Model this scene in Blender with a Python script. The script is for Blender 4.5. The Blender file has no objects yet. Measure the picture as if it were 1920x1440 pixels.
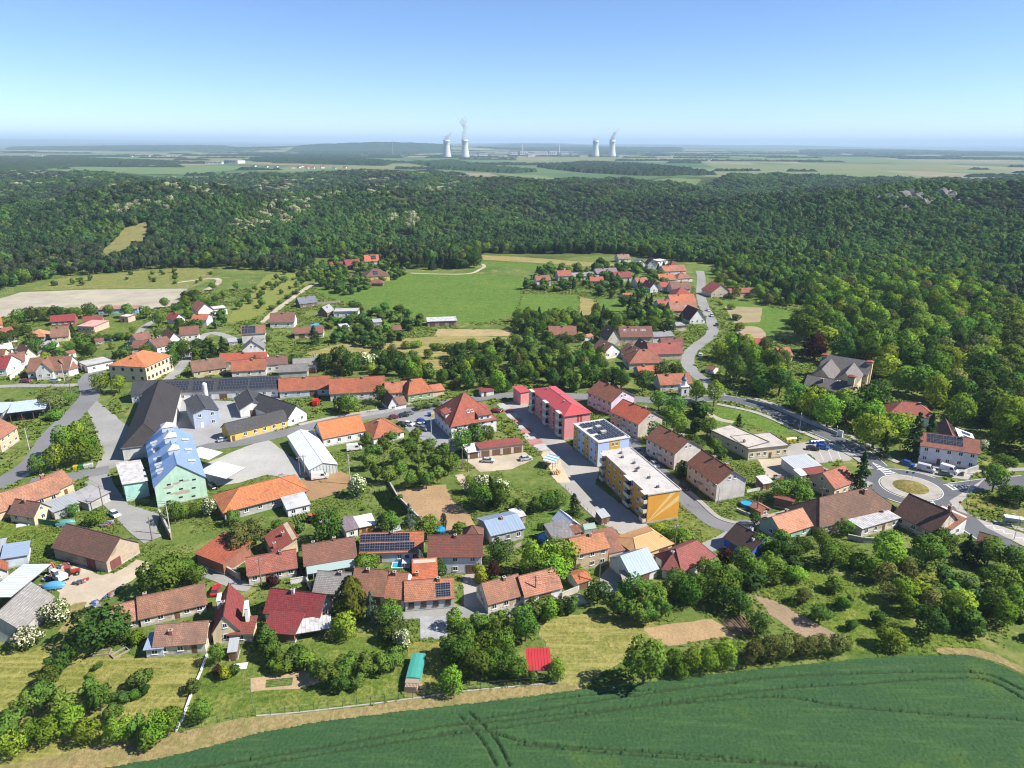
import bpy, bmesh, math, random
import numpy as np
from mathutils import Vector, Matrix
from mathutils.geometry import tessellate_polygon
RAD = math.radians
SC = bpy.context.scene
COL = SC.collection
rnd = random.Random(11)

# ------------------------------------------------------------------ camera, sky, sun, exposure
CAM_H = 100.0
cam_d = bpy.data.cameras.new('camera')
cam_d.sensor_width = 36.0
cam_d.lens = 1330.0 / 1920.0 * 36.0
cam_d.clip_start = 1.0
cam_d.clip_end = 90000.0
cam = bpy.data.objects.new('camera', cam_d)
cam.matrix_world = Matrix.Translation((0, 0, CAM_H)) @ Matrix.Rotation(RAD(90 - 18.7703), 4, 'X') @ Matrix.Rotation(RAD(0.25), 4, 'Z')
COL.objects.link(cam)
SC.camera = cam

SUN_EL, SUN_AZ = RAD(44.0), RAD(-9.0)          # direction to the sun: elevation, angle from +X
world = bpy.data.worlds.new('World')
SC.world = world
world.use_nodes = True
wt = world.node_tree
sky = wt.nodes.new('ShaderNodeTexSky')
sky.sky_type = 'NISHITA'
sky.sun_disc = False
sky.sun_elevation = SUN_EL
sky.sun_rotation = math.pi / 2 - SUN_AZ
sky.altitude = 100
sky.air_density = 0.7
sky.dust_density = 0.0
sky.ozone_density = 6.0
tint = wt.nodes.new('ShaderNodeMix'); tint.data_type = 'RGBA'; tint.blend_type = 'MULTIPLY'; tint.inputs[0].default_value = 1.0
tint.inputs[7].default_value = (1.04, 1.03, 1.07, 1)
wt.links.new(sky.outputs[0], tint.inputs[6])
wt.links.new(tint.outputs[2], wt.nodes['Background'].inputs[0])
wt.nodes['Background'].inputs[1].default_value = 0.088

sun_d = bpy.data.lights.new('sun', 'SUN')
sun_d.energy = 5.0
sun_d.angle = RAD(0.53)
sun_d.color = (1.0, 0.95, 0.87)
sun = bpy.data.objects.new('sun', sun_d)
to_sun = Vector((math.cos(SUN_AZ) * math.cos(SUN_EL), math.sin(SUN_AZ) * math.cos(SUN_EL), math.sin(SUN_EL)))
sun.rotation_euler = to_sun.to_track_quat('Z', 'Y').to_euler()
sun.location = (200, 0, 300)
COL.objects.link(sun)

SC.view_settings.view_transform = 'Standard'
SC.view_settings.look = 'None'
SC.view_settings.exposure = 0.92
SC.view_settings.gamma = 1.0
SC.render.engine = 'CYCLES'
cy = SC.cycles
cy.use_denoising = True
cy.denoising_input_passes = 'RGB_ALBEDO_NORMAL'
cy.denoising_prefilter = 'ACCURATE'
cy.pixel_filter_type = 'BLACKMAN_HARRIS'
cy.filter_width = 1.15
cy.max_bounces = 5
cy.diffuse_bounces = 3
cy.glossy_bounces = 2
cy.transmission_bounces = 3
cy.transparent_max_bounces = 4
cy.volume_bounces = 0
cy.caustics_reflective = False
cy.caustics_refractive = False

# ------------------------------------------------------------------ material helpers
def new_mat(name, rough=0.85):
    m = bpy.data.materials.new(name)
    m.use_nodes = True
    t = m.node_tree
    b = t.nodes['Principled BSDF']
    b.inputs['Roughness'].default_value = rough
    b.inputs['Specular IOR Level'].default_value = 0.3
    return m, t, b

def nd(t, typ, **kw):
    n = t.nodes.new('ShaderNode' + typ)
    for k, v in kw.items():
        if k in n.inputs:
            n.inputs[k].default_value = v
        else:
            setattr(n, k, v)
    return n

def c4(c): return (c[0], c[1], c[2], 1.0)

def mul(c, k): return tuple(min(1.0, x * k) for x in c)

def coord(t, kind='Object', scale=(1, 1, 1)):
    tc = nd(t, 'TexCoord')
    mp = nd(t, 'Mapping')
    mp.inputs['Scale'].default_value = scale
    t.links.new(tc.outputs[kind], mp.inputs['Vector'])
    return mp.outputs[0]

def noise(t, vec, scale, detail=4, rough=0.55):
    n = nd(t, 'TexNoise', Scale=scale, Detail=detail, Roughness=rough)
    t.links.new(vec, n.inputs['Vector'])
    return n.outputs[0]

def ramp(t, fac, stops):
    r = nd(t, 'ValToRGB')
    e = r.color_ramp.elements
    while len(e) < len(stops): e.new(0.5)
    for el, (p, c) in zip(e, stops):
        el.position = p
        el.color = c4(c)
    t.links.new(fac, r.inputs[0])
    return r.outputs[0]

def mix(t, fac, a, b, mode='MIX'):
    n = nd(t, 'Mix', data_type='RGBA', blend_type=mode)
    if isinstance(fac, (int, float)): n.inputs[0].default_value = fac
    else: t.links.new(fac, n.inputs[0])
    for s, v in ((6, a), (7, b)):
        if isinstance(v, tuple): n.inputs[s].default_value = c4(v)
        else: t.links.new(v, n.inputs[s])
    return n.outputs[2]

def val(t, fac, lo, hi):
    n = nd(t, 'MapRange')
    n.inputs[1].default_value, n.inputs[2].default_value = lo, hi
    t.links.new(fac, n.inputs[0])
    return n.outputs[0]

def bump(t, b, h, dist, strength=0.6):
    n = nd(t, 'Bump', Strength=strength, Distance=dist)
    t.links.new(h, n.inputs['Height'])
    t.links.new(n.outputs[0], b.inputs['Normal'])

_mc = {}
def cached(fn):
    def g(*a, **k):
        key = (fn.__name__, a, tuple(sorted(k.items())))
        if key not in _mc: _mc[key] = fn(*a, **k)
        return _mc[key]
    return g

@cached
def plaster(col, dirt=0.3):
    m, t, b = new_mat('plaster')
    v = coord(t)
    c = mix(t, val(t, noise(t, v, 0.35, 5, 0.65), 0.42, 0.75), col, mul(col, 1 - dirt))
    vs = coord(t, 'Object', (1.3, 1.3, 0.12))
    c = mix(t, val(t, noise(t, vs, 1.2, 4), 0.52, 0.78), c, mul(col, 1 - dirt * 0.9))
    t.links.new(c, b.inputs['Base Color'])
    return m

@cached
def peeling(col, under):
    m, t, b = new_mat('peeling plaster')
    v = coord(t)
    c = mix(t, val(t, noise(t, v, 0.3, 6, 0.62), 0.55, 0.58), col, under)
    c = mix(t, val(t, noise(t, v, 1.7, 4), 0.4, 0.8), c, mul(col, 0.72))
    t.links.new(c, b.inputs['Base Color'])
    return m

@cached
def tiles(col, old=0.25, row=0.42, grime=(0.10, 0.075, 0.06)):
    m, t, b = new_mat('roof tile', 0.8)
    if col[0] > 1.3 * col[2]: col = (col[0] * 0.84, col[1] * 0.68, col[2] * 0.60)
    else: grime = mul(col, 0.6)
    v = coord(t, 'UV')
    br = nd(t, 'TexBrick', Scale=1.0)
    br.inputs['Color1'].default_value = c4(mul(col, 0.82))
    br.inputs['Color2'].default_value = c4(mul(col, 1.16))
    br.inputs['Mortar'].default_value = c4(mul(col, 0.45))
    br.inputs['Mortar Size'].default_value = 0.035
    br.inputs['Brick Width'].default_value = 0.4
    br.inputs['Row Height'].default_value = row
    br.offset = 0.5
    t.links.new(v, br.inputs['Vector'])
    w = coord(t)
    info = nd(t, 'ObjectInfo')
    c = mix(t, val(t, noise(t, w, 0.28, 6, 0.7), 0.50 - old * 0.35, 0.80 - old * 0.22), br.outputs[0], mix(t, 0.5, grime, mul(col, 0.6)))
    st = coord(t, 'UV', (1.0, 0.12, 1.0))
    c = mix(t, val(t, noise(t, st, 2.2, 4), 0.55, 0.8), c, mul(col, 1 - old * 0.9))
    sp = val(t, noise(t, v, 2.6, 2), 0.66, 0.70)
    c = mix(t, sp, c, mul(col, 1.3 if old > 0.2 else 1.05))
    hs = nd(t, 'HueSaturation', Saturation=0.94); mr = nd(t, 'MapRange'); mr.inputs[3].default_value = 0.84; mr.inputs[4].default_value = 1.14
    t.links.new(info.outputs['Random'], mr.inputs[0]); t.links.new(mr.outputs[0], hs.inputs['Value']); t.links.new(c, hs.inputs['Color'])
    t.links.new(hs.outputs[0], b.inputs['Base Color'])
    bump(t, b, br.outputs[1], -0.05, 0.8)
    return m

@cached
def sheet(col, rust=0.0, rough=0.42, metallic=0.0):
    m, t, b = new_mat('sheet metal', rough)
    b.inputs['Metallic'].default_value = metallic
    v = coord(t, 'UV')
    s = coord(t, 'UV', (1.0, 0.1, 1.0))
    c = mix(t, val(t, noise(t, s, 1.5, 4), 0.4, 0.8), col, mul(col, 0.78))
    if rust > 0:
        c = mix(t, val(t, noise(t, v, 0.5, 6, 0.7), 0.62 - rust * 0.2, 0.78), c, (0.16, 0.075, 0.045))
    t.links.new(c, b.inputs['Base Color'])
    return m

@cached
def flatroof(col):
    m, t, b = new_mat('roof felt', 0.9)
    v = coord(t)
    c = mix(t, val(t, noise(t, v, 0.25, 6, 0.7), 0.45, 0.75), col, mul(col, 0.68))
    c = mix(t, val(t, noise(t, v, 0.9, 3), 0.62, 0.72), c, mul(col, 0.5))
    t.links.new(c, b.inputs['Base Color'])
    return m

@cached
def plain(name, col, rough=0.7, metallic=0.0, spec=0.3):
    m, t, b = new_mat(name, rough)
    b.inputs['Base Color'].default_value = c4(col)
    b.inputs['Metallic'].default_value = metallic
    b.inputs['Specular IOR Level'].default_value = spec
    return m

@cached
def wood(col):
    m, t, b = new_mat('weathered wood', 0.85)
    v = coord(t, 'Object', (6, 6, 0.5))
    c = mix(t, noise(t, v, 1.0, 4), mul(col, 0.55), mul(col, 1.25))
    t.links.new(c, b.inputs['Base Color'])
    return m

GLASS = plain('window glass', (0.025, 0.035, 0.045), 0.12, 0.0, 0.6)
WHITE = plain('white frame', (0.72, 0.72, 0.70), 0.5)
BROWN = plain('brown frame', (0.10, 0.055, 0.03), 0.6)
DARK = plain('dark opening', (0.02, 0.02, 0.022), 0.9)
STEEL = plain('galvanised steel', (0.38, 0.39, 0.40), 0.5, 0.4)
FASCIA = plain('fascia', (0.16, 0.13, 0.11), 0.7)
CONC = plaster((0.42, 0.40, 0.37), 0.35)

@cached
def paving(col, var=0.3, scale=0.06, spots=0.25):
    m, t, b = new_mat('paving', 0.92)
    v = coord(t)
    c = mix(t, val(t, noise(t, v, scale, 6, 0.65), 0.35, 0.7), mul(col, 1 + var * 0.5), mul(col, 1 - var))
    c = mix(t, val(t, noise(t, v, 1.3, 5, 0.7), 0.5, 0.8), c, mul(col, 1 - spots))
    t.links.new(c, b.inputs['Base Color'])
    return m

@cached
def turf(a, bcol, ccol, scale=0.05, mow=0.0, ang=0.0, fine=1.0):
    """grass: two greens in drifts, drier patches, fine tufts, mowing lines"""
    m, t, b = new_mat('grass', 0.95)
    b.inputs['Specular IOR Level'].default_value = 0.1
    v = coord(t)
    c = mix(t, val(t, noise(t, v, scale, 5, 0.6), 0.35, 0.66), a, bcol)
    c = mix(t, val(t, noise(t, v, scale * 2.7, 5, 0.65), 0.52, 0.72), c, ccol)
    c = mix(t, val(t, noise(t, v, 0.32, 5, 0.7), 0.5, 0.68), c, mul(ccol, 1.12))
    c = mix(t, val(t, noise(t, v, 0.21, 4, 0.65), 0.54, 0.7), c, mul(a, 0.62))
    f = noise(t, v, 1.1, 4, 0.7)
    c = mix(t, val(t, f, 0.42, 0.7), c, mul(a, 0.5))
    f2 = noise(t, v, 3.5, 2, 0.7)
    c = mix(t, val(t, f2, 0.55, 0.8), c, mul(ccol, 1.15))
    if mow > 0:
        tc = nd(t, 'TexCoord')
        mp = nd(t, 'Mapping')
        mp.inputs['Rotation'].default_value = (0, 0, ang)
        t.links.new(tc.outputs['Object'], mp.inputs['Vector'])
        mp.inputs['Scale'].default_value = (0.06, 1.0, 1.0)
        w = nd(t, 'TexNoise', Scale=0.9, Detail=4)
        t.links.new(mp.outputs[0], w.inputs['Vector'])
        wf_ = nd(t, 'Math', operation='MULTIPLY'); wf_.inputs[1].default_value = 0.55
        t.links.new(val(t, w.outputs[0], 0.48, 0.62), wf_.inputs[0])
        c = mix(t, wf_.outputs[0], c, mul(ccol, 1.1))
    t.links.new(c, b.inputs['Base Color'])
    bump(t, b, f, 0.5 * fine, 0.7)
    return m

@cached
def soil(col, rows=0.0, ang=0.0, period=0.9):
    m, t, b = new_mat('bare soil', 0.95)
    v = coord(t)
    f = noise(t, v, 1.6, 6, 0.7)
    c = mix(t, val(t, noise(t, v, 0.12, 5, 0.6), 0.35, 0.7), mul(col, 1.12), mul(col, 0.78))
    c = mix(t, val(t, f, 0.45, 0.75), c, mul(col, 0.62))
    t.links.new(c, b.inputs['Base Color'])
    bump(t, b, f, 0.25, 0.7)
    return m

@cached
def foliage(col, var=0.25, trans=0.34):
    m = bpy.data.materials.new('foliage')
    m.use_nodes = True
    t = m.node_tree
    t.nodes.remove(t.nodes['Principled BSDF'])
    info = nd(t, 'ObjectInfo')
    v = coord(t, 'Object')
    n = noise(t, v, 7.0, 3, 0.6)
    c = mix(t, val(t, n, 0.3, 0.7), mul(col, 1 - var * 0.8), mul(col, 1 + var * 1.1))
    hs = nd(t, 'HueSaturation', Saturation=1.0)
    mr = nd(t, 'MapRange'); mr.inputs[3].default_value = 0.478; mr.inputs[4].default_value = 0.53
    t.links.new(info.outputs['Random'], mr.inputs[0]); t.links.new(mr.outputs[0], hs.inputs['Hue'])
    ml = nd(t, 'Math', operation='MULTIPLY'); ml.inputs[1].default_value = 7.31
    fr = nd(t, 'Math', operation='FRACT')
    mv = nd(t, 'MapRange'); mv.inputs[3].default_value = 1 - var * 1.1; mv.inputs[4].default_value = 1 + var * 1.2
    t.links.new(info.outputs['Random'], ml.inputs[0]); t.links.new(ml.outputs[0], fr.inputs[0])
    t.links.new(fr.outputs[0], mv.inputs[0]); t.links.new(mv.outputs[0], hs.inputs['Value'])
    t.links.new(c, hs.inputs['Color'])
    d = nd(t, 'BsdfDiffuse'); tr = nd(t, 'BsdfTranslucent'); mx = nd(t, 'MixShader'); mx.inputs[0].default_value = trans
    t.links.new(hs.outputs[0], d.inputs[0]); t.links.new(hs.outputs[0], tr.inputs[0])
    t.links.new(d.outputs[0], mx.inputs[1]); t.links.new(tr.outputs[0], mx.inputs[2])
    t.links.new(mx.outputs[0], t.nodes['Material Output'].inputs[0])
    return m

# ------------------------------------------------------------------ mesh helpers
class MB:
    """collects faces; build() links them as one mesh object"""
    def __init__(s): s.v, s.f, s.m, s.uv, s.key = [], [], [], [], {}
    def vert(s, p):
        k = (round(p[0], 3), round(p[1], 3), round(p[2], 3))
        i = s.key.get(k)
        if i is None:
            i = len(s.v); s.v.append(tuple(p)); s.key[k] = i
        return i
    def face(s, pts, mi=0, uv=None):
        ids = [s.vert(p) for p in pts]
        if len(set(ids)) < 3: return
        q, u2 = [], []
        for k, i in enumerate(ids):
            if i not in q:
                q.append(i); u2.append(uv[k] if uv else None)
        s.f.append(q); s.m.append(mi); s.uv.append(u2 if uv else None)
    def box(s, x0, y0, z0, x1, y1, z1, mi=0, top=None):
        a = [(x0, y0, z0), (x1, y0, z0), (x1, y1, z0), (x0, y1, z0)]
        b = [(x, y, z1) for x, y, _ in a]
        s.prism(a, b, mi, top)
    def prism(s, a, b, mi=0, top=None):
        n = len(a)
        s.face(a[::-1], mi); s.face(b, mi if top is None else top, [(p[0], p[1]) for p in b])
        for i in range(n):
            j = (i + 1) % n
            s.face([a[i], a[j], b[j], b[i]], mi)
    def slab(s, pts, th, mi=0, side=1):
        """roof plane: pts = eave0, eave1, ridge1, ridge0 (any polygon, first edge is the eave)"""
        e = Vector(pts[1]) - Vector(pts[0]); e.normalize()
        nrm = Vector((0, 0, 0))
        for i in range(len(pts)):
            p, q = Vector(pts[i]), Vector(pts[(i + 1) % len(pts)])
            nrm += p.cross(q)
        nrm.normalize()
        up = nrm.cross(e)
        o = Vector(pts[0])
        uv = [((Vector(p) - o).dot(e), (Vector(p) - o).dot(up)) for p in pts]
        s.face(pts, mi, uv)
        lo = [(p[0], p[1], p[2] - th) for p in pts]
        s.face(lo[::-1], side)
        for i in range(len(pts)):
            j = (i + 1) % len(pts)
            s.face([lo[i], lo[j], pts[j], pts[i]], side)
    def tube(s, p, q, r0, r1, n=8, mi=0):
        p, q = Vector(p), Vector(q)
        d = (q - p).normalized()
        a = d.orthogonal().normalized(); b = d.cross(a)
        r_a = [tuple(p + (a * math.cos(k * 2 * math.pi / n) + b * math.sin(k * 2 * math.pi / n)) * r0) for k in range(n)]
        r_b = [tuple(q + (a * math.cos(k * 2 * math.pi / n) + b * math.sin(k * 2 * math.pi / n)) * r1) for k in range(n)]
        s.prism(r_a, r_b, mi)
    def mesh(s, name, mats):
        me = bpy.data.meshes.new(name)
        me.from_pydata(s.v, [], s.f)
        for m in (mats if isinstance(mats, (list, tuple)) else [mats]): me.materials.append(m)
        me.polygons.foreach_set('material_index', s.m)
        if any(u for u in s.uv):
            ul = me.uv_layers.new(name='UVMap')
            flat = []
            for f, u in zip(s.f, s.uv):
                for k in range(len(f)):
                    flat.extend(u[k] if u else (0.0, 0.0))
            ul.data.foreach_set('uv', flat)
        me.update()
        return me
    def build(s, name, mats, parent=None, loc=None, rz=0.0):
        return link(name, s.mesh(name, mats), parent, loc, rz)

def link(name, data, parent=None, loc=None, rz=0.0, sc=None):
    o = bpy.data.objects.new(name, data)
    COL.objects.link(o)
    if parent is not None: o.parent = parent
    if loc is not None: o.location = (loc[0], loc[1], loc[2] if len(loc) > 2 else 0.0)
    if rz: o.rotation_euler = (0, 0, rz)
    if sc is not None: o.scale = sc
    return o

LABELS = {}
def tag(o, label, cat, group=None):
    o['label'] = label; o['category'] = cat
    if group: o['group'] = group
    return o

def kind(o, k, label=None):
    o['kind'] = k
    if label: o['label'] = label
    return o

def empty(name, loc, rz=0.0):
    o = link(name, None, None, loc, rz)
    o.empty_display_size = 0.5
    return o

def copy_tree(o, parent=None):
    c = o.copy()
    COL.objects.link(c)
    if parent is not None: c.parent = parent
    for ch in o.children:
        copy_tree(ch, c)
    return c

# ------------------------------------------------------------------ terrain
def sstep(a, b, x):
    t = np.clip((x - a) / (b - a), 0, 1)
    return t * t * (3 - 2 * t)

def relief(x, y):
    x = np.asarray(x, float); y = np.asarray(y, float)
    m = sstep(640, 900, y + 0.35 * np.maximum(0, x - 250) + 0.25 * np.maximum(0, -x - 330))
    near = 1 - sstep(1900, 2600, y)
    z = m * near * (15 * np.sin(x / 170 + 1) * np.sin(y / 210 + 0.4) + 6 * np.sin(x / 67 + y / 110) + 3 * np.sin(x / 31 - y / 47))
    g = lambda cx, cy, sx, sy, h: h * np.exp(-((x - cx) / sx) ** 2 - ((y - cy) / sy) ** 2)
    z = z + m * (g(560, 1010, 230, 150, 27) + g(860, 1300, 420, 260, 22) + g(-520, 1000, 330, 160, 16) + g(-150, 1250, 380, 220, 14) + g(350, 1450, 500, 120, -14))
    z = z + g(-1500, 9000, 1300, 700, 84) + g(-4200, 9800, 2200, 700, 40) + g(2500, 11500, 3500, 900, 34)
    far = sstep(12000, 19000, y)
    z = z + far * (55 + 38 * np.sin(x / 2900 + 0.7) + 22 * np.sin(x / 1170 + 2.0) + 12 * np.sin(x / 520) - 0.0022 * x)
    return z

def ground_material():
    m, t, b = new_mat('land', 0.95)
    b.inputs['Specular IOR Level'].default_value = 0.1
    v = coord(t)
    c = mix(t, val(t, noise(t, v, 0.03, 6, 0.6), 0.35, 0.68), (0.075, 0.125, 0.022), (0.15, 0.185, 0.045))
    f = noise(t, v, 0.9, 4, 0.7)
    c = mix(t, val(t, f, 0.45, 0.8), c, (0.05, 0.085, 0.015))
    c = mix(t, val(t, noise(t, v, 0.09, 6, 0.75), 0.5, 0.66), c, (0.22, 0.215, 0.07))
    c = mix(t, val(t, noise(t, v, 0.3, 5, 0.7), 0.55, 0.72), c, (0.052, 0.098, 0.018))
    c = mix(t, val(t, noise(t, v, 0.17, 5, 0.7), 0.63, 0.72), c, (0.30, 0.23, 0.12))
    sx = nd(t, 'SeparateXYZ'); t.links.new(v, sx.inputs[0])
    wob = nd(t, 'Math', operation='MULTIPLY_ADD'); wob.inputs[1].default_value = 500.0
    n2 = noise(t, v, 0.006, 4, 0.6)
    t.links.new(n2, wob.inputs[0]); t.links.new(sx.outputs[1], wob.inputs[2])
    wood_c = mix(t, val(t, noise(t, v, 0.02, 5, 0.7), 0.4, 0.8), (0.03, 0.05, 0.014), (0.10, 0.115, 0.04))
    c = mix(t, val(t, wob.outputs[0], 880, 960), c, wood_c)
    # far plain: patchwork of fields
    mp = nd(t, 'Mapping'); mp.inputs['Scale'].default_value = (0.0021, 0.00105, 0)
    mp.inputs['Rotation'].default_value = (0, 0, 0.3)
    tc = nd(t, 'TexCoord'); t.links.new(tc.outputs['Object'], mp.inputs['Vector'])
    vo = nd(t, 'TexVoronoi', Scale=1.0, Randomness=0.85); vo.distance = 'CHEBYCHEV'
    t.links.new(mp.outputs[0], vo.inputs['Vector'])
    sc2 = nd(t, 'SeparateColor'); t.links.new(vo.outputs['Color'], sc2.inputs[0])
    fc = nd(t, 'ValToRGB'); fc.color_ramp.interpolation = 'CONSTANT'
    stops = [(0, (0.08, 0.14, 0.05)), (0.17, (0.15, 0.17, 0.07)), (0.3, (0.05, 0.105, 0.04)), (0.42, (0.22, 0.18, 0.10)), (0.52, (0.10, 0.155, 0.055)),
             (0.66, (0.17, 0.175, 0.08)), (0.78, (0.055, 0.11, 0.05)), (0.9, (0.25, 0.20, 0.13))]
    e = fc.color_ramp.elements
    while len(e) < len(stops): e.new(0.5)
    for el, (p, cc) in zip(e, stops): el.position = p; el.color = c4(cc)
    t.links.new(sc2.outputs[0], fc.inputs[0])
    fcol = mix(t, val(t, noise(t, v, 0.004, 5, 0.65), 0.4, 0.75), fc.outputs[0], (0.11, 0.15, 0.05))
    c = mix(t, val(t, wob.outputs[0], 2330, 2400), c, fcol)
    c = mix(t, val(t, sx.outputs[1], 9500, 13000), c, (0.085, 0.11, 0.07))
    t.links.new(c, b.inputs['Base Color'])
    bump(t, b, f, 0.5, 0.6)
    return m

def build_ground():
    rings = [0.0] + list(np.geomspace(30, 60000, 190))
    nth = 600
    th = np.linspace(0, 2 * math.pi, nth, endpoint=False)
    V = [(0.0, 0.0, 0.0)]
    rr = np.array(rings[1:])
    X = rr[:, None] * np.cos(th)[None]; Y = rr[:, None] * np.sin(th)[None]
    Z = relief(X, Y)
    V += list(zip(X.ravel().tolist(), Y.ravel().tolist(), Z.ravel().tolist()))
    Fc = []
    for j in range(nth): Fc.append((0, 1 + j, 1 + (j + 1) % nth))
    for i in range(len(rr) - 1):
        a, c = 1 + i * nth, 1 + (i + 1) * nth
        for j in range(nth):
            k = (j + 1) % nth
            Fc.append((a + j, c + j, c + k, a + k))
    me = bpy.data.meshes.new('ground')
    me.from_pydata(V, [], Fc)
    me.materials.append(ground_material())
    me.polygons.foreach_set('use_smooth', [True] * len(Fc))
    me.update()
    kind(link('ground', me), 'structure', 'gently rolling green land reaching to the horizon')
build_ground()

def densify(poly, step, jit, seed=0):
    r = random.Random(seed)
    out = []
    n = len(poly)
    for i in range(n):
        (x0, y0), (x1, y1) = poly[i], poly[(i + 1) % n]
        L = math.hypot(x1 - x0, y1 - y0)
        k = max(1, int(L / step))
        for j in range(k):
            t = j / k
            a = jit if j else jit * 0.5
            out.append((x0 + (x1 - x0) * t + r.uniform(-a, a), y0 + (y1 - y0) * t + r.uniform(-a, a)))
    return out

def smooth_loop(poly, it=2):
    for _ in range(it):
        q = []
        for i in range(len(poly)):
            a, b = poly[i], poly[(i + 1) % len(poly)]
            q.append((a[0] * .75 + b[0] * .25, a[1] * .75 + b[1] * .25)); q.append((a[0] * .25 + b[0] * .75, a[1] * .25 + b[1] * .75))
        poly = q
    return poly

_sheet_n = 0
HARD, OPEN, CLEAR = [], [], []
def sheet_poly(name, label, poly, mat, z, jit=0.35, step=2.0, smooth=0, rel=False, k='structure'):
    global _sheet_n
    _sheet_n += 1
    if smooth: poly = smooth_loop(poly, smooth)
    p = densify(poly, step, jit, _sheet_n)
    if name in ('yard', 'parking', 'slab', 'garden_soil', 'sports_ground', 'bus_bay', 'bare_earth', 'straw_strip', 'parking_bays'): HARD.append(np.array(poly))
    elif name in ('mown_lawn', 'garden_lawn', 'hay_meadow', 'meadow', 'hay_strip', 'park_lawn', 'orchard_meadow', 'field', 'dry_slope'): OPEN.append(np.array(poly))
    if name == 'clearing': CLEAR.append(np.array(poly))
    tri = tessellate_polygon([[Vector((x, y, 0)) for x, y in p]])
    me = bpy.data.meshes.new(name)
    zz = [float(relief(x, y)) + z if rel else z for x, y in p]
    fs = []
    for a, b, c in tri:
        cr = (p[b][0] - p[a][0]) * (p[c][1] - p[a][1]) - (p[b][1] - p[a][1]) * (p[c][0] - p[a][0])
        fs.append((a, b, c) if cr > 0 else (a, c, b))
    me.from_pydata([(x, y, h) for (x, y), h in zip(p, zz)], [], fs)
    if rel:
        bm = bmesh.new(); bm.from_mesh(me)
        bmesh.ops.subdivide_edges(bm, edges=[e for e in bm.edges if e.calc_length() > 25], cuts=4, use_grid_fill=True)
        bmesh.ops.triangulate(bm, faces=bm.faces)
        for v in bm.verts: v.co.z = float(relief(v.co.x, v.co.y)) + z
        bm.to_mesh(me); bm.free()
    me.materials.append(mat)
    o = link(name, me)
    return kind(o, k, label)

def spline(pts, n=8):
    P = [Vector((p[0], p[1])) for p in pts]
    P = [P[0] * 2 - P[1]] + P + [P[-1] * 2 - P[-2]]
    out = []
    for i in range(1, len(P) - 2):
        for k in range(n):
            t = k / n
            a, b, c, d = P[i - 1], P[i], P[i + 1], P[i + 2]
            out.append(0.5 * ((2 * b) + (c - a) * t + (2 * a - 5 * b + 4 * c - d) * t * t + (3 * b - a - 3 * c + d) * t ** 3))
    out.append(P[-2])
    return out

def offset_line(c, off):
    out = []
    for i, p in enumerate(c):
        a = c[max(0, i - 1)]; b = c[min(len(c) - 1, i + 1)]
        d = (b - a); d.normalize()
        o = off[i] if isinstance(off, (list, tuple)) else off
        out.append((p.x - d.y * o, p.y + d.x * o))
    return out

ROADS = []
def ribbon(name, label, pts, w, mat, z, n=8, k='structure', th=0.0, jit=0.0):
    c = spline(pts, n)
    r = random.Random(len(pts) * 7 + int(w * 10))
    if name != 'road_marking': ROADS.append((np.array([(p.x, p.y) for p in c]), w / 2))
    wl = [w / 2 + r.uniform(-jit, jit) for _ in c]
    wr = [-w / 2 + r.uniform(-jit, jit) for _ in c]
    L, Rr = offset_line(c, wl), offset_line(c, wr)
    mb = MB()
    for i in range(len(c) - 1):
        q = [(Rr[i][0], Rr[i][1], z), (Rr[i + 1][0], Rr[i + 1][1], z), (L[i + 1][0], L[i + 1][1], z), (L[i][0], L[i][1], z)]
        mb.face(q)
        if th:
            for a, b in ((0, 1), (2, 3)):
                mb.face([(q[a][0], q[a][1], z - th), (q[b][0], q[b][1], z - th), q[b], q[a]])
    o = mb.build(name, mat)
    return kind(o, k, label) if k else o

ASPH = paving((0.17, 0.17, 0.175), 0.22, 0.05, 0.2)
ASPH_D = paving((0.105, 0.108, 0.115), 0.2, 0.08, 0.15)
ASPH_L = paving((0.27, 0.265, 0.25), 0.22, 0.07, 0.25)
PAVE = paving((0.33, 0.305, 0.275), 0.22, 0.06, 0.2)
CONCRETE = paving((0.36, 0.35, 0.325), 0.25, 0.05, 0.25)
GRAVEL = paving((0.42, 0.35, 0.26), 0.3, 0.08, 0.3)
SAND = paving((0.36, 0.32, 0.24), 0.28, 0.06, 0.25)
LAWN_DRY = turf((0.15, 0.175, 0.032), (0.24, 0.235, 0.055), (0.30, 0.26, 0.085), 0.05, 1.0, 0.9)
LAWN = turf((0.085, 0.145, 0.020), (0.14, 0.185, 0.032), (0.21, 0.215, 0.055), 0.06)
LAWN_G = turf((0.085, 0.165, 0.022), (0.12, 0.195, 0.03), (0.16, 0.215, 0.045), 0.03)
ROUGH = turf((0.095, 0.16, 0.02), (0.15, 0.205, 0.026), (0.22, 0.235, 0.05), 0.06, 0.0, 0.0, 2.0)
HAY = turf((0.26, 0.225, 0.075), (0.20, 0.205, 0.06), (0.34, 0.27, 0.11), 0.03, 1.0, 1.45)
STRAW = turf((0.34, 0.255, 0.12), (0.27, 0.22, 0.095), (0.15, 0.16, 0.045), 0.12)
SOIL_TAN = soil((0.37, 0.25, 0.13))
SOIL_BR = soil((0.27, 0.185, 0.105))
SOIL_RED = soil((0.31, 0.19, 0.095))
PAINT = plain('road paint', (0.55, 0.55, 0.53), 0.6)
CROP_F = turf((0.05, 0.115, 0.03), (0.06, 0.13, 0.035), (0.08, 0.14, 0.035), 0.03)

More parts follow.
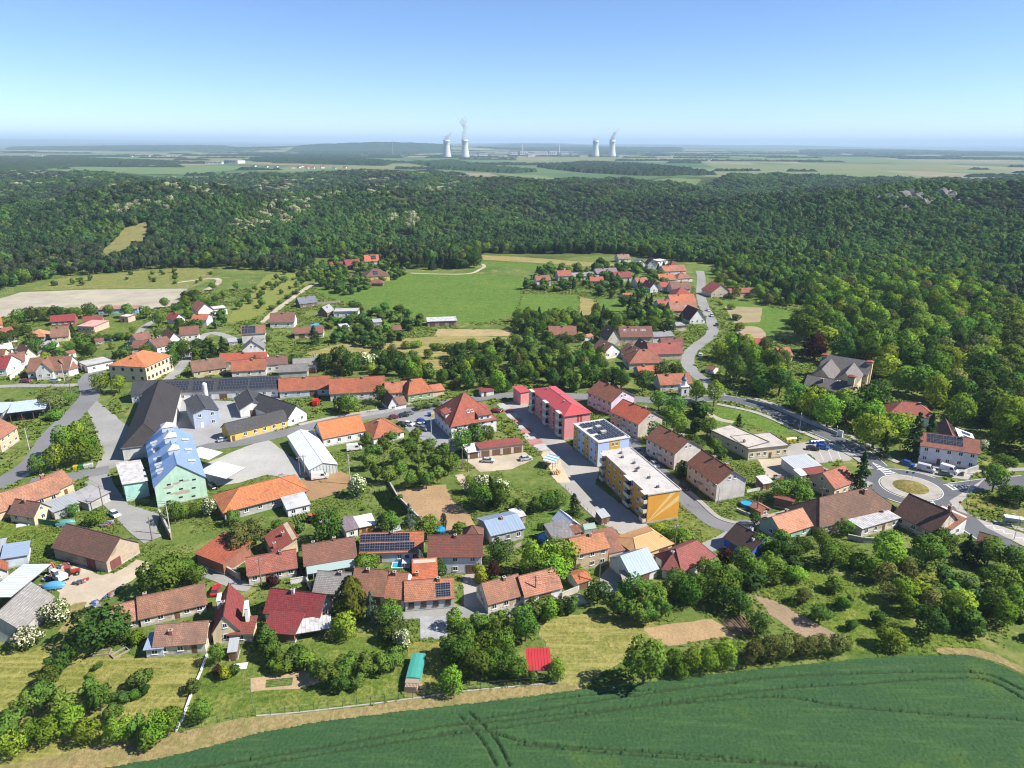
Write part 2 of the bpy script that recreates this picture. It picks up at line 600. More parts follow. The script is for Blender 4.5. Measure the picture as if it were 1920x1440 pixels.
# lawns, meadows and fields
S = sheet_poly
S('mown_lawn', 'dry mown lawn in the near left corner', [(-111.5,119.8),(-105.6,120.9),(-99.6,121.9),(-94.0,124.6),(-75.0,119.3),(-62.5,119.5),(-61.0,110.8),(-59.5,100.3),(-67.3,96.1),(-78.0,93.8),(-91.3,92.1)], LAWN_DRY, 0.012)
S('garden_lawn', 'garden lawn beside the white strip wall', [(-62.5,120.2),(-54.3,122.3),(-44.8,124.1),(-36.2,125.8),(-24.9,126.8),(-20.0,108.3),(-31.5,105.5),(-46.7,103.5),(-59.1,100.1),(-60.4,109.4)], LAWN, 0.016)
S('garden_lawn', 'dry garden lawn behind the green-covered wood stack', [(-21.7,124.2),(-12.7,124.6),(-10.2,109.7),(-19.8,108.0)], turf((0.16, 0.18, 0.035), (0.22, 0.21, 0.05), (0.28, 0.24, 0.075), 0.08), 0.020)
S('hay_meadow', 'cut hay meadow behind the red shelter', [(5.3,130.9),(10.9,132.8),(17.0,134.7),(26.4,133.3),(32.4,130.4),(32.9,124.1),(25.7,121.2),(18.3,115.4),(14.8,111.7),(9.1,111.5),(8.2,121.1)], turf((0.22, 0.215, 0.055), (0.17, 0.195, 0.04), (0.31, 0.265, 0.095), 0.07, 1.0, 0.3), 0.024, 0.6)
S('rough_meadow', 'lush rough meadow among the bushes', [(57.0,153.8),(65.0,155.8),(79.0,150.5),(91.2,138.8),(100.4,124.2),(91.1,121.6),(70.0,121.5),(69.9,129.2),(65.1,134.7),(58.4,143.7)], ROUGH, 0.026, 0.8)
S('rough_meadow', 'sunlit clearing among the dense bushes', [(97.7,149.9),(105.8,151.3),(107.3,146.2),(101.6,141.9),(95.9,142.9)], turf((0.2, 0.21, 0.035), (0.17, 0.2, 0.03), (0.26, 0.24, 0.06), 0.1), 0.03, 0.8)
S('garden_soil', 'dug tan garden plot behind the tall ash tree', [(28.7,129.2),(33.6,130.5),(44.7,132.5),(48.7,126.2),(44.1,126.0),(33.3,123.6),(30.7,125.7)], SOIL_TAN, 0.034, 0.3)
S('garden_soil', 'long brown strip of dug soil', [(57.0,141.4),(60.8,139.6),(64.9,134.3),(69.7,128.6),(71.8,125.2),(68.8,124.5),(62.1,127.0),(58.1,134.2)], soil((0.30, 0.215, 0.135)), 0.034, 0.3)
S('garden_soil', 'freshly raked tan plot in the middle of the gardens', [(-36.5,192.9),(-27.7,196.1),(-20.3,197.6),(-17.9,187.9),(-12.0,180.3),(-9.7,170.9),(-14.7,167.5),(-22.9,172.7),(-28.0,180.8),(-33.8,187.8)], soil((0.35, 0.23, 0.12)), 0.034, 0.4)
S('garden_soil', 'small tan vegetable plot by the near hedge', [(-51.2,113.5),(-48.2,114.1),(-42.3,115.6),(-37.6,115.9),(-36.7,112.7),(-40.9,110.7),(-49.9,109.9)], soil((0.40, 0.29, 0.165)), 0.034, 0.2)
S('bare_earth', 'churned orange earth beside the white warehouse', [(-66.5,200.1),(-54.6,206.3),(-50.5,203.3),(-50.0,194.8),(-53.3,190.3),(-59.4,186.2),(-63.0,191.2)], SOIL_RED, 0.036, 0.6)
S('yard', 'sandy farm yard strewn with machinery', [(-113.9,150.6),(-107.3,152.5),(-99.5,148.0),(-95.1,149.8),(-93.5,154.5),(-88.8,152.7),(-90.9,146.3),(-93.5,142.8),(-93.9,139.1),(-96.9,134.5),(-102.9,137.4),(-108.5,144.6)], GRAVEL, 0.038, 0.5)
S('straw_strip', 'straw-coloured bare strip along the crop field', [(-91.1,91.9),(-81.6,93.8),(-72.3,96.7),(-63.8,98.4),(-59.3,99.9),(-52.2,102.6),(-46.7,103.5),(-39.2,104.4),(-27.7,106.2),(-18.0,108.2),(-10.0,109.9),(0.3,111.2),(10.7,112.5),(14.8,111.6),(13.6,110.1),(0.3,107.9),(-7.7,106.5),(-20.0,104.6),(-34.1,102.1),(-45.2,99.2),(-49.3,97.4),(-58.7,93.9),(-67.8,91.4),(-74.7,88.6),(-86.8,86.0)], STRAW, 0.040, 0.5)
S('straw_strip', 'bare arc beside the field on the right', [(88.7,122.9),(93.2,123.3),(97.5,123.0),(100.8,121.2),(104.5,117.0),(103.1,115.0),(100.1,118.5),(96.1,120.8),(88.8,121.4)], STRAW, 0.040, 0.4)
S('meadow', 'vivid green pasture above the village', [(-142.4,498.5),(-129.6,533.6),(-108.8,552.1),(-77.7,569.6),(-26.0,566.0),(8.8,552.6),(5.2,474.2),(0.5,423.9),(-17.3,404.6),(-50.5,408.0),(-65.2,422.7),(-87.9,439.8),(-113.1,461.5)], LAWN_G, 0.03, 1.0)
S('meadow', 'green allotment meadow left of the tan strip', [(6.4,488.6),(46.1,487.6),(41.1,430.4),(22.8,427.2),(4.9,441.6)], LAWN_G, 0.034, 0.5)
S('meadow', 'green allotment meadow right of the tan strip', [(57.0,475.3),(85.4,475.9),(78.1,440.0),(51.7,427.8)], LAWN_G, 0.034, 0.5)
S('hay_strip', 'tan mown strip between two green allotments', [(46.4,482.1),(55.2,471.8),(50.5,422.1),(40.1,408.3)], HAY, 0.036, 0.4)
S('hay_meadow', 'pale hay meadow below the stable', [(-102.8,341.0),(-89.4,358.1),(-63.1,368.1),(-29.4,377.6),(0.5,371.4),(0.5,350.4),(-34.3,336.4),(-67.2,328.6),(-92.0,324.7)], HAY, 0.03, 0.8)
S('hay_strip', 'narrow tan strip beneath the pasture', [(-42.4,390.4),(0.5,389.9),(0.5,375.9),(-42.3,375.1)], soil((0.36, 0.27, 0.13)), 0.034, 0.4)
S('orchard_meadow', 'mown orchard slope left of the track', [(-168.3,401.9),(-177.3,453.7),(-195.5,561.8),(-178.7,569.6),(-154.7,539.6),(-154.7,492.5),(-152.5,431.1),(-155.0,410.0)], turf((0.20, 0.22, 0.05), (0.25, 0.24, 0.06), (0.16, 0.2, 0.04), 0.03, 1.0, 1.2), 0.03, 0.8)
S('dry_slope', 'dry grassy slope above the sports ground', [(-338.6,494.1),(-348.7,541.7),(-316.5,566.1),(-281.5,592.7),(-247.4,585.6),(-230.3,537.8),(-231.1,506.3),(-302.1,502.7)], turf((0.18, 0.2, 0.05), (0.14, 0.18, 0.035), (0.3, 0.25, 0.1), 0.03), 0.03, 0.8)
S('field', 'tan field strip at the wood edge', [(-30.7,671.6),(9.4,659.6),(56.7,635.9),(93.0,622.1),(80.7,599.5),(36.8,620.6),(-27.0,642.7)], HAY, 0.03, 0.5)
S('field', 'green field strip at the wood edge', [(-29.1,636.5),(31.9,614.7),(53.9,601.5),(43.7,585.3),(-25.6,607.6)], LAWN_G, 0.03, 0.5)
S('sports_ground', 'pale sand sports ground below the wood', [(-342.4,488.4),(-299.9,498.8),(-233.3,504.2),(-217.2,451.3),(-225.0,438.6),(-263.1,439.4),(-294.0,440.3),(-302.8,418.2),(-309.5,400.6),(-342.7,447.1)], SAND, 0.04, 0.2)
S('garden_soil', 'tan vegetable plots beside the upper road', [(137.9,453.6),(161.5,449.4),(146.9,410.2),(131.2,407.3)], soil((0.30, 0.24, 0.13)), 0.036, 0.3)
S('garden_soil', 'rounded bare plot beside the upper road', [(127.9,398.3),(143.6,401.1),(140.0,376.0),(134.3,366.0),(121.7,365.8)], soil((0.34, 0.255, 0.165)), 0.036, 0.3, 2, 1)
S('meadow', 'green meadow beside the park trees', [(134.3,476.9),(138.7,460.1),(129.3,407.3),(121.0,361.5),(136.5,361.8),(157.5,400.1),(178.9,439.0),(168.4,449.5),(156.7,467.1)], LAWN_G, 0.03, 0.4)
S('meadow', 'small meadow behind the upper road', [(155.3,609.6),(165.4,570.8),(154.5,553.8),(148.6,577.8)], LAWN_G, 0.03, 0.4)
S('park_lawn', 'park lawn behind the beige flat-roofed building', [(75.9,263.7),(89.6,265.6),(98.9,255.3),(102.8,243.5),(98.4,236.9),(93.6,239.8),(89.6,248.6),(77.0,246.8)], LAWN_G, 0.03, 0.3)
S('manor_lawn', 'lawn behind the old manor', [(135.3,331.7),(154.7,328.4),(165.6,315.8),(177.3,312.0),(168.9,302.5),(156.7,310.1),(133.3,319.5)], LAWN_G, 0.03, 0.3)
S('green_plot', 'lush green plot behind the small brown barn', [(-148.3,174.6),(-137.5,176.2),(-122.4,170.5),(-118.4,159.8),(-118.5,151.3),(-134.1,154.7)], ROUGH, 0.03, 0.4)
S('garden_lawn', 'lawn around the round pool and swing yard', [(0.9,177.4),(15.9,186.9),(22.6,176.1),(28.9,167.6),(14.4,166.1),(3.7,166.0)], turf((0.07, 0.15, 0.02), (0.1, 0.17, 0.03), (0.16, 0.19, 0.045), 0.1), 0.03, 0.4)
S('garden_lawn', 'lawn beside the last pitched block', [(72.5,199.6),(90.0,199.8),(92.3,189.3),(75.2,181.1),(64.9,182.5)], turf((0.07, 0.14, 0.02), (0.12, 0.17, 0.03), (0.22, 0.2, 0.06), 0.1), 0.03, 0.4)
S('verge', 'grass verge below the orange block', [(50.8,194.0),(57.2,171.4),(56.7,168.6),(49.4,163.7),(42.0,165.0),(41.2,171.9),(46.9,176.3)], turf((0.13, 0.175, 0.03), (0.17, 0.19, 0.04), (0.24, 0.22, 0.07), 0.1), 0.03, 0.3)
S('meadow', 'grassy plot between the lane and the club house', [(-244.7,411.1),(-218.8,414.2),(-204.3,376.9),(-214.4,370.0),(-231.9,383.5)], LAWN, 0.03, 0.4)
S('meadow', 'dry clearing in the grove behind the street', [(-46.6,328.9),(-28.8,332.8),(-28.0,317.2),(-41.7,310.4)], HAY, 0.034, 0.8)
S('clearing', 'tan clearing in the left wood', [(-392.8,681.9),(-411.4,763.1),(-397.1,791.5),(-361.1,719.5),(-356.1,666.3),(-359.0,630.9)], turf((0.2, 0.19, 0.06), (0.27, 0.23, 0.1), (0.15, 0.17, 0.05), 0.02), 0.8, 2, 15, 0, True)
S('clearing', 'rocky clearing at the left edge', [(-685.9,1016.4),(-708.0,1112.0),(-654.5,1115.1),(-596.6,1003.6),(-609.3,930.9)], turf((0.2, 0.19, 0.08), (0.27, 0.23, 0.12), (0.15, 0.17, 0.05), 0.02), 0.8, 2, 15, 0, True)
S('far_field', 'pale green field beyond the wood on the left', [(-1758.6,2774.0),(-1741.7,3095.5),(-1446.6,3287.6),(-1101.8,3113.1),(-1015.3,2648.1),(-1014.9,2375.3),(-1230.2,2394.1),(-1489.9,2452.4)], turf((0.13, 0.20, 0.065), (0.11, 0.18, 0.06), (0.16, 0.21, 0.08), 0.004), 1.5, 3, 40, 0, True)
S('far_field', 'pale strip of field beyond the wood on the right', [(-84.8,2515.2),(67.6,2445.8),(220.0,2200.6),(515.1,2013.7),(455.1,1855.5),(299.4,1891.7),(61.5,2219.7)], turf((0.16, 0.21, 0.075), (0.12, 0.19, 0.065), (0.2, 0.22, 0.1), 0.004), 1.5, 3, 40, 0, True)

# yards and paved areas
S('yard', 'pale concrete yard of the mill and warehouse', [(-101.2,210.6),(-95.7,219.9),(-87.3,232.8),(-62.0,203.2),(-66.5,200.1),(-77.7,203.8),(-84.1,198.1),(-91.4,195.5),(-96.3,201.7)], CONCRETE, 0.05, 0.15)
S('yard', 'grey paved yard among the dark-roofed workshops', [(-147.0,264.5),(-132.9,272.1),(-112.9,271.1),(-97.6,277.8),(-80.6,249.3),(-98.0,236.1),(-102.3,225.2),(-111.6,223.3),(-126.7,235.8)], paving((0.30, 0.30, 0.30), 0.2, 0.06, 0.2), 0.05, 0.15)
S('yard', 'paved court between the blocks of flats', [(-6.4,269.3),(5.5,273.9),(8.6,257.6),(19.5,230.2),(22.1,223.4),(28.5,208.7),(25.9,198.1),(37.9,173.3),(35.7,169.0),(30.3,167.3),(23.8,176.1),(16.4,194.8),(12.9,202.8),(11.3,220.2),(4.9,237.3)], PAVE, 0.05, 0.1)
S('parking', 'asphalt car park beside the red hipped hotel', [(-45.5,254.1),(-35.8,262.3),(-18.9,268.6),(-23.3,244.6),(-20.5,228.8),(-26.7,226.0),(-36.8,238.3)], paving((0.24, 0.24, 0.245), 0.2, 0.08, 0.2), 0.05, 0.15)
S('parking', 'paved car park beside the beige flat-roofed building', [(94.9,228.2),(110.8,234.1),(119.0,222.2),(112.6,216.1),(97.0,213.4),(93.2,217.6)], PAVE, 0.05, 0.15)
S('yard', 'worn concrete yard beside the white house', [(-12.0,149.1),(-7.4,150.0),(-4.8,142.2),(-5.2,136.1),(-10.6,135.7)], PAVE, 0.05, 0.2)
S('yard', 'gravel yard before the row garages', [(-15.5,215.6),(4.7,221.9),(7.2,215.9),(0.1,208.4),(-10.1,206.4)], GRAVEL, 0.05, 0.3)
S('yard', 'pale worksite beside the paved court', [(9.5,221.0),(14.8,223.3),(18.4,199.1),(14.2,199.1)], paving((0.5, 0.4, 0.27), 0.25, 0.1, 0.3), 0.056, 0.4)
S('yard', 'mill forecourt of worn asphalt', [(-129.5,207.1),(-120.1,221.9),(-142.0,243.3),(-169.7,271.7),(-166.1,259.5),(-137.9,219.5),(-133.1,201.3),(-117.0,182.5),(-104.0,172.0),(-95.2,166.5),(-99.4,178.0),(-111.7,184.1),(-123.3,197.7)], ASPH_L, 0.05, 0.2)
S('yard', 'gravel strip before the white house with roof panels', [(128.4,212.9),(137.3,214.7),(150.2,208.4),(143.9,202.2),(132.9,205.1)], PAVE, 0.05, 0.2)
S('slab', 'bare concrete slab between gardens', [(-20.3,132.9),(-14.3,133.0),(-13.5,125.5),(-19.2,125.4)], paving((0.31, 0.31, 0.31), 0.3, 0.3, 0.35), 0.09, 0.05)
S('yard', 'yard of sheds beside the beige flat-roofed building', [(82.2,216.6),(93.6,218.4),(103.2,209.5),(95.0,199.8),(81.3,203.4)], GRAVEL, 0.05, 0.3)

# crop field: a standing crop with wheel tracks sunk into it
CROP = []
def build_crop():
    poly = [(-68.1,91.9),(-58.8,94.2),(-49.4,97.6),(-45.3,99.4),(-34.2,102.3),(-20.0,104.8),(-7.8,106.7),(0.3,108.1),(13.1,110.4),(23.6,111.9),(34.5,113.8),(51.1,116.5),(68.9,119.1),(80.5,120.4),(94.4,120.7),(98.4,118.3),(102.7,113.7)]
    poly = [poly[0]] + poly[1:]
    far = poly + [(160.0, 105.0), (160.0, 66.0), (-110.0, 66.0), (-100.0, 86.0)]
    tracks = [[(-88.8,84.1),(-43.5,94.0),(-19.2,99.7),(0.3,104.3),(22.6,108.8),(50.3,113.9),(72.5,115.3),(85.6,115.8),(94.6,115.0),(100.0,109.0)],
              [(-87.1,81.8),(-43.0,92.6),(-18.5,98.0),(0.3,101.3),(22.2,105.8),(49.2,110.6),(66.8,112.2),(84.5,113.9),(93.6,113.3),(98.5,106.8)],
              [(-11.3,101.3),(0.3,102.9),(15.1,105.0),(48.5,108.7),(60.4,106.7),(73.5,105.1),(95.9,103.0)],
              [(-13.0,99.6),(-5.5,100.4),(4.0,97.4),(22.5,95.8),(43.5,93.9),(66.0,90.8)],
              [(-9.5,103.7),(-6.4,100.0),(-4.2,96.5),(-2.4,92.6)],
              [(-7.6,104.4),(-4.5,100.9),(-2.1,97.1),(-0.2,92.6)],
              [(0.3,97.3),(22.3,94.9),(43.8,93.4),(57.6,91.8)],
              [(4.3,107.3),(14.5,109.0),(30.1,110.7),(44.0,112.4)]]
    tr = [np.array([(p.x, p.y) for p in spline(t, 24)]) for t in tracks]
    px = np.array(far)
    CROP.append(px)
    xs = np.arange(px[:, 0].min(), px[:, 0].max(), 0.27); ys = np.arange(66, px[:, 1].max() + 1, 0.27)
    gx, gy = np.meshgrid(xs, ys)
    r = np.random.default_rng(4)
    gx = gx + r.uniform(-.08, .08, gx.shape); gy = gy + r.uniform(-.08, .08, gy.shape)
    inside = np.zeros(gx.shape, bool)
    n = len(px)
    for i in range(n):
        x0, y0 = px[i]; x1, y1 = px[(i + 1) % n]
        cnd = (y0 > gy) != (y1 > gy)
        with np.errstate(divide='ignore', invalid='ignore'):
            xi = (x1 - x0) * (gy - y0) / (y1 - y0) + x0
        inside ^= cnd & (gx < xi)
    fr = np.hypot(gx, gy) < 300
    h = 0.55 + r.uniform(-0.07, 0.07, gx.shape)
    for t, wd in zip(tr, (.2, .2, .18, .16, .14, .14, .14, .1)):
        d = np.full(gx.shape, 9e9)
        for q, e in zip(t[:-1:4], np.vstack([t[4::4], t[-1:]])):
            ab = e - q; u = np.clip(((gx - q[0]) * ab[0] + (gy - q[1]) * ab[1]) / (ab @ ab + 1e-9), 0, 1)
            d = np.minimum(d, (gx - q[0] - u * ab[0]) ** 2 + (gy - q[1] - u * ab[1]) ** 2)
        h = np.where(d < (wd + 0.08) ** 2, 0.05 + r.uniform(0, 0.1, gx.shape), h)
    idx = -np.ones(gx.shape, int)
    idx[inside] = np.arange(inside.sum())
    V = np.stack([gx[inside], gy[inside], h[inside]], 1)
    a, b, c, d = idx[:-1, :-1], idx[:-1, 1:], idx[1:, 1:], idx[1:, :-1]
    ok = (a >= 0) & (b >= 0) & (c >= 0) & (d >= 0)
    Fq = np.stack([a[ok], b[ok], c[ok], d[ok]], 1)
    m, t, bs = new_mat('standing crop', 0.9)
    bs.inputs['Specular IOR Level'].default_value = 0.15
    v = coord(t)
    cc = mix(t, val(t, noise(t, v, 0.05, 4, 0.6), 0.35, 0.7), (0.034, 0.082, 0.032), (0.042, 0.094, 0.028))
    cc = mix(t, val(t, noise(t, v, 0.06, 2, 0.4), 0.64, 0.78), cc, (0.10, 0.15, 0.022))
    cc = mix(t, val(t, noise(t, v, 1.8, 4, 0.7), 0.4, 0.75), cc, (0.018, 0.050, 0.017))
    vs = coord(t, 'Object', (0.12, 1.0, 1.0))
    cc = mix(t, val(t, noise(t, vs, 1.1, 3, 0.6), 0.5, 0.85), cc, (0.060, 0.115, 0.036))
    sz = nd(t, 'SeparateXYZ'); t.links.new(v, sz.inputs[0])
    cc = mix(t, val(t, sz.outputs[2], 0.42, 0.12), cc, (0.030, 0.052, 0.020))  # track bottoms darkened by height: trampled soil colour with shade painted in
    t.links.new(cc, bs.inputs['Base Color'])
    bump(t, bs, noise(t, v, 2.5, 3, 0.7), 0.25, 0.6)
    me = bpy.data.meshes.new('crop_field')
    me.from_pydata(V.tolist(), [], Fq.tolist())
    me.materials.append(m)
    me.polygons.foreach_set('use_smooth', [True] * len(Fq))
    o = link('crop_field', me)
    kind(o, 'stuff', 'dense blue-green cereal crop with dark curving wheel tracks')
build_crop()

# ------------------------------------------------------------------ roads
B = ribbon
B('road', 'main village street past the workshops and car park', [(-119.1,219.7),(-110.6,218.9),(-104.1,225.2),(-92.3,230.9),(-78.2,240.9),(-67.3,248.4),(-53.6,255.7),(-36.0,263.5),(-23.8,271.0),(-8.8,277.6),(9.0,280.5),(31.1,278.1),(48.5,275.7),(65.7,273.4),(82.8,276.2)], 7.0, ASPH, 0.08)
B('road', 'street on the left running past the round trees', [(-169.7,186.9),(-158.8,193.8),(-156.8,210.9),(-164.8,235.4),(-169.6,256.6),(-175.5,278.1),(-186.4,295.4),(-190.1,308.3),(-192.1,323.3)], 8.0, ASPH, 0.084)
B('road', 'short road joining the mill forecourt', [(-149.0,197.5),(-141.5,200.1),(-134.5,204.0),(-129.5,207.1)], 6.5, ASPH, 0.09)
B('road', 'lane climbing behind the orange school', [(-152.6,290.7),(-152.7,301.1),(-156.7,323.8),(-164.3,356.9),(-168.2,373.0),(-163.2,378.8),(-144.0,362.5)], 5.0, ASPH_L, 0.08)
B('road', 'side street at the far left edge', [(-231.9,285.4),(-215.8,288.5),(-200.3,289.4),(-187.0,290.3)], 4.0, ASPH_L, 0.08)
B('lane', 'lane between the club house and the farm cottages', [(-197.1,346.3),(-200.0,361.5),(-208.9,389.9),(-211.4,409.0),(-219.6,422.6)], 4.0, ASPH_L, 0.08)
B('road', 'upper road winding out of the village', [(155.5,588.2),(148.7,556.0),(132.1,491.3),(124.3,451.8),(118.7,412.4),(109.8,380.0),(91.8,348.9),(85.0,329.1),(84.0,313.0),(86.4,294.0),(87.1,278.2)], 6.5, paving((0.24, 0.235, 0.225), 0.2, 0.06, 0.25), 0.086)
B('road', 'main road with white edge lines to the roundabout', [(79.5,276.1),(90.6,276.3),(100.3,265.8),(108.8,248.8),(115.4,236.1),(119.7,224.4),(119.8,209.6)], 7.5, ASPH_D, 0.094)
B('road', 'eastern arm of the roundabout', [(128.8,194.8),(138.0,196.6),(150.0,200.0),(163.3,202.3),(186.6,206.4)], 7.0, ASPH_D, 0.094)
B('road', 'southern arm of the roundabout past the bus bay', [(124.4,191.3),(126.1,183.1),(127.3,174.9),(129.0,164.9),(131.3,153.9),(136.1,141.1)], 9.0, ASPH_D, 0.098)
B('road', 'lane from the roundabout behind the brown-roofed farm', [(117.6,200.1),(109.5,195.3),(99.6,187.7),(87.7,181.8),(75.1,176.5),(66.6,173.5),(61.9,172.6)], 6.0, ASPH, 0.088)
B('road', 'access road along the pitched blocks', [(41.6,250.7),(42.3,223.6),(46.8,208.9),(50.6,194.7),(54.1,182.5),(57.4,174.9),(61.8,172.0)], 6.5, ASPH, 0.082)
B('lane', 'lane curving below the verge towards the cottages', [(61.8,172.0),(59.1,167.8),(51.9,162.4),(42.6,158.0),(33.8,154.6),(26.6,151.2),(23.6,146.7),(23.2,140.7)], 4.5, ASPH_L, 0.08)
B('lane', 'village lane before the terrace of cottages', [(-26.3,134.0),(-18.9,134.1),(-10.6,134.5),(-3.4,133.8),(5.1,135.8),(12.5,138.2),(16.9,139.9)], 4.0, ASPH_L, 0.08)
B('lane', 'lane beside the parked red car', [(-76.2,150.4),(-70.9,147.7),(-64.5,144.3),(-61.7,143.5)], 3.5, ASPH_L, 0.08)
B('lane', 'lane down from the mill', [(-130.8,199.5),(-122.2,190.7),(-112.3,181.0),(-101.8,170.6),(-94.8,164.6)], 5.0, ASPH_L, 0.086)
B('track', 'pale track climbing past the hillside houses', [(-145.9,403.6),(-148.2,438.6),(-148.7,474.5),(-147.8,518.3),(-137.4,535.6)], 4.0, GRAVEL, 0.06, jit=0.2)
B('track', 'dirt track along the top of the pasture', [(-82.4,572.0),(-56.1,567.7),(-34.8,570.7),(-27.1,591.3),(-24.1,604.9),(-26.0,618.9)], 3.0, GRAVEL, 0.06, jit=0.2)
B('track', 'dirt track past the sports ground', [(-217.6,496.8),(-220.0,527.1),(-231.0,544.5),(-251.7,526.4)], 4.0, GRAVEL, 0.06, jit=0.4)
B('track', 'pair of wheel ruts through the gardens', [(-16.8,204.4),(-14.8,198.8),(-12.8,193.4)], 2.5, GRAVEL, 0.06, jit=0.3)
B('lane', 'pale yard drive beside the brown barn', [(-92.7,154.5),(-94.2,150.3),(-96.0,146.2)], 4.0, GRAVEL, 0.06, jit=0.3)
B('track', 'grassy track beside the big dark tree', [(-98.6,137.4),(-96.5,130.8),(-96.1,127.2)], 3.0, STRAW, 0.05, jit=0.3)
B('path', 'park path behind the beige building', [(75.1,265.5),(79.0,253.9),(84.0,250.1)], 3.0, SAND, 0.06)
# pavements (raised kerb step)
B('pavement', 'pavement along the north side of the main street', [(-79.5,245.5),(-68.5,253.3),(-54.5,260.9),(-40.9,268.9)], 2.0, PAVE, 0.2, th=0.13)
B('pavement', 'pavement below the road to the roundabout', [(83.3,269.8),(96.3,259.8),(104.8,243.5),(110.9,232.2),(115.6,219.5),(116.8,209.6)], 2.2, PAVE, 0.21, th=0.13)
B('pavement', 'pavement above the road to the roundabout', [(98.0,279.0),(106.1,270.1),(114.3,252.7),(121.1,240.1),(125.9,225.8),(127.9,215.4),(135.9,210.6),(144.5,207.5),(168.7,210.1)], 2.2, PAVE, 0.21, th=0.13)
B('pavement', 'pavement below the access road', [(50.9,202.0),(55.4,188.0),(58.8,177.3),(65.4,174.4),(72.4,177.4)], 1.6, PAVE, 0.21, th=0.13)
B('pavement', 'pavement along the lane behind the farm', [(112.1,200.0),(101.8,192.8),(89.4,186.0),(78.0,180.5),(69.1,176.5)], 1.8, PAVE, 0.21, th=0.13)

# roundabout
RC = (122.9,196.8)
def disc(name, label, r, z, mat, n=64, dome=0.0, th=0.0, parent=None):
    mb = MB()
    rings = [r * k / 5 for k in range(1, 6)] if dome else [r]
    c = (RC[0], RC[1], z + dome)
    P = [[(RC[0] + q * math.cos(2 * math.pi * k / n), RC[1] + q * math.sin(2 * math.pi * k / n), z + dome * (1 - (q / r) ** 2)) for k in range(n)] for q in rings]
    for k in range(n): mb.face([c, P[0][k], P[0][(k + 1) % n]])
    for i in range(len(P) - 1):
        for k in range(n): mb.face([P[i][k], P[i + 1][k], P[i + 1][(k + 1) % n], P[i][(k + 1) % n]])
    if th:
        for k in range(n):
            a, b2 = P[-1][k], P[-1][(k + 1) % n]
            mb.face([(a[0], a[1], z - th), (b2[0], b2[1], z - th), b2, a])
    return kind(mb.build(name, mat), 'structure', label)
disc('roundabout_road', 'dark asphalt ring of the roundabout', 13.4, 0.106, ASPH_D)
disc('roundabout_apron', 'pale stone apron ring of the roundabout', 8.4, 0.24, paving((0.34, 0.31, 0.27), 0.2, 0.3, 0.2), th=0.13)
disc('roundabout_island', 'planted dry grass island of the roundabout', 5.0, 0.25, turf((0.2, 0.17, 0.05), (0.13, 0.14, 0.03), (0.3, 0.22, 0.08), 0.2), dome=0.7, th=0.01)
def arc_line(name, label, r, a0, a1, w=0.28, z=0.114):
    n = max(4, int(abs(a1 - a0) * r / 1.2))
    mb = MB()
    for k in range(n):
        t0, t1 = a0 + (a1 - a0) * k / n, a0 + (a1 - a0) * (k + 1) / n
        q = lambda rr, tt: (RC[0] + rr * math.cos(tt), RC[1] + rr * math.sin(tt), z)
        mb.face([q(r - w / 2, t0), q(r + w / 2, t0), q(r + w / 2, t1), q(r - w / 2, t1)])
    return kind(mb.build(name, PAINT), 'structure', label)
arc_line('road_marking', 'white inner edge line of the roundabout', 8.75, 0, 2 * math.pi)
for a0, a1, w_ in ((RAD(30), RAD(110), 'north'), (RAD(150), RAD(190), 'west'), (RAD(215), RAD(300), 'south')):
    arc_line('road_marking', 'white outer edge line on the %s side of the roundabout' % w_, 13.0, a0, a1)
mid = [(79.5,276.1),(90.6,276.3),(100.3,265.8),(108.8,248.8),(115.4,236.1),(119.7,224.4),(120.1,212.0)]
for off, nm in ((3.3, 'far'), (-3.3, 'near')):
    c_ = spline(mid, 8); o_ = offset_line(c_, off)
    B('road_marking', 'white %s edge line of the road to the roundabout' % nm, o_[::4], 0.25, PAINT, 0.102)
B('road_marking', 'white edge line of the southern arm', offset_line(spline([(126.1,183.1),(127.3,174.9),(129.0,164.9),(131.3,153.9)], 6), -3.9)[::3], 0.25, PAINT, 0.106)
B('road_marking', 'white edge line of the eastern arm', offset_line(spline([(132.5,195.5),(150.0,200.0),(163.3,202.3)], 6), 3.0)[::3], 0.25, PAINT, 0.102)
def hatch(name, label, p, q, w, n):
    """painted splitter island: outline triangle with bars"""
    p, q = Vector(p), Vector(q)
    d = (q - p); L = d.length; d.normalize(); s = Vector((-d.y, d.x))
    mb = MB()
    def quad(a, b, c_, e): mb.face([(v.x, v.y, 0.118) for v in (a, b, c_, e)])
    for k in range(n):
        t0 = (k + .1) / n; t1 = (k + .62) / n
        quad(p + d * L * t0 - s * w * t0, p + d * L * t1 - s * w * t1, p + d * L * t1 + s * w * t1, p + d * L * t0 + s * w * t0)
    for sg in (-1, 1):
        a, b = p, q + s * w * sg
        quad(a, b, b + s * .25 * sg, a + s * .25 * sg)
    return kind(mb.build(name, PAINT), 'structure', label)
hatch('road_marking', 'white hatched splitter north-west of the roundabout', (119.7,214.5), (121.6,205.7), 2.0, 7)
hatch('road_marking', 'white hatched splitter east of the roundabout', (143.3,197.8), (134.3,196.9), 1.8, 7)
hatch('road_marking', 'white hatched splitter south of the roundabout', (123.3,180.9), (123.0,187.9), 1.6, 5)
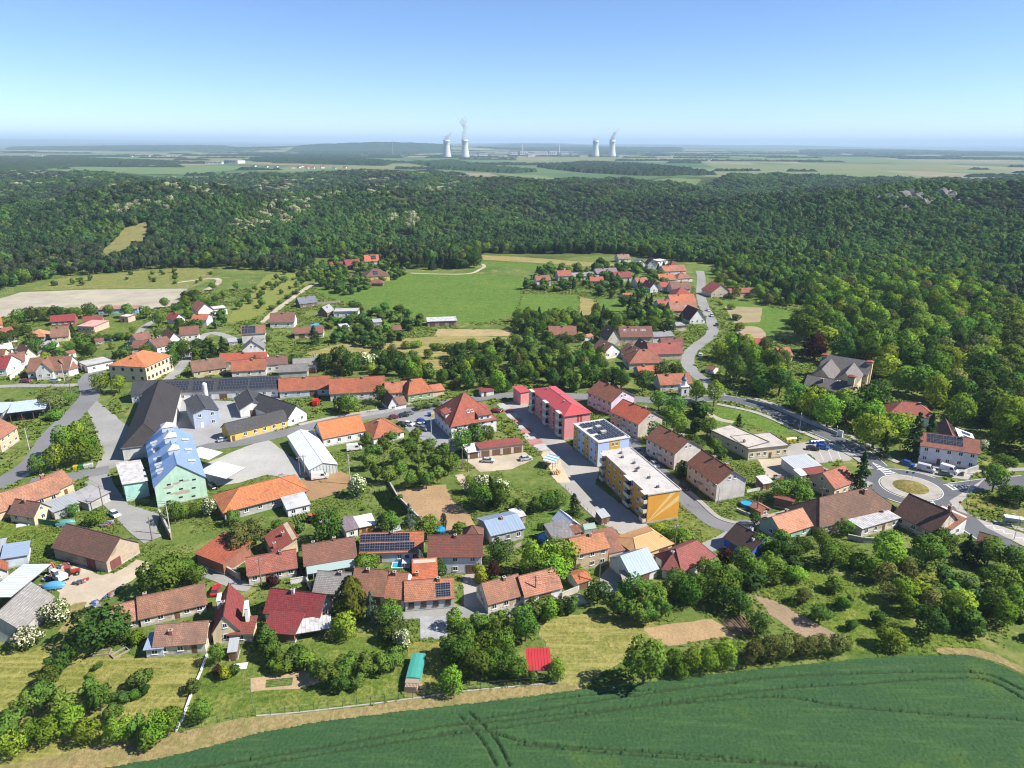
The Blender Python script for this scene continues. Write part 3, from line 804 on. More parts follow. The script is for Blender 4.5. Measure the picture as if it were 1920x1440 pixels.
# bus bay with zigzag paving
S('bus_bay', 'pale paved bus bay with zigzag lines', [(131.4,177.9),(140.0,168.5),(135.4,161.8),(131.1,172.6)], paving((0.36, 0.33, 0.30), 0.2, 0.2, 0.2), 0.112, 0.05)
S('pavement', 'pale pavement corner south of the roundabout', [(129.7,188.0),(138.9,194.9),(151.0,204.1),(143.0,196.7),(131.9,186.4),(130.4,180.0),(141.4,172.7),(140.9,169.9),(133.3,176.1),(128.6,182.2)], PAVE, 0.112, 0.05)
S('verge', 'dry grass triangle south-east of the roundabout', [(135.2,188.7),(141.1,193.1),(146.1,186.5),(148.8,180.2),(144.6,174.2),(138.8,180.1),(132.3,183.2)], turf((0.2, 0.19, 0.045), (0.14, 0.16, 0.03), (0.27, 0.22, 0.08), 0.1), 0.13, 0.2)
def zigzag(a, b, n, amp, w):
    a, b = Vector(a), Vector(b); d = (b - a) / n; s = Vector((-d.y, d.x)).normalized()
    pts = [a + d * k + s * (amp if k % 2 else -amp) for k in range(n + 1)]
    mb = MB()
    for p, q in zip(pts, pts[1:]):
        e = (q - p).normalized(); o = Vector((-e.y, e.x)) * w / 2
        mb.face([(v.x, v.y, 0.122) for v in (p - o, q - o, q + o, p + o)])
    kind(mb.build('road_marking', PAINT), 'structure', 'white zigzag line on the bus bay')
zigzag((132.0,174.1), (137.4,165.8), 8, 0.9, 0.3)
# parking bays of coloured paving along the court, each bay a piece
court = sheet_poly('parking_bays', 'row of red and grey parking bays beside the court', [(-4.9,269.4),(-2.6,270.6),(13.0,224.6),(9.2,222.8)], paving((0.36, 0.33, 0.31), 0.15, 0.3, 0.15), 0.058, 0.02)
a0, a1, b0, b1 = [Vector(p) for p in ((-5.5,267.5), (8.3,222.3), (-2.1,269.4), (13.3,224.2))]
for k in range(9):
    t0, t1 = (k + .06) / 9, (k + .94) / 9
    q = [a0.lerp(a1, t0), a0.lerp(a1, t1), b0.lerp(b1, t1), b0.lerp(b1, t0)]
    mb = MB(); mb.face([(v.x, v.y, 0.068) for v in q][::-1])
    o = mb.build('bay', paving((0.36, 0.17, 0.14) if k % 2 else (0.38, 0.37, 0.36), 0.2, 0.4, 0.2), court)
# parking bay lines beside the beige building
for k in range(6):
    p, q = Vector((99.2,223.7)).lerp(Vector((116.5,227.5)), k / 5), Vector((98.0,215.1)).lerp(Vector((113.4,217.8)), k / 5)
    if k in (0, 5): continue
    e = (q - p).normalized(); o2 = Vector((-e.y, e.x)) * 0.08
    mb = MB(); mb.face([(v.x, v.y, 0.058) for v in (p - o2, q - o2, q + o2, p + o2)])
    kind(mb.build('road_marking', PAINT), 'structure', 'white bay line on the car park by the beige building')
# striped vegetable rows on the tan plot: raised dark ridges
def ridges(a, b, c, d, n, mat, name, label, w=0.45, h=0.25):
    a, b, c, d = [Vector(p) for p in (a, b, c, d)]
    mb = MB()
    for k in range(n):
        t = (k + .5) / n
        p, q = a.lerp(b, t), d.lerp(c, t)
        e = (q - p); L = e.length; e.normalize(); s = Vector((-e.y, e.x)) * w / 2
        m_ = int(L / 0.8) + 1
        r = random.Random(k)
        for j in range(m_):
            u0, u1 = p + e * L * j / m_, p + e * L * (j + 1) / m_
            hh = h * r.uniform(.5, 1.2)
            mb.face([(*(u0 - s), 0.04), (*(u1 - s), 0.04), (*u1, hh), (*u0, hh)])
            mb.face([(*u0, hh), (*u1, hh), (*(u1 + s), 0.04), (*(u0 + s), 0.04)])
    kind(mb.build(name, mat), 'stuff', label)
LEAFROW = turf((0.06, 0.12, 0.02), (0.09, 0.15, 0.03), (0.14, 0.17, 0.05), 0.5)
ridges((45.8,132.3), (52.1,133.6), (52.7,127.6), (49.0,126.0), 9, soil((0.16, 0.11, 0.065)), 'vegetable_rows', 'dark ridged vegetable rows on the tan plot', 0.6, 0.3)
ridges((-47.9,113.1), (-47.4,110.9), (-42.5,111.6), (-42.9,113.8), 5, LEAFROW, 'vegetable_rows', 'green seedling rows on the small vegetable plot', 0.4, 0.2)
ridges((-62.6,178.3), (-58.6,180.5), (-55.7,175.4), (-59.8,172.4), 6, LEAFROW, 'vegetable_rows', 'green rows behind the small grey-roofed house', 0.5, 0.4)
ridges((-41.6,191.4), (-36.4,193.9), (-29.4,178.6), (-33.4,175.6), 8, LEAFROW, 'vine_rows', 'rows of young vines beside the raked plot', 0.5, 0.9)
ridges((18.1,175.4), (22.0,177.5), (23.6,174.0), (19.6,172.2), 5, soil((0.26, 0.19, 0.1)), 'vegetable_rows', 'brown vegetable beds behind the white shed', 0.7, 0.2)

# ------------------------------------------------------------------ building kit
def unit_window(split):
    """1 x 1 window facing -y, centred on x, sill at z = 0"""
    f = MB(); w = 0.09
    for (x0, z0, x1, z1) in ((-.5, 0, .5, w), (-.5, 1 - w, .5, 1), (-.5, w, -.5 + w, 1 - w), (.5 - w, w, .5, 1 - w), (-.03, w, .03, 1 - w)):
        f.box(x0, -.06, z0, x1, 0, z1, 0)
    f.box(-.56, -.14, -.06, .56, 0, -.005, 0)
    p = f if not split else MB()
    p.face([(-.5 + w, -.025, w), (.5 - w, -.025, w), (.5 - w, -.025, 1 - w), (-.5 + w, -.025, 1 - w)], 1 if not split else 0)
    return f, p
_wm = {}
def win_mesh(fm, near):
    k = (fm.name, near)
    if k not in _wm:
        f, p = unit_window(near)
        _wm[k] = (f.mesh('window', [fm] if near else [fm, GLASS]), p.mesh('pane', [GLASS]) if near else None)
    return _wm[k]
_dm = {}
def door_mesh(mat, garage):
    k = (mat.name, garage)
    if k not in _dm:
        d = MB()
        d.box(-.5, -.04, 0, .5, 0, 1, 0)
        n = 4 if garage else 3
        for i in range(n):
            if garage: d.box(-.46, -.075, (i + .08) / n, .46, -.04, (i + .9) / n, 0)
            else: d.box(-.38, -.07, .06 + i * .31, .38, -.04, .30 + i * .31, 0)
        _dm[k] = d.mesh('door', [mat])
    return _dm[k]
_cm = {}
def chimney_mesh(mat):
    if mat.name not in _cm:
        c = MB()
        c.box(-.5, -.5, 0, .5, .5, .9, 0); c.box(-.62, -.62, .9, .62, .62, .97, 1); c.box(-.3, -.3, .97, .3, .3, 1.02, 2)
        _cm[mat.name] = c.mesh('chimney', [mat, CONC, DARK])
    return _cm[mat.name]
PV_CELL = plain('solar cell', (0.012, 0.016, 0.03), 0.18, 0.0, 0.5)
def _pv():
    m = MB(); m.box(0, 0, 0, 1, 1, .05, 1)
    for i in range(2):
        for j in range(3):
            m.face([(.03 + i * .485, .03 + j * .32, .056), (.485 * (i + 1), .03 + j * .32, .056), (.485 * (i + 1), .32 * (j + 1), .056), (.03 + i * .485, .32 * (j + 1), .056)], 0)
    return m.mesh('solar_panel', [PV_CELL, plain('panel frame', (0.30, 0.31, 0.33), 0.4, 0.5)])
PV_MESH = _pv()

WOODD = wood((0.16, 0.085, 0.045)); WOODG = wood((0.30, 0.26, 0.22)); DOORW = plain('white door', (0.6, 0.6, 0.58), 0.5)
GARD = plain('garage door', (0.16, 0.09, 0.06), 0.6)
FOOT = []
REFS = []      # landmarks for tree labels: (x, y, phrase)
BRICK = plaster((0.30, 0.13, 0.085), 0.3)

class House:
    pass

def frame(p0, p1):
    p0, p1 = Vector(p0), Vector(p1)
    d = p1 - p0
    return p0, d.length, math.atan2(d.y, d.x)

def house(name, label, cat, p0, p1, d, eh, rh, roof, wall, tile, wins='', oh=0.4, og=None, chim=(), into=None, ref=None, z0=0.0,
          wf=None, fas=None, pv=(), sky=(), rib=0.0, door=None, walls=True, hipk=1.0, group=None, ridge=True, chm=None, part='wall'):
    o, L, a = frame(p0, p1)
    if isinstance(d, tuple):
        q = Vector(d) - o
        D = -math.sin(a) * q.x + math.cos(a) * q.y
    else: D = d
    if og is None: og = oh
    if cat == 'house' and not chim and roof in ('gx', 'gy', 'hx'): chim = ((.3 + (int(L * 10) % 5) * .1, .44, .8),)
    fr = Matrix.Translation((o.x, o.y, z0)) @ Matrix.Rotation(a, 4, 'Z')
    if into is None:
        root = empty(name, (o.x, o.y, z0), a)
        tag(root, label, cat, group)
        W = Matrix.Identity(4)
        c = fr @ Vector((L / 2, D / 2, 0))
        if ref: REFS.append((c.x, c.y, ref))
        h = House(); h.root, h.m = root, fr
    else:
        h = into; root = h.root
        W = h.m.inverted() @ fr
    near = math.hypot(o.x, o.y) < 330
    FOOT.append((o.x, o.y, math.cos(a), math.sin(a), L, D))
    wf = wf or WHITE
    def put(nm, me, M, parent=None, label=None):
        ob = bpy.data.objects.new(nm, me); COL.objects.link(ob)
        ob.parent = parent or root
        ob.matrix_local = M if parent is not None else W @ M
        if label: ob['label'] = label
        return ob
    I = Matrix.Identity(4)
    th = 0.16
    e2 = eh - 0.1
    X0, X1, Y0, Y1 = 0.0, L, 0.0, D
    # walls
    if walls:
        wb = MB()
        A, Bq, C, Dd = (X0, Y0), (X1, Y0), (X1, Y1), (X0, Y1)
        tz = {'sf': (e2, e2, e2 + rh, e2 + rh), 'sb': (e2 + rh, e2 + rh, e2, e2), 'sl': (e2, e2 + rh, e2 + rh, e2), 'sr': (e2 + rh, e2, e2, e2 + rh)}.get(roof, (e2,) * 4)
        top = [(*A, tz[0]), (*Bq, tz[1]), (*C, tz[2]), (*Dd, tz[3])]
        bot = [(*A, 0), (*Bq, 0), (*C, 0), (*Dd, 0)]
        for i in range(4):
            j = (i + 1) % 4
            pts = [bot[i], bot[j], top[j], top[i]]
            if roof == 'gx' and i in (1, 3): pts.insert(3, (bot[i][0], D / 2, e2 + rh - .06))
            if roof == 'gy' and i in (0, 2): pts.insert(3, (L / 2, bot[i][1], e2 + rh - .06))
            wb.face(pts)
        wb.face(top)
        if near:      # plinth band, a little proud
            wb2 = MB(); p_ = .04
            wb2.prism([(-p_, -p_, 0), (L + p_, -p_, 0), (L + p_, D + p_, 0), (-p_, D + p_, 0)], [(-p_, -p_, .45), (L + p_, -p_, .45), (L + p_, D + p_, .45), (-p_, D + p_, .45)])
            put('plinth', wb2.mesh('plinth', [CONC]), I)
        put(part, wb.mesh(part, [wall]), I)
    # roof
    rb = MB()
    zr = eh + rh
    planes = {}
    if roof == 'gx':
        s = rh / (D / 2); ez = eh - oh * s
        planes['f'] = [(-og, -oh, ez), (L + og, -oh, ez), (L + og, D / 2, zr), (-og, D / 2, zr)]
        planes['b'] = [(L + og, D + oh, ez), (-og, D + oh, ez), (-og, D / 2, zr), (L + og, D / 2, zr)]
        rl = [(-og, D / 2, zr), (L + og, D / 2, zr)]
    elif roof == 'gy':
        s = rh / (L / 2); ez = eh - oh * s
        planes['l'] = [(-oh, D + og, ez), (-oh, -og, ez), (L / 2, -og, zr), (L / 2, D + og, zr)]
        planes['r'] = [(L + oh, -og, ez), (L + oh, D + og, ez), (L / 2, D + og, zr), (L / 2, -og, zr)]
        rl = [(L / 2, -og, zr), (L / 2, D + og, zr)]
    elif roof in ('hx', 'hy'):
        if roof == 'hx':
            k = min(D / 2 * hipk, L / 2 - .1); s = rh / (D / 2); ez = eh - oh * s
            r0, r1 = (k, D / 2, zr), (L - k, D / 2, zr)
            c = [(-oh, -oh, ez), (L + oh, -oh, ez), (L + oh, D + oh, ez), (-oh, D + oh, ez)]
            planes['f'] = [c[0], c[1], r1, r0]; planes['r'] = [c[1], c[2], r1]; planes['b'] = [c[2], c[3], r0, r1]; planes['l'] = [c[3], c[0], r0]
        else:
            k = min(L / 2 * hipk, D / 2 - .1); s = rh / (L / 2); ez = eh - oh * s
            r0, r1 = (L / 2, k, zr), (L / 2, D - k, zr)
            c = [(-oh, -oh, ez), (L + oh, -oh, ez), (L + oh, D + oh, ez), (-oh, D + oh, ez)]
            planes['f'] = [c[0], c[1], r0]; planes['r'] = [c[1], c[2], r1, r0]; planes['b'] = [c[2], c[3], r1]; planes['l'] = [c[3], c[0], r0, r1]
        rl = [r0, r1]
    elif roof in ('sf', 'sb', 'sl', 'sr'):
        z = {'sf': (0, 0, 1, 1), 'sb': (1, 1, 0, 0), 'sl': (0, 1, 1, 0), 'sr': (1, 0, 0, 1)}[roof]
        c = [(-og, -oh), (L + og, -oh), (L + og, D + oh), (-og, D + oh)]
        q = [(c[i][0], c[i][1], eh + rh * z[i]) for i in range(4)]
        k = {'sf': 0, 'sr': 1, 'sb': 2, 'sl': 3}[roof]
        planes['f'] = q[k:] + q[:k]
        rl = None; ridge = False
    else:   # flat with a rim
        planes['f'] = [(-oh, -oh, eh + .05), (L + oh, -oh, eh + .05), (L + oh, D + oh, eh + .05), (-oh, D + oh, eh + .05)]
        ridge = False
    for k, p in planes.items():
        rb.slab(p, th)
        if rib and len(p) == 4:
            P = [Vector(v) for v in p]
            n = max(1, int((P[1] - P[0]).length / rib))
            for i in range(1, n):
                t = i / n
                u, v = P[0].lerp(P[1], t), P[3].lerp(P[2], t)
                e = (P[1] - P[0]).normalized() * .04
                up = Vector((0, 0, .05))
                rb.prism([tuple(u - e), tuple(u + e), tuple(v + e), tuple(v - e)], [tuple(u - e + up), tuple(u + e + up), tuple(v + e + up), tuple(v - e + up)], 0)
    if roof == 'flat':
        z = eh + .05
        for (x0, y0, x1, y1) in ((-oh, -oh, L + oh, -oh + .25), (-oh, D + oh - .25, L + oh, D + oh), (-oh, -oh + .25, -oh + .25, D + oh - .25), (L + oh - .25, -oh + .25, L + oh, D + oh - .25)):
            rb.box(x0, y0, z, x1, y1, z + .22, 1)
    R = put('roof', rb.mesh('roof', [tile, fas or FASCIA]), I)
    if ridge and near and rl:
        cb = MB(); cb.tube((rl[0][0], rl[0][1], rl[0][2] - .03), (rl[1][0], rl[1][1], rl[1][2] - .03), .13, .13, 6)
        if roof[0] == 'h':
            cs = [(-oh, -oh, ez), (L + oh, -oh, ez), (L + oh, D + oh, ez), (-oh, D + oh, ez)]
            for ci, ri in zip(cs, (0, 1, 1, 0) if roof == 'hx' else (0, 0, 1, 1)): cb.tube(ci, (rl[ri][0], rl[ri][1], rl[ri][2] - .03), .1, .1, 5)
        put('ridge_cap', cb.mesh('ridge_cap', [tile]), I, R)
    def rz(x, y):
        if roof == 'gx': return eh + rh * (1 - abs(y - D / 2) / (D / 2))
        if roof == 'gy': return eh + rh * (1 - abs(x - L / 2) / (L / 2))
        if roof == 'hx': return eh + rh * max(0, min(1, min(1 - abs(y - D / 2) / (D / 2), min(x, L - x) / (D / 2 * hipk))))
        if roof == 'hy': return eh + rh * max(0, min(1, min(1 - abs(x - L / 2) / (L / 2), min(y, D - y) / (L / 2 * hipk))))
        if roof == 'sf': return eh + rh * y / D
        if roof == 'sb': return eh + rh * (1 - y / D)
        if roof == 'sl': return eh + rh * x / L
        if roof == 'sr': return eh + rh * (1 - x / L)
        return eh
    for c in chim:
        x, y = c[0] * L, c[1] * D
        sz = c[3] if len(c) > 3 else .65
        zb = rz(x, y) - .3
        hh = c[2] + .3
        put('chimney', chimney_mesh(chm or BRICK), Matrix.Translation((x, y, zb)) @ Matrix.Diagonal((sz, sz, hh, 1)), R)
    def plane_frame(k):
        P = [Vector(v) for v in planes[k]]
        e = (P[1] - P[0]); ln = e.length; e.normalize()
        mid = (P[2] + P[-1]) / 2 if len(P) == 4 else P[2]
        n = e.cross(P[2] - P[0]).normalized(); up = n.cross(e)
        sl = (P[2] - P[0]).dot(up)
        M = Matrix((( e.x, up.x, n.x, P[0].x), (e.y, up.y, n.y, P[0].y), (e.z, up.z, n.z, P[0].z), (0, 0, 0, 1)))
        return M, ln, sl
    for (k, u0, u1, v0, v1, nx, ny) in pv:
        M, ln, sl = plane_frame(k)
        du, dv = (u1 - u0) * ln / nx, (v1 - v0) * sl / ny
        for i in range(nx):
            for j in range(ny):
                put('solar_panel', PV_MESH, M @ Matrix.Translation((u0 * ln + i * du, v0 * sl + j * dv, .08)) @ Matrix.Diagonal((du * .93, dv * .93, 1, 1)), R)
    for (k, u, v) in sky:
        M, ln, sl = plane_frame(k)
        f_, p_ = win_mesh(WHITE, False)
        put('skylight', f_, M @ Matrix.Translation((u * ln, v * sl, .02)) @ Matrix.Rotation(RAD(-90), 4, 'X') @ Matrix.Diagonal((.9, 1, 1.2, 1)), R)
    # openings
    side = {'f': (Matrix.Identity(4), L), 'r': (Matrix.Translation((L, 0, 0)) @ Matrix.Rotation(RAD(90), 4, 'Z'), D),
            'b': (Matrix.Translation((L, D, 0)) @ Matrix.Rotation(RAD(180), 4, 'Z'), L), 'l': (Matrix.Translation((0, D, 0)) @ Matrix.Rotation(RAD(-90), 4, 'Z'), D)}
    def window(sd, x, z, w, hgt):
        M = side[sd][0] @ Matrix.Translation((x, -.005, z)) @ Matrix.Diagonal((w, 1, hgt, 1))
        f_, p_ = win_mesh(wf, near)
        ob = put('window', f_, M)
        if p_ is not None: put('pane', p_, I, ob)
    doors = {}
    toks = wins.split()
    for t in toks:
        sd, sp = t.split(':')
        n = side[sd][1]
        if sp[0] == 'd':
            x = float(sp[1:]) * n
            doors.setdefault(sd, []).append((x, .9))
            put('door', door_mesh(door or WOODD, False), side[sd][0] @ Matrix.Translation((x, -.005, .05)) @ Matrix.Diagonal((1.05, 1, 2.1, 1)))
        elif sp[0] == 'g':
            kk = int(sp[1])
            w = min(3.0, n / kk * .72); hh = min(2.5, eh - .45)
            if len(sp) > 2:   # one big door at a fraction
                xs = [float(sp[2:]) * n]
            else: xs = [(i + .5) * n / kk for i in range(kk)]
            for x in xs:
                doors.setdefault(sd, []).append((x, w / 2 + .5))
                put('garage_door', door_mesh(door or GARD, True), side[sd][0] @ Matrix.Translation((x, -.005, .04)) @ Matrix.Diagonal((w, 1, hh, 1)))
    for t in toks:
        sd, sp = t.split(':')
        n = side[sd][1]
        if sp[0] == 'a':
            kk = int(sp[1])
            for i in range(kk): window(sd, n / 2 + (i - (kk - 1) / 2) * 1.8, eh + rh * .18, .9, 1.1)
        elif sp[0].isdigit():
            q = sp.split('x')
            nc = int(q[0]); ns = int(q[1]) if len(q) > 1 else max(1, int(eh / 2.6))
            st = eh / ns if ns > 1 else eh
            for s_ in range(ns):
                zz = s_ * st + (st * .36 if ns > 1 else max(.8, eh * .33))
                for i in range(nc):
                    x = (i + .5) * n / nc
                    if s_ == 0 and any(abs(x - dx) < .6 + dw for dx, dw in doors.get(sd, ())): continue
                    wh = min(1.35, st * .45)
                    window(sd, x, zz, min(1.25, n / nc * .55), wh)
    h.L, h.D, h.a, h.put, h.side, h.window = L, D, a, put, side, window
    h.fr = fr
    h.roof = R
    return h

# colours
OR = (0.56, 0.205, 0.07); OR2 = (0.50, 0.155, 0.06); SAL = (0.47, 0.235, 0.145); BRN = (0.27, 0.135, 0.085); DBR = (0.125, 0.075, 0.058); MAR = (0.25, 0.05, 0.05)
RED = (0.43, 0.095, 0.065); GRY = (0.30, 0.285, 0.265); DGR = (0.055, 0.056, 0.062); TAN = (0.52, 0.31, 0.165)
WH = plaster((0.70, 0.69, 0.67)); WH2 = plaster((0.62, 0.60, 0.56), 0.35); CRM = plaster((0.62, 0.50, 0.32)); BEI = plaster((0.55, 0.46, 0.36)); GRYW = plaster((0.40, 0.39, 0.37), 0.35)
PNK = plaster((0.62, 0.40, 0.32)); BLW = plaster((0.50, 0.56, 0.64)); YEL = plaster((0.62, 0.43, 0.10)); OLDW = peeling((0.58, 0.53, 0.44), (0.36, 0.24, 0.16)); STONE = peeling((0.40, 0.32, 0.23), (0.26, 0.2, 0.15))
GRNW = plaster((0.30, 0.42, 0.22)); PLNK = wood((0.20, 0.13, 0.085))
T = tiles
H = house
MET = sheet((0.44, 0.46, 0.48), 0.1, 0.5); METB = sheet((0.25, 0.32, 0.41), 0.05, 0.45); METR = sheet((0.50, 0.50, 0.50), 0.8, 0.5); METG = sheet((0.33, 0.35, 0.36), 0.2, 0.5)

# ---- nearest rows
h = H('cottage', 'small old cottage with patched pale tile roof in the near left garden', 'house', (-72.7,119.7), (-63.0,120.9), 6.4, 2.8, 2.6, 'gx', OLDW, T((0.42, 0.26, 0.19), 0.75), 'f:d.78 f:3x1', chim=((.3, .25, .9),), ref='the small patched-roof cottage')
H('cottage', '', '', (-71.4,120.4), (-66.9,120.5), 4.6, 2.4, 1.3, 'sf', OLDW, T((0.42, 0.26, 0.19), 0.75), 'f:2x1', into=h)
H('cottage', '', '', (-74.3,119.1), (-71.1,119.6), 4.0, 2.3, .7, 'sf', BLW, METB, 'f:1x1', into=h, rib=.6)
h = H('cottage', 'long low cottage with mossy salmon roof above the near garden', 'house', (-80.3,128.9), (-68.3,134.2), 6.5, 2.6, 3.0, 'gx', OLDW, T((0.42, 0.235, 0.15), 0.6), 'f:d.55 f:5x1 r:1x1', ref='the long mossy-roofed cottage', chim=((.1, .55, .8),))
H('cottage', '', '', (-85.5,126.9), (-80.9,129.1), 6.0, 2.3, 2.6, 'gx', OLDW, T((0.44, 0.25, 0.17), 0.45), 'f:2x1', into=h)
h = H('house', 'steep dark red gabled house with white parapet walls', 'house', (-62.2,123.1), (-57.2,124.5), 11.5, 3.2, 3.8, 'gy', CRM, T(MAR, 0.05), 'f:1x1 f:a1 r:3x1', ref='the steep dark red house', oh=.3)
H('house', '', '', (-59.1,123.8), (-54.5,124.3), 4.0, 2.3, 1.0, 'sf', CRM, T((0.26, 0.085, 0.06), 0.15), 'f:1x1', into=h)
for px_ in ((-63.5,131.0), (-56.6,128.3)):
    v_ = h.m.inverted() @ Vector((px_[0], px_[1], 0))
    mb = MB(); mb.box(-.35, -1.4, 0, .35, 1.4, 6.2); mb.box(-.45, -1.5, 6.2, .45, 1.5, 6.35)
    mb.build('parapet', WH, h.root, (v_.x, v_.y, 0))
h = H('house', 'burgundy tiled cottage with glazed front and white gable', 'house', (-53.9,131.0), (-41.6,128.8), 7.5, 2.7, 3.4, 'gx', OLDW, T((0.24, 0.035, 0.045), 0.0, .5), 'f:g2 f:4x1 r:1x1 r:a1', ref='the burgundy tiled cottage', chim=((.42, .45, 1.0),), door=WOODD, chm=WH2)
H('shed', 'low burgundy tiled shed below the burgundy cottage', 'shed', (-52.3,124.7), (-45.5,123.9), 5.0, 2.4, 1.2, 'sf', PLNK, T((0.27, 0.04, 0.05), 0.0, .5), 'f:g1', ref='the low burgundy shed')
H('carport', 'narrow carport roofed with patched translucent sheets', 'carport', (-45.4,124.4), (-38.6,126.3), 3.4, 2.2, .5, 'sf', PLNK, METR, '', rib=.8, walls=False)
h = H('house', 'grey slate-roofed house beside the golden conifer', 'house', (-44.9,137.7), (-37.5,137.0), 8.0, 3.2, 2.8, 'gx', WH2, T((0.27, 0.25, 0.235), 0.2), 'f:d.2 f:2x1', ref='the grey slate-roofed house')
h = H('terrace_house', 'brown mossy-roofed end house of the cottage terrace', 'house', (-36.7,137.1), (-28.6,136.0), 9.0, 3.4, 3.6, 'gx', WH2, T((0.36, 0.19, 0.12), 0.55), 'f:g1.7 f:d.2', ref='the brown end house of the terrace', og=.1)
h = H('terrace_house', 'narrow orange-tiled middle house of the cottage terrace', 'house', (-28.5,135.9), (-24.0,135.3), 8.6, 3.2, 3.8, 'gx', WH2, T((0.47, 0.22, 0.125), 0.2), 'f:g1', og=.06, door=wood((0.4, 0.26, 0.12)))
h = H('terrace_house', 'grey-fronted house of the terrace with four dark roof panels', 'house', (-23.7,134.5), (-12.9,136.0), 7.0, 3.2, 2.7, 'gx', plaster((0.46, 0.47, 0.49)), T((0.50, 0.235, 0.135), 0.15), 'f:4x1', ref='the grey-fronted terrace house', pv=(('f', .64, .93, .12, .78, 3, 2),), wf=BROWN, og=.15)
H('house', '', '', (-22.5,140.4), (-17.3,141.1), 6.0, 3.6, 2.4, 'sf', PNK, T(OR2, 0.05), '', into=h, chim=((.15, .3, 1.1),))
h = H('cottage', 'brown-tiled cottage left of a matching white barn', 'house', (-5.1,133.9), (2.9,137.6), 7.0, 3.0, 3.0, 'gx', OLDW, T((0.38, 0.20, 0.125), 0.4), 'f:3x1 l:1x1', ref='the brown-tiled corner cottage', og=.2)
h = H('barn', 'white barn with brown gate and salmon tiled roof', 'barn', (3.1,136.6), (11.7,140.3), 7.0, 3.0, 3.0, 'gx', WH, T((0.48, 0.245, 0.155), 0.2), 'f:g1.55 f:2x1', ref='the white barn with a brown gate', og=.2)
h = H('house', 'two-storey pale house with brown roof behind the paved yard', 'house', (-20.0,149.3), (-7.3,149.7), 8.5, 5.2, 3.2, 'gx', plaster((0.62, 0.64, 0.68)), T((0.25, 0.095, 0.07), 0.25), 'f:3x2 f:g1.82 r:2x2', ref='the two-storey pale house')
H('house', '', '', (-12.4,158.7), (-7.6,158.7), 6.0, 4.0, 2.5, 'hx', WH2, T((0.24, 0.12, 0.09), 0.3), '', into=h)
h = H('house', 'long house whose front roof slope is covered with dark panels', 'house', (-37.5,153.7), (-22.3,154.8), 8.2, 3.4, 3.0, 'gx', plaster((0.62, 0.63, 0.66)), T((0.50, 0.17, 0.075), 0.1), 'f:d.3 f:d.75 f:4x1', ref='the panel-covered long house', pv=(('f', .01, .86, .1, .52, 11, 1), ('f', .01, .78, .54, .96, 10, 1)))
h = H('house', 'brown mossy-roofed house with a glazed veranda along its front', 'house', (-49.7,147.9), (-38.3,151.7), 7.6, 3.6, 3.2, 'gx', WH2, T((0.27, 0.13, 0.09), 0.55), 'f:d.6 f:2x1', ref='the house with a glass veranda', chim=((.2, .6, .7), (.62, .5, .8)))
vb = MB(); vb.slab([(0.2, -2.6, 2.4), (h.L - .3, -2.6, 2.4), (h.L - .3, -.05, 3.2), (.2, -.05, 3.2)], .06)
vo = h.put('veranda_roof', vb.mesh('veranda_roof', [plain('veranda glass', (0.30, 0.38, 0.36), 0.12, 0, .6), STEEL]), Matrix.Identity(4))
for i in range(9):
    mb = MB(); xx = .2 + i * (h.L - .6) / 8
    mb.box(xx, -2.6, 0, xx + .08, -2.5, 2.35); mb.box(xx, -2.6, 2.42, xx + .06, -2.55, 2.5)
    h.put('post', mb.mesh('post', [WHITE]), Matrix.Identity(4))
h = H('house', 'pink-roofed low wing cottage with stepped red house behind', 'house', (-62.4,144.7), (-52.1,148.4), 6.5, 2.8, 2.8, 'gx', OLDW, T((0.45, 0.17, 0.12), 0.15), 'f:d.4 f:4x1', ref='the pink-roofed wing cottage')
H('house', '', '', (-58.4,152.0), (-53.5,155.0), 9.0, 4.2, 2.6, 'sl', CRM, T((0.42, 0.11, 0.075), 0.1), 'r:1x1', into=h, chim=((.6, .5, 1.0), (.1, .2, 1.6)))
H('shed', 'brick shed with tilted vermilion mono-pitch roof', 'shed', (-78.0,152.9), (-69.8,148.5), 8.4, 3.4, 1.4, 'sf', BRICK, T((0.52, 0.145, 0.06), 0.03), '', ref='the vermilion-roofed shed')
h = H('barn', 'old ochre barn with dark brown pantile roof in the machinery yard', 'barn', (-115.4,155.8), (-98.6,149.4), 9.5, 3.4, 3.9, 'gx', STONE, T((0.20, 0.12, 0.09), 0.25, .55), 'f:g1.7 r:g1.25', ref='the old ochre barn', door=wood((0.17, 0.06, 0.05)))
h = H('farmhouse', 'salmon-roofed farmhouse with red chimney at the left road', 'house', (-140.1,176.2), (-132.5,186.2), 8.5, 3.0, 3.4, 'gx', CRM, T((0.50, 0.27, 0.165), 0.3), 'f:4x1', ref='the salmon-roofed farmhouse', chim=((.85, .55, 1.8, .8),), chm=plaster((0.42, 0.08, 0.06)))
H('f', '', '', (-133.4,186.7), (-131.5,191.6), 8.0, 3.4, 3.2, 'gx', CRM, T((0.50, 0.27, 0.165), 0.3), 'f:d.5', into=h)
H('f', '', '', (-144.5,170.2), (-140.0,176.5), 8.5, 3.0, 3.4, 'gx', CRM, T((0.50, 0.27, 0.165), 0.3), '', into=h)
h = H('cottage', 'cream gabled cottage with dark brown roof beside green plot', 'house', (-138.4,173.5), (-130.5,171.5), 5.6, 3.0, 2.8, 'gx', CRM, T((0.23, 0.145, 0.115), 0.3), 'r:1x1 r:a1 f:2x1')
H('shed', 'grey corrugated flat-roofed shed behind the cream cottage', 'shed', (-127.0,174.8), (-123.2,179.9), 7.0, 2.6, .4, 'sf', GRYW, METG, '', rib=.7)
H('shed', 'grey felt-roofed lean-to beside the corrugated shed', 'shed', (-128.6,184.0), (-120.5,180.0), 6.5, 2.6, .4, 'sf', GRYW, flatroof((0.34, 0.33, 0.33)), '')
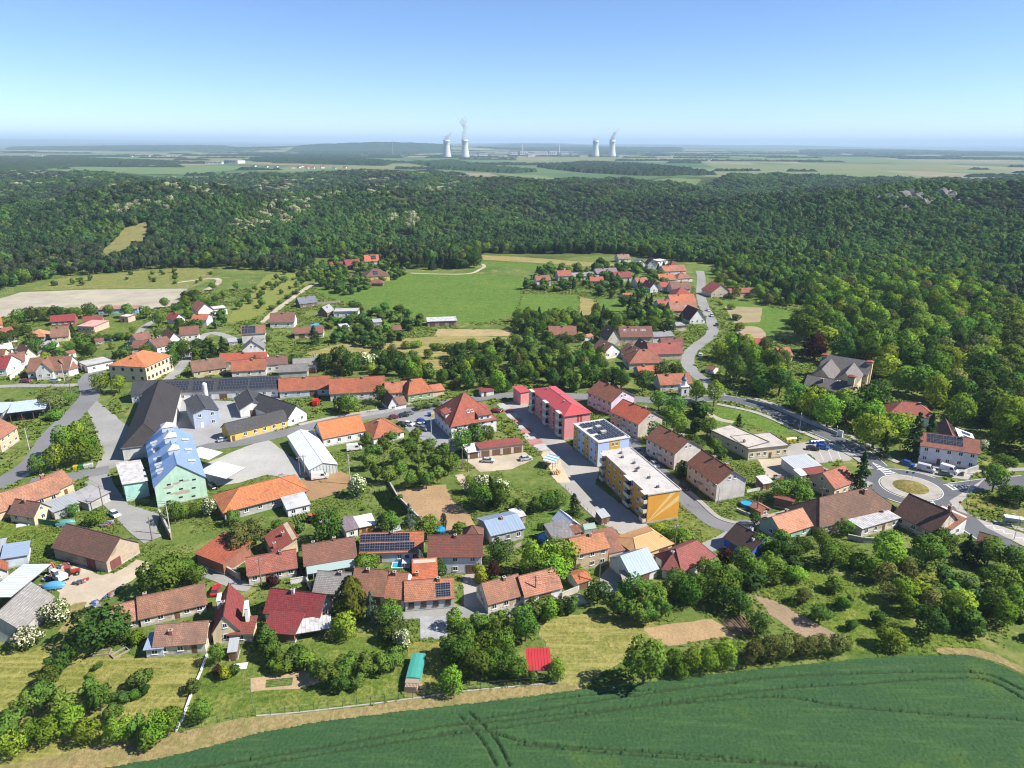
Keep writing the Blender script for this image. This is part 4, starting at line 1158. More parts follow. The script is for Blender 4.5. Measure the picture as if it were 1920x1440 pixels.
H('open_shed', 'long open shelter with pale corrugated roof at the left edge', 'shed', (-111.9,134.7), (-111.0,147.1), 6.5, 3.2, .5, 'sb', PLNK, sheet((0.55, 0.58, 0.62), 0.05, 0.45), '', rib=.9, walls=False)
H('shed', 'glass-fronted pale shed at the left edge', 'shed', (-124.6,150.5), (-120.3,152.9), 7.0, 2.8, .5, 'sr', BLW, METB, 'r:4x1', rib=.8)
H('shed', 'grey boarded shed behind the glass-fronted shed', 'shed', (-132.4,152.3), (-127.8,154.3), 6.0, 2.6, .5, 'sf', GRYW, METG, '')
H('shed', 'white hut with red tiled roof under the open shelter', 'shed', (-124.3,144.5), (-121.2,146.7), 4.0, 2.6, 1.8, 'gy', WH2, T(OR2, .2), 'f:1x1')
h = H('barn', 'long grey-slated barn in the near left corner', 'barn', (-102.7,124.0), (-102.8,135.0), 8.5, 3.4, 3.6, 'gx', GRYW, T((0.27, 0.255, 0.235), 0.3, .5), 'r:g1', ref='the grey-slated barn')

# ---- mill and workshops
MINT = peeling((0.42, 0.62, 0.46), (0.42, 0.40, 0.33)); MINT = plaster((0.44, 0.63, 0.48), 0.25)
h = H('mill', 'tall mint green mill with blue-white sheet roof and dormers', 'mill', (-101.9,182.0), (-90.2,188.6), 36.0, 6.8, 5.6, 'gy', MINT, sheet((0.33, 0.45, 0.66), 0.0, 0.32, 0.45), 'l:7x2', ref='the mint green mill', rib=1.1, oh=.3)
for fx in (.25, .5, .75):
    for k in range(3):
        mb = MB(); mb.box(-.5, -.06, 0, .5, 0, .45, 0)
        xx = h.L * fx + (k - 1) * .4
        h.put('vent', mb.mesh('vent', [DARK]), Matrix.Translation((xx, -.01, 1.6 + k * 2.6 - abs(fx - .5) * 2)))
stain = MB()
for (cx, cz, sx, sz) in ((3.6, 5.6, 1.6, .5), (5.6, 6.4, 1.2, .5), (8.2, 6.6, 1.3, .45), (7.2, 3.2, 2.4, .8), (4.6, 3.4, 1.0, .4)):
    r_ = random.Random(int(cx * 10)); n = 14
    stain.face([(cx + sx * math.cos(2 * math.pi * i / n) * r_.uniform(.6, 1.1), -.012, cz + sz * math.sin(2 * math.pi * i / n) * r_.uniform(.6, 1.1)) for i in range(n)])
h.put('bare_plaster_patch', stain.mesh('bare_plaster_patch', [plaster((0.42, 0.37, 0.30), .3)]), Matrix.Identity(4))
for (fx, fy, w_, dp, hh) in ((.5, .30, 3.0, 3.0, 1.5), (.5, .58, 3.4, 3.4, 1.8), (.5, .86, 3.4, 3.4, 1.6)):
    x_, y_ = h.L * fx, h.D * fy
    mb = MB(); mb.box(-w_ / 2, -dp / 2, 0, w_ / 2, dp / 2, hh, 1)
    for sg in (-1, 1): mb.slab([(-w_ / 2 - .2, -dp / 2 - .2, hh), (w_ / 2 + .2, -dp / 2 - .2, hh), (0, 0, hh + 1.3)] if sg < 0 else [(w_ / 2 + .2, dp / 2 + .2, hh), (-w_ / 2 - .2, dp / 2 + .2, hh), (0, 0, hh + 1.3)], .06, 0, 0)
    mb.slab([(w_ / 2 + .2, -dp / 2 - .2, hh), (w_ / 2 + .2, dp / 2 + .2, hh), (0, 0, hh + 1.3)], .06, 0, 0); mb.slab([(-w_ / 2 - .2, dp / 2 + .2, hh), (-w_ / 2 - .2, -dp / 2 - .2, hh), (0, 0, hh + 1.3)], .06, 0, 0)
    h.put('roof_turret', mb.mesh('roof_turret', [MET, plaster((0.5, 0.55, 0.6))]), Matrix.Translation((x_, y_, 11.6)))
for (fx, fy) in ((.16, .14), (.16, .27), (.16, .40), (.16, .62), (.16, .78), (.82, .2), (.82, .45), (.82, .7)):
    x_, y_ = h.L * fx, h.D * fy; zb = 6.8 + 5.6 * (1 - abs(x_ - h.L / 2) / (h.L / 2))
    mb = MB(); mb.box(-.8, -.7, 0, .8, .7, .9, 1)
    mb.slab([(-1.1, -.85, .9), (1.0, -.85, 1.25), (1.0, .85, 1.25), (-1.1, .85, .9)] if fx < .5 else [(-1.0, -.85, 1.25), (1.1, -.85, .9), (1.1, .85, .9), (-1.0, .85, 1.25)], .08, 0, 0)
    h.put('dormer', mb.mesh('dormer', [MET, plaster((0.5, 0.55, 0.6))]), Matrix.Translation((x_, y_, zb - .2)))
H('m', '', '', (-112.6,185.4), (-107.5,188.8), 17.0, 5.2, .7, 'sr', plaster((0.36, 0.60, 0.52), .3), METR, 'l:3x1', into=h, rib=.9)
for (a_, b_, d_) in (((-104.9,210.1), (-96.4,206.1), 5.0), ((-95.4,197.2), (-85.9,192.9), 7.0)):
    H('m', '', '', a_, b_, d_, 4.2, .3, 'sf', WH, sheet((0.66, 0.67, 0.68), 0.0, .4), '', into=h, walls=False, rib=1.2)
h = H('long_barn', 'very long dark-roofed barn beside the mill', 'barn', (-128.0,213.6), (-115.4,218.1), 58.0, 5.0, 5.6, 'hy', WH2, T((0.060, 0.052, 0.052), 0.15), 'l:8x1', ref='the long dark-roofed barn', hipk=.75, fas=plain('pale fascia', (0.3, 0.3, 0.3)))
h = H('workshop', 'long white workshop with dark roof and rows of panels', 'workshop', (-152.9,267.9), (-96.6,275.8), 10.5, 4.2, 3.6, 'gx', WH, T((0.065, 0.066, 0.072), 0.1), 'f:g1.08 f:d.16 f:16x1 f:g1.62', ref='the long panelled workshop', pv=(('f', .17, .385, .2, .85, 12, 4), ('f', .415, .555, .12, .8, 7, 4), ('f', .585, .79, .12, .92, 10, 4), ('f', .8, .99, .12, .92, 9, 4)))
mb = MB(); mb.tube((0, 0, 0), (0, 0, 8.5), .9, .9, 14); mb.tube((0, 0, 8.5), (0, 0, 9.1), .9, .2, 14)
tag(mb.build('silo', WH, None, (-122.9,267.9)), 'slim white cylindrical silo before the panelled workshop', 'silo')
h = H('office', 'two-storey pale blue office with dark roof in the workshop yard', 'office', (-116.2,241.0), (-108.9,245.7), ((-119.6,258.9)), 6.2, 1.4, 'gy', plaster((0.36, 0.42, 0.52), .15), T((0.075, 0.08, 0.092), 0.05), 'f:2x2 f:d.3 l:2x1', ref='the pale blue office', door=DOORW)
h = H('workshop', 'dark-gabled white shed between office and yellow workshop', 'workshop', (-103.5,252.3), (-94.6,256.9), ((-111.5,265.0)), 3.6, 2.6, 'gy', WH, T((0.06, 0.062, 0.068), 0.05), 'f:g1', ref='the dark-gabled white shed')
h = H('workshop', 'low yellow L-shaped workshop with charcoal roof along the street', 'workshop', (-98.7,229.4), (-82.7,243.4), 8.0, 3.3, 2.6, 'gx', YEL, T((0.07, 0.068, 0.068), 0.1), 'f:6x1 f:d.05', ref='the yellow L-shaped workshop')
H('w', '', '', (-82.7,243.4), (-77.7,250.4), 22.0, 3.6, 3.8, 'gy', WH, T((0.075, 0.073, 0.073), 0.1), 'f:2x1 r:3x1', into=h)
h = H('warehouse', 'long white metal warehouse with pale ribbed roof', 'warehouse', (-63.1,200.9), (-55.5,205.1), ((-83.8,224.5)), 3.2, 1.5, 'gy', plaster((0.50, 0.53, 0.50), .2), sheet((0.68, 0.70, 0.72), 0.0, .35), '', ref='the long white warehouse', rib=1.0, oh=.25)
for i in range(9):
    mb = MB(); xx = .3 + i * (h.L - .7) / 8; mb.box(xx, -.08, 0, xx + .12, -.01, 3.2 + 1.3 * (1 - abs(xx - h.L / 2) / (h.L / 2)))
    h.put('pilaster', mb.mesh('pilaster', [plain('rib green', (0.30, 0.36, 0.32), .5)]), Matrix.Identity(4))
H('hall', 'long orange hip-roofed hall with grey walls near the mill', 'hall', (-79.5,174.5), (-60.4,187.4), 11.5, 3.4, 3.0, 'hx', GRYW, T((0.60, 0.235, 0.075), 0.0, .5), 'f:6x1', ref='the long orange hipped hall', oh=.7)
H('hut', 'small grey-roofed white garden house', 'house', (-62.7,176.8), (-57.5,179.9), 6.0, 2.6, .9, 'sf', WH, flatroof((0.42, 0.42, 0.42)), 'f:2x1', ref='the small grey-roofed garden house')
H('shed', 'lilac-roofed white shed in the middle gardens', 'shed', (-43.7,165.1), (-41.0,166.7), 5.0, 2.8, .9, 'sf', WH, T((0.22, 0.17, 0.20), .1), 'f:1x1')
H('shed', 'wooden shed with white flat roof beside the lilac-roofed shed', 'shed', (-40.7,167.0), (-36.8,168.7), 5.2, 2.7, .4, 'sf', wood((0.5, 0.3, 0.1)), flatroof((0.62, 0.62, 0.62)), 'f:d.3')
h = H('house', 'bright orange-roofed house with blue-grey lean-to along the street', 'house', (-64.9,225.1), (-52.2,232.5), 10.5, 3.6, 4.0, 'gx', WH, T((0.60, 0.215, 0.06), 0.02), 'f:4x1 l:2x1 l:a1', ref='the bright orange-roofed house', chim=((.1, .75, .8),))
H('h', '', '', (-57.1,231.3), (-51.1,234.2), 4.0, 2.6, .9, 'sf', WH, sheet((0.42, 0.47, 0.56), 0, .25), 'f:2x1', into=h, rib=.9)
h = H('house', 'brown-orange hipped bungalow beside the car park', 'house', (-48.0,227.0), (-38.5,233.8), 13.0, 2.9, 4.0, 'hx', WH, T((0.44, 0.17, 0.08), 0.1), 'f:3x1', ref='the brown-orange bungalow')
h = H('hotel', 'white two-storey hotel under a tall red hipped roof', 'hotel', (-21.4,232.4), (-5.6,239.8), ((-29.0,248.8)), 5.4, 8.2, 'hx', WH, T((0.40, 0.115, 0.07), 0.15), 'f:5x2 l:5x2 r:4x2', ref='the white hotel with the tall red roof', sky=(('f', .45, .35), ('f', .53, .35), ('l', .5, .3)), hipk=.92)
for (k_, u_) in (('l', .5), ('f', .75), ('r', .5)):
    w_ = 5.0
    mb = MB(); mb.box(-w_ / 2, 0, 5.2, w_ / 2, 4.0, 7.4, 1); mb.slab([(-w_ / 2 - .3, -.4, 7.3), (w_ / 2 + .3, -.4, 7.3), (w_ / 2 + .3, 4.6, 8.6), (-w_ / 2 - .3, 4.6, 8.6)], .15, 0, 0)
    M_, n_ = h.side[k_]
    d_ = h.put('dormer', mb.mesh('dormer', [T((0.42, 0.13, 0.09), .1), WH]), M_ @ Matrix.Translation((n_ * u_, .3, 0)))
    f_, p_ = win_mesh(WHITE, False)
    for dx in (-1.2, 1.2): h.put('window', f_, Matrix.Translation((dx, -.01, 5.8)) @ Matrix.Diagonal((1.2, 1, 1.1, 1)), d_)
h = H('garage_row', 'row of garages with dark red roofs and a white end garage', 'garages', (-10.6,217.4), (3.9,221.9), 6.5, 2.7, .7, 'sb', BEI, T((0.33, 0.085, 0.075), .1), 'f:g4', ref='the row of garages')
H('g', '', '', (-14.5,216.1), (-10.8,217.4), 6.0, 2.5, .3, 'sf', WH, flatroof((0.6, 0.58, 0.55)), 'f:g1', into=h)
H('shed', 'dark flat-topped shed behind the garages', 'shed', (-20.8,221.6), (-17.8,222.1), 5.0, 2.4, .3, 'sf', GRYW, flatroof((0.12, 0.13, 0.14)), '')

# ---- blocks of flats
def balcony_stack(h, sd, fx, w, floors, fh, z0, panel, glass=None):
    M_, n_ = h.side[sd]
    for k in range(floors):
        z = z0 + k * fh
        mb = MB()
        mb.box(-w / 2, -1.25, z - .1, w / 2, 0, z + .08, 0)
        mb.box(-w / 2, -1.25, z + .08, w / 2, -1.15, z + 1.1, 1); mb.box(-w / 2, -1.15, z + .08, -w / 2 + .08, 0, z + 1.1, 1); mb.box(w / 2 - .08, -1.15, z + .08, w / 2, 0, z + 1.1, 1)
        mb.box(-w / 2 + .3, -.03, z + .1, w / 2 - .3, -.01, z + 2.2, 2)
        ob = h.put('balcony', mb.mesh('balcony', [CONC, panel, GLASS]), M_ @ Matrix.Translation((fx * n_, 0, 0)))
        if glass:
            g = MB(); g.face([(-w / 2 + .05, -1.2, z + 1.1), (w / 2 - .05, -1.2, z + 1.1), (w / 2 - .05, -1.2, z + fh - .25), (-w / 2 + .05, -1.2, z + fh - .25)])
            h.put('glazing', g.mesh('glazing', [glass]), Matrix.Identity(4), ob)
    mb = MB()
    zt = z0 + floors * fh - .05
    mb.box(-w / 2 - .1, -1.35, zt, w / 2 + .1, 0, zt + .14, 0)
    h.put('balcony_roof', mb.mesh('balcony_roof', [plaster((0.6, 0.58, 0.54))]), M_ @ Matrix.Translation((fx * n_, 0, 0)))
ORW = plaster((0.66, 0.31, 0.045), .12); CREAMP = plaster((0.66, 0.56, 0.40), .15)
h = H('block_of_flats', 'orange block of flats with pale rays on its end wall', 'block of flats', (37.5,174.1), (46.9,177.2), 29.8, 9.0, 0, 'flat', ORW, flatroof((0.46, 0.43, 0.40)), 'l:8x3 r:8x3', ref='the orange block of flats', oh=.25, fas=plaster((0.55, 0.5, 0.45)))
rays = MB()
rays.face([(.3, -.012, .8), (.55, -.012, .8), (8.7, -.012, 8.6), (7.2, -.012, 8.8)]); rays.face([(.6, -.014, .7), (.8, -.014, .7), (9.6, -.014, 5.6), (9.6, -.014, 7.4)])
h.put('painted_ray', rays.mesh('painted_ray', [plaster((0.72, 0.50, 0.20), .1)]), Matrix.Identity(4))
for fx in (.04, .36, .93): balcony_stack(h, 'l', 1 - fx, 3.4 if fx == .36 else 2.2, 3, 2.9, .5, CREAMP)
for (fx, fy) in ((.45, .1), (.5, .3), (.35, .47), (.5, .52), (.55, .64), (.4, .8), (.5, .9)):
    mb = MB(); mb.box(-.35, -.35, 0, .35, .35, .5); mb.box(-.5, -.1, .5, .5, .1, .6); mb.tube((.2, .1, .5), (.2, .1, 1.6), .04, .03, 5)
    h.put('roof_vent', mb.mesh('roof_vent', [plain('dark vent', (.1, .1, .1))]), Matrix.Translation((h.L * fx, h.D * fy, 9.08)), h.roof)
h = H('block_of_flats', 'blue and yellow block of flats with panelled flat roof', 'block of flats', (27.9,210.3), (38.6,214.8), 17.0, 8.7, 0, 'flat', plaster((0.42, 0.52, 0.78), .1), flatroof((0.50, 0.49, 0.47)), 'l:6x3 f:2x1', ref='the blue and yellow block', oh=.25, fas=plaster((0.6, 0.6, 0.58)))
YW = plaster((0.60, 0.36, 0.06), .1)
for (sd, f0, f1, z0_, z1_) in (('f', .36, .70, .0, 8.55), ('l', 0.0, .2, 0, 8.55), ('l', .44, .66, 0, 8.55), ('l', .88, 1.0, 0, 8.55)):
    M_, n_ = h.side[sd]
    mb = MB(); mb.box(f0 * n_ + .01, -.03, z0_ + .46, f1 * n_ - .01, -.002, z1_, 0)
    h.put('yellow_panel', mb.mesh('yellow_panel', [YW]), M_)
for k, x in enumerate((.47, .59)):
    h.window('f', h.L * x, 6.6, 1.0, 1.2)
for i in range(8):
    for j in range(5):
        if i in (2, 5) and j in (0, 1): continue
        h.put('solar_panel', PV_MESH, Matrix.Translation((1.3 + j * 1.95, 1.4 + i * 1.8, 8.95)) @ Matrix.Rotation(RAD(9), 4, 'X') @ Matrix.Diagonal((1.75, 1.6, 1, 1)), h.roof)
for (x_, y_) in ((.45, .35), (.5, .62)):
    mb = MB(); mb.box(-.8, -.6, 0, .8, .6, .8); mb.box(-.95, -.75, .8, .95, .75, .95)
    h.put('roof_vent', mb.mesh('roof_vent', [CONC]), Matrix.Translation((h.L * x_, h.D * y_, 8.8)), h.roof)
ROSE = plaster((0.66, 0.26, 0.25), .12)
h = H('block_of_flats', 'rose block of flats with red hipped sheet roof', 'block of flats', (18.6,232.5), (28.0,236.2), 30.2, 9.4, 1.9, 'hy', ROSE, sheet((0.44, 0.075, 0.075), 0, .4), 'l:8x3 r:8x3', ref='the rose block of flats', rib=0.0, hipk=1.0, chim=((.4, .3, .5, .5), (.6, .55, .5, .5), (.4, .8, .5, .5)), oh=.5)
M_, n_ = h.side['f']
for x0_ in (.48, .60):
    mb = MB(); mb.box(x0_ * n_, -.03, .46, x0_ * n_ + .8, -.002, 9.2); h.put('red_stripe', mb.mesh('red_stripe', [plaster((0.40, 0.05, 0.05), .1)]), M_)
for fx in (.12, .5, .93): balcony_stack(h, 'l', 1 - fx, 3.0, 3, 3.0, .5, plaster((0.6, 0.55, 0.52)), plain('balcony glass', (.35, .42, .42), .1, 0, .6))
for fx in (.3, .68):
    M_, n_ = h.side['l']; mb = MB(); mb.box(-.6, -.04, .46, .6, -.002, 9.2); h.put('red_stripe', mb.mesh('red_stripe', [plaster((0.40, 0.05, 0.05), .1)]), M_ @ Matrix.Translation(((1 - fx) * n_, 0, 0)))
H('annex', '', '', (3.5,267.6), (6.9,269.5), 6.0, 5.5, .6, 'sf', ROSE, sheet((0.44, 0.075, 0.075), 0, .4), '', into=h)
blk = (('lilac pitched block of flats farthest up the street', (38.3,256.2), (48.3,263.3), (33.0,269.3), (0.60, 0.50, 0.60), (0.30, 0.13, 0.08), 'the lilac pitched block'),
       ('grey pitched block of flats with vivid orange roof', (44.9,233.8), (54.8,240.4), (39.3,247.7), (0.47, 0.41, 0.35), (0.54, 0.125, 0.05), 'the vivid orange-roofed block'),
       ('pale brown-roofed pitched block behind the parked cars', (52.4,208.6), (62.1,213.9), (46.3,221.4), (0.55, 0.49, 0.45), (0.28, 0.125, 0.075), 'the brown-roofed pitched block'),
       ('pale brown-roofed pitched block nearest the junction', (60.1,187.0), (69.6,190.4), (54.7,201.3), (0.58, 0.53, 0.49), (0.29, 0.13, 0.08), 'the pitched block nearest the junction'))
for lb, a_, b_, c_, wc, tc_, rf in blk:
    h = H('block_of_flats', lb, 'block of flats', a_, b_, c_, 6.0, 3.5, 'gy', plaster(wc), T(tc_, .15), 'l:5x2 r:5x2 f:a2', ref=rf, chim=((.55, .25, 1.0, .8), (.5, .6, .7)), group='pitched two-storey blocks along the access road', oh=.45)
    M_, n_ = h.side['l']; h.put('door', door_mesh(DOORW, False), M_ @ Matrix.Translation((n_ * .5, -.01, .1)) @ Matrix.Diagonal((1.3, 1, 2.3, 1)))
    mb = MB(); mb.box(-1, -1.2, 2.6, 1, 0, 2.75); h.put('porch_roof', mb.mesh('porch_roof', [CONC]), M_ @ Matrix.Translation((n_ * .5, 0, 0)))

# ---- right-hand part
h = H('store', 'beige flat-roofed single-storey store by the car park', 'store', (78.7,215.9), (93.3,219.6), 11.0, 4.0, 0, 'flat', plaster((0.62, 0.54, 0.36), .15), flatroof((0.44, 0.40, 0.35)), 'f:d.55 f:6x1 r:2x1', ref='the beige flat-roofed store', chim=((.1, .5, 1.2),))
H('s', '', '', (78.8,217.4), (87.1,222.0), ((73.1,233.7)), 4.1, 0, 'flat', plaster((0.62, 0.54, 0.36), .15), flatroof((0.44, 0.40, 0.35)), 'l:5x1', into=h)
h = H('house', 'small cream house with orange-brown roof beside the spruce', 'house', (95.6,188.7), (103.9,193.8), 9.0, 3.9, 3.2, 'gx', CRM, T((0.42, 0.165, 0.10), .15), 'f:3x1 l:2x1 l:a1', ref='the small cream house', chim=((.25, .6, .8),))
FARM_T = T((0.30, 0.18, 0.125), .6)
h = H('farm', 'L-shaped farm with weathered brown roof beside the roundabout', 'farm', (82.6,167.8), (108.3,177.7), 12.0, 3.2, 4.6, 'hx', plaster((0.55, 0.35, 0.28)), FARM_T, 'f:4x1 l:2x1', ref='the L-shaped brown farm', hipk=.8, chim=((.72, .4, 1.6, .8),))
H('f', '', '', (106.4,175.0), (111.8,165.0), 11.0, 3.2, 4.6, 'gx', OLDW, T((0.20, 0.115, 0.085), .4), 'f:3x1', into=h, chim=((.97, .5, 1.8, .8),))
H('f', '', '', (93.8,167.2), (106.6,173.0), 9.0, 3.0, .5, 'sf', OLDW, METR, 'f:d.6 f:4x1', into=h, rib=.8, chim=((.65, .6, .8, .5), (.85, .4, .8, .5)))
H('f', '', '', (117.3,166.9), (122.9,169.7), 7.0, 3.0, 2.2, 'sl', WH, T(SAL, .2), 'f:1x1', into=h)
h = H('house', 'green-gabled house with peach roof below the lane', 'house', (71.5,164.2), (81.0,169.0), 8.0, 3.0, 3.0, 'gx', plaster((0.30, 0.46, 0.34)), T((0.58, 0.285, 0.17), .1), 'f:2x1 l:1x1', ref='the green-gabled house', chim=((.55, .6, 1.0),))
h = H('house', 'white house with two rows of roof panels near the roundabout', 'house', (135.3,215.5), (150.4,209.1), 9.0, 6.2, 3.0, 'gx', plaster((0.68, 0.64, 0.66)), T((0.36, 0.15, 0.10), .15), 'f:5x2 f:d.35', ref='the white panelled house', pv=(('f', .12, .72, .35, .66, 11, 1), ('f', .12, .72, .68, .95, 11, 1)))
P_ = lambda x, y: tuple((h.fr @ Vector((x * h.L, y, 0)))[:2])
q_ = [P_(.36, 4.6), P_(.74, 4.6), P_(.745, 5.2), P_(1.03, 5.2)]
H('w', '', '', q_[0], q_[1], 17.0, 6.0, 3.2, 'gy', plaster((0.68, 0.64, 0.66)), T((0.36, 0.16, 0.11), .2), '', into=h, og=.1, pv=(('r', .3, .55, .25, .8, 2, 3), ('r', .62, .9, .25, .8, 2, 3)))
H('w', '', '', q_[2], q_[3], 13.0, 5.9, 1.5, 'sr', plaster((0.68, 0.64, 0.66)), flatroof((0.68, 0.68, 0.68)), '', into=h, pv=(('f', .1, .3, .2, .7, 1, 2), ('f', .4, .6, .2, .7, 1, 2), ('f', .7, .9, .2, .7, 1, 2)))
H('shed', 'white sheet-roofed workshop shed below the car park', 'shed', (89.7,203.5), (98.5,206.3), 7.0, 3.0, .8, 'sf', WH2, MET, '', rib=.8, ref='the white sheet-roofed shed')
H('shed', 'small red-roofed shed against the white sheet-roofed shed', 'shed', (92.9,200.9), (99.3,203.2), 3.8, 2.5, .4, 'sf', BRICK, T((0.30, 0.07, 0.06), .1), '')
H('shed', 'brown-roofed garden shed beside the lane hedge', 'shed', (76.3,184.2), (80.6,181.7), 4.5, 2.3, .9, 'sb', PLNK, T((0.24, 0.085, 0.065), .1), '')
H('shed', 'tiny shed with salmon roof at the junction garden', 'shed', (70.1,177.4), (73.2,179.2), 3.6, 2.3, .8, 'gy', BRICK, T(SAL, .2), 'f:1x1')
H('shed', 'dark brown tiled shed beside the bus bay road', 'shed', (120.2,160.2), (122.9,157.9), 6.5, 2.8, 1.8, 'gx', WH2, T((0.22, 0.12, 0.09), .4), '')
h = H('house', 'blue-walled house with black-brown roof at the lane bend', 'house', (55.6,162.1), (60.1,155.2), 9.0, 3.1, 2.6, 'gx', plaster((0.035, 0.10, 0.50), .1), T((0.075, 0.05, 0.048), .15), 'f:d.3 f:2x1', ref='the blue-walled house', chim=((.5, .55, .9), (.8, .3, .6, .5)), chm=WH2)
h = H('house', 'maroon-roofed bungalow among the lower trees', 'house', (40.9,147.0), (50.7,153.6), 8.5, 3.0, 3.0, 'hx', WH, T((0.30, 0.095, 0.085), .15), 'f:3x1', ref='the maroon-roofed bungalow', chim=((.1, .5, 1.0),), hipk=.5)
H('m', '', '', (36.6,147.7), (40.8,146.8), 8.0, 3.0, 2.0, 'hx', WH, T((0.30, 0.095, 0.085), .15), '', into=h)
h = H('house', 'two-storey tan house with ochre roof at the lane corner', 'house', (15.9,150.6), (24.1,153.8), 7.5, 5.2, 2.2, 'gx', plaster((0.52, 0.40, 0.25)), T((0.52, 0.25, 0.11), .15), 'f:3x2 f:d.08', ref='the two-storey tan house')
H('outbuilding', 'brown-roofed outbuilding beside the two-storey tan house', 'outbuilding', (24.6,154.7), (29.8,156.7), 9.0, 2.8, 1.4, 'sf', BEI, T((0.33, 0.17, 0.12), .35), '', oh=.2)
h = H('workshop', 'cream workshop with low pale orange ribbed roof', 'workshop', (31.4,153.2), (41.2,158.8), 9.5, 3.3, 1.6, 'hx', plaster((0.64, 0.52, 0.30)), sheet((0.60, 0.33, 0.15), 0, .5), 'f:g2 f:d.1', ref='the pale orange ribbed workshop', rib=.7, hipk=.5)
h = H('barn', 'white barn with steel-blue sheet roof beside the lane', 'barn', (28.7,144.5), (35.3,148.1), 9.0, 3.0, 3.0, 'gx', WH, METB, 'f:g1', ref='the steel-blue roofed barn', rib=.7)
H('lean_to', 'lean-to with red and white striped sheet roof', 'shed', (30.0,146.3), (33.2,147.2), 3.6, 2.2, .7, 'sf', PLNK, sheet((0.30, 0.09, 0.08), 0, .5), '', rib=.5)
H('shed', 'weathered grey plank shed below the steel-blue barn', 'shed', (26.8,142.8), (29.8,143.1), 4.0, 2.2, .6, 'sf', WOODG, wood((0.33, 0.29, 0.25)), '')
H('garage', 'small garage with orange roof and brown gate', 'garage', (15.7,142.7), (18.7,144.3), 4.5, 2.4, .8, 'gx', WH, T(OR, .1), 'f:g1')
H('shed', 'white-roofed gabled shed behind the tan house', 'shed', (14.2,166.6), (18.4,168.8), 6.0, 2.8, 2.0, 'gy', WH, sheet((0.56, 0.60, 0.66), 0, .4), '', rib=.8)
H('shed', 'small brown-roofed shed before the white-roofed shed', 'shed', (14.6,163.9), (18.4,165.6), 5.0, 2.6, 1.2, 'sf', OLDW, T(BRN, .3), '')
H('shed', 'grey slate shed beside the broad lime tree', 'shed', (11.3,160.8), (16.3,162.9), 6.0, 2.8, 1.4, 'sf', OLDW, T((0.24, 0.23, 0.23), .2), '')
h = H('house', 'grey house under a pale blue sheet roof', 'house', (-5.1,162.2), (3.3,166.0), 9.5, 3.4, 1.6, 'gx', GRYW, METB, 'f:3x1 r:2x1', ref='the pale blue sheet-roofed house', rib=.8)
H('greenhouse', 'small garden greenhouse with grey panes', 'greenhouse', (19.7,168.0), (23.0,168.9), 3.0, 1.6, .8, 'gx', plain('greenhouse glass', (.3, .36, .33), .1, 0, .6), plain('greenhouse glass', (.3, .36, .33), .1, 0, .6), '', oh=.02)
h = H('shelter', 'open garden shelter with bright red sheet roof', 'shelter', (3.5,113.4), (7.6,113.5), 5.2, 2.6, .4, 'sf', PLNK, sheet((0.42, 0.035, 0.04), 0, .55), '', ref='the red garden shelter', rib=.6, walls=False)
for (x_, y_) in ((.1, .1), (h.L - .2, .1), (.1, 5.0), (h.L - .2, 5.0)):
    mb = MB(); mb.box(-.08, -.08, 0, .08, .08, 2.5 + .4 * y_ / 5.2); h.put('post', mb.mesh('post', [WOODD]), Matrix.Translation((x_, y_, 0)))

# ---- orange street terraces and middle
h = H('farmhouse', 'orange-roofed street farmhouse left of its twin', 'house', (-95.3,274.1), (-76.0,278.4), 9.0, 3.4, 4.0, 'gx', BLW, T((0.52, 0.175, 0.085), .15), 'f:g1.68 f:4x1', ref='the left orange street farmhouse')
h = H('farmhouse', 'orange-roofed street farmhouse right of its twin', 'house', (-73.8,271.2), (-52.4,275.4), 10.0, 3.6, 4.6, 'gx', WH2, T((0.52, 0.17, 0.08), .2), 'f:6x1', ref='the right orange street farmhouse')
h = H('house', 'small orange street house with brown porch', 'house', (-51.4,273.3), (-43.0,275.4), 8.0, 3.2, 3.2, 'gx', WH2, T((0.50, 0.21, 0.11), .3), 'f:3x1')
h = H('house', 'green-walled street house with orange half-hipped roof', 'house', (-42.1,270.9), (-32.7,275.6), 10.0, 3.4, 4.4, 'hx', GRNW, T((0.52, 0.18, 0.075), .1), 'f:3x1', ref='the green-walled street house', hipk=.55)
H('shed', 'small peach-roofed annex at the end of the street row', 'shed', (-32.7,276.6), (-28.2,278.6), 5.0, 2.6, 1.2, 'sf', CRM, T((0.54, 0.2, 0.11), .1), '')
h = H('cottage', 'tiny white gabled cottage with brown roof by the street', 'cottage', (-48.3,259.8), (-44.8,261.6), 9.0, 2.6, 3.4, 'gy', WH, T((0.28, 0.16, 0.11), .3), 'f:1x1', ref='the tiny gabled cottage')
H('c', '', '', (-44.8,261.6), (-41.9,263.4), 6.0, 2.5, 2.0, 'gx', WH, T((0.30, 0.17, 0.12), .3), '', into=h)
H('bus_stop', 'small white and red street kiosk behind the hotel', 'kiosk', (-12.6,276.9), (-7.6,278.9), 3.5, 2.6, .4, 'sf', WH, T(MAR, 0), 'f:d.3')
h = H('house', 'mauve-roofed house behind the street farmhouses', 'house', (-112.0,307.9), (-103.0,310.4), 8.0, 4.2, 2.4, 'gx', WH2, T((0.24, 0.14, 0.14), .2), 'f:3x1')
h = H('barn', 'grey slate barn behind the street farmhouses', 'barn', (-103.7,299.5), (-91.6,301.9), 8.0, 3.4, 2.0, 'gx', GRYW, T((0.25, 0.235, 0.215), .3), '')
h = H('barn', 'taller grey slate barn with open bay', 'barn', (-98.9,306.5), (-89.4,309.0), 8.0, 4.4, 2.0, 'gx', GRYW, T((0.25, 0.235, 0.215), .3), 'f:g1.8')
h = H('house', 'upper red-orange roofed house above the panelled workshop', 'house', (-134.9,312.3), (-114.3,315.1), 8.0, 4.2, 2.8, 'gx', WH2, T((0.50, 0.13, 0.065), .05), 'f:3x1', ref='the upper red-orange house')
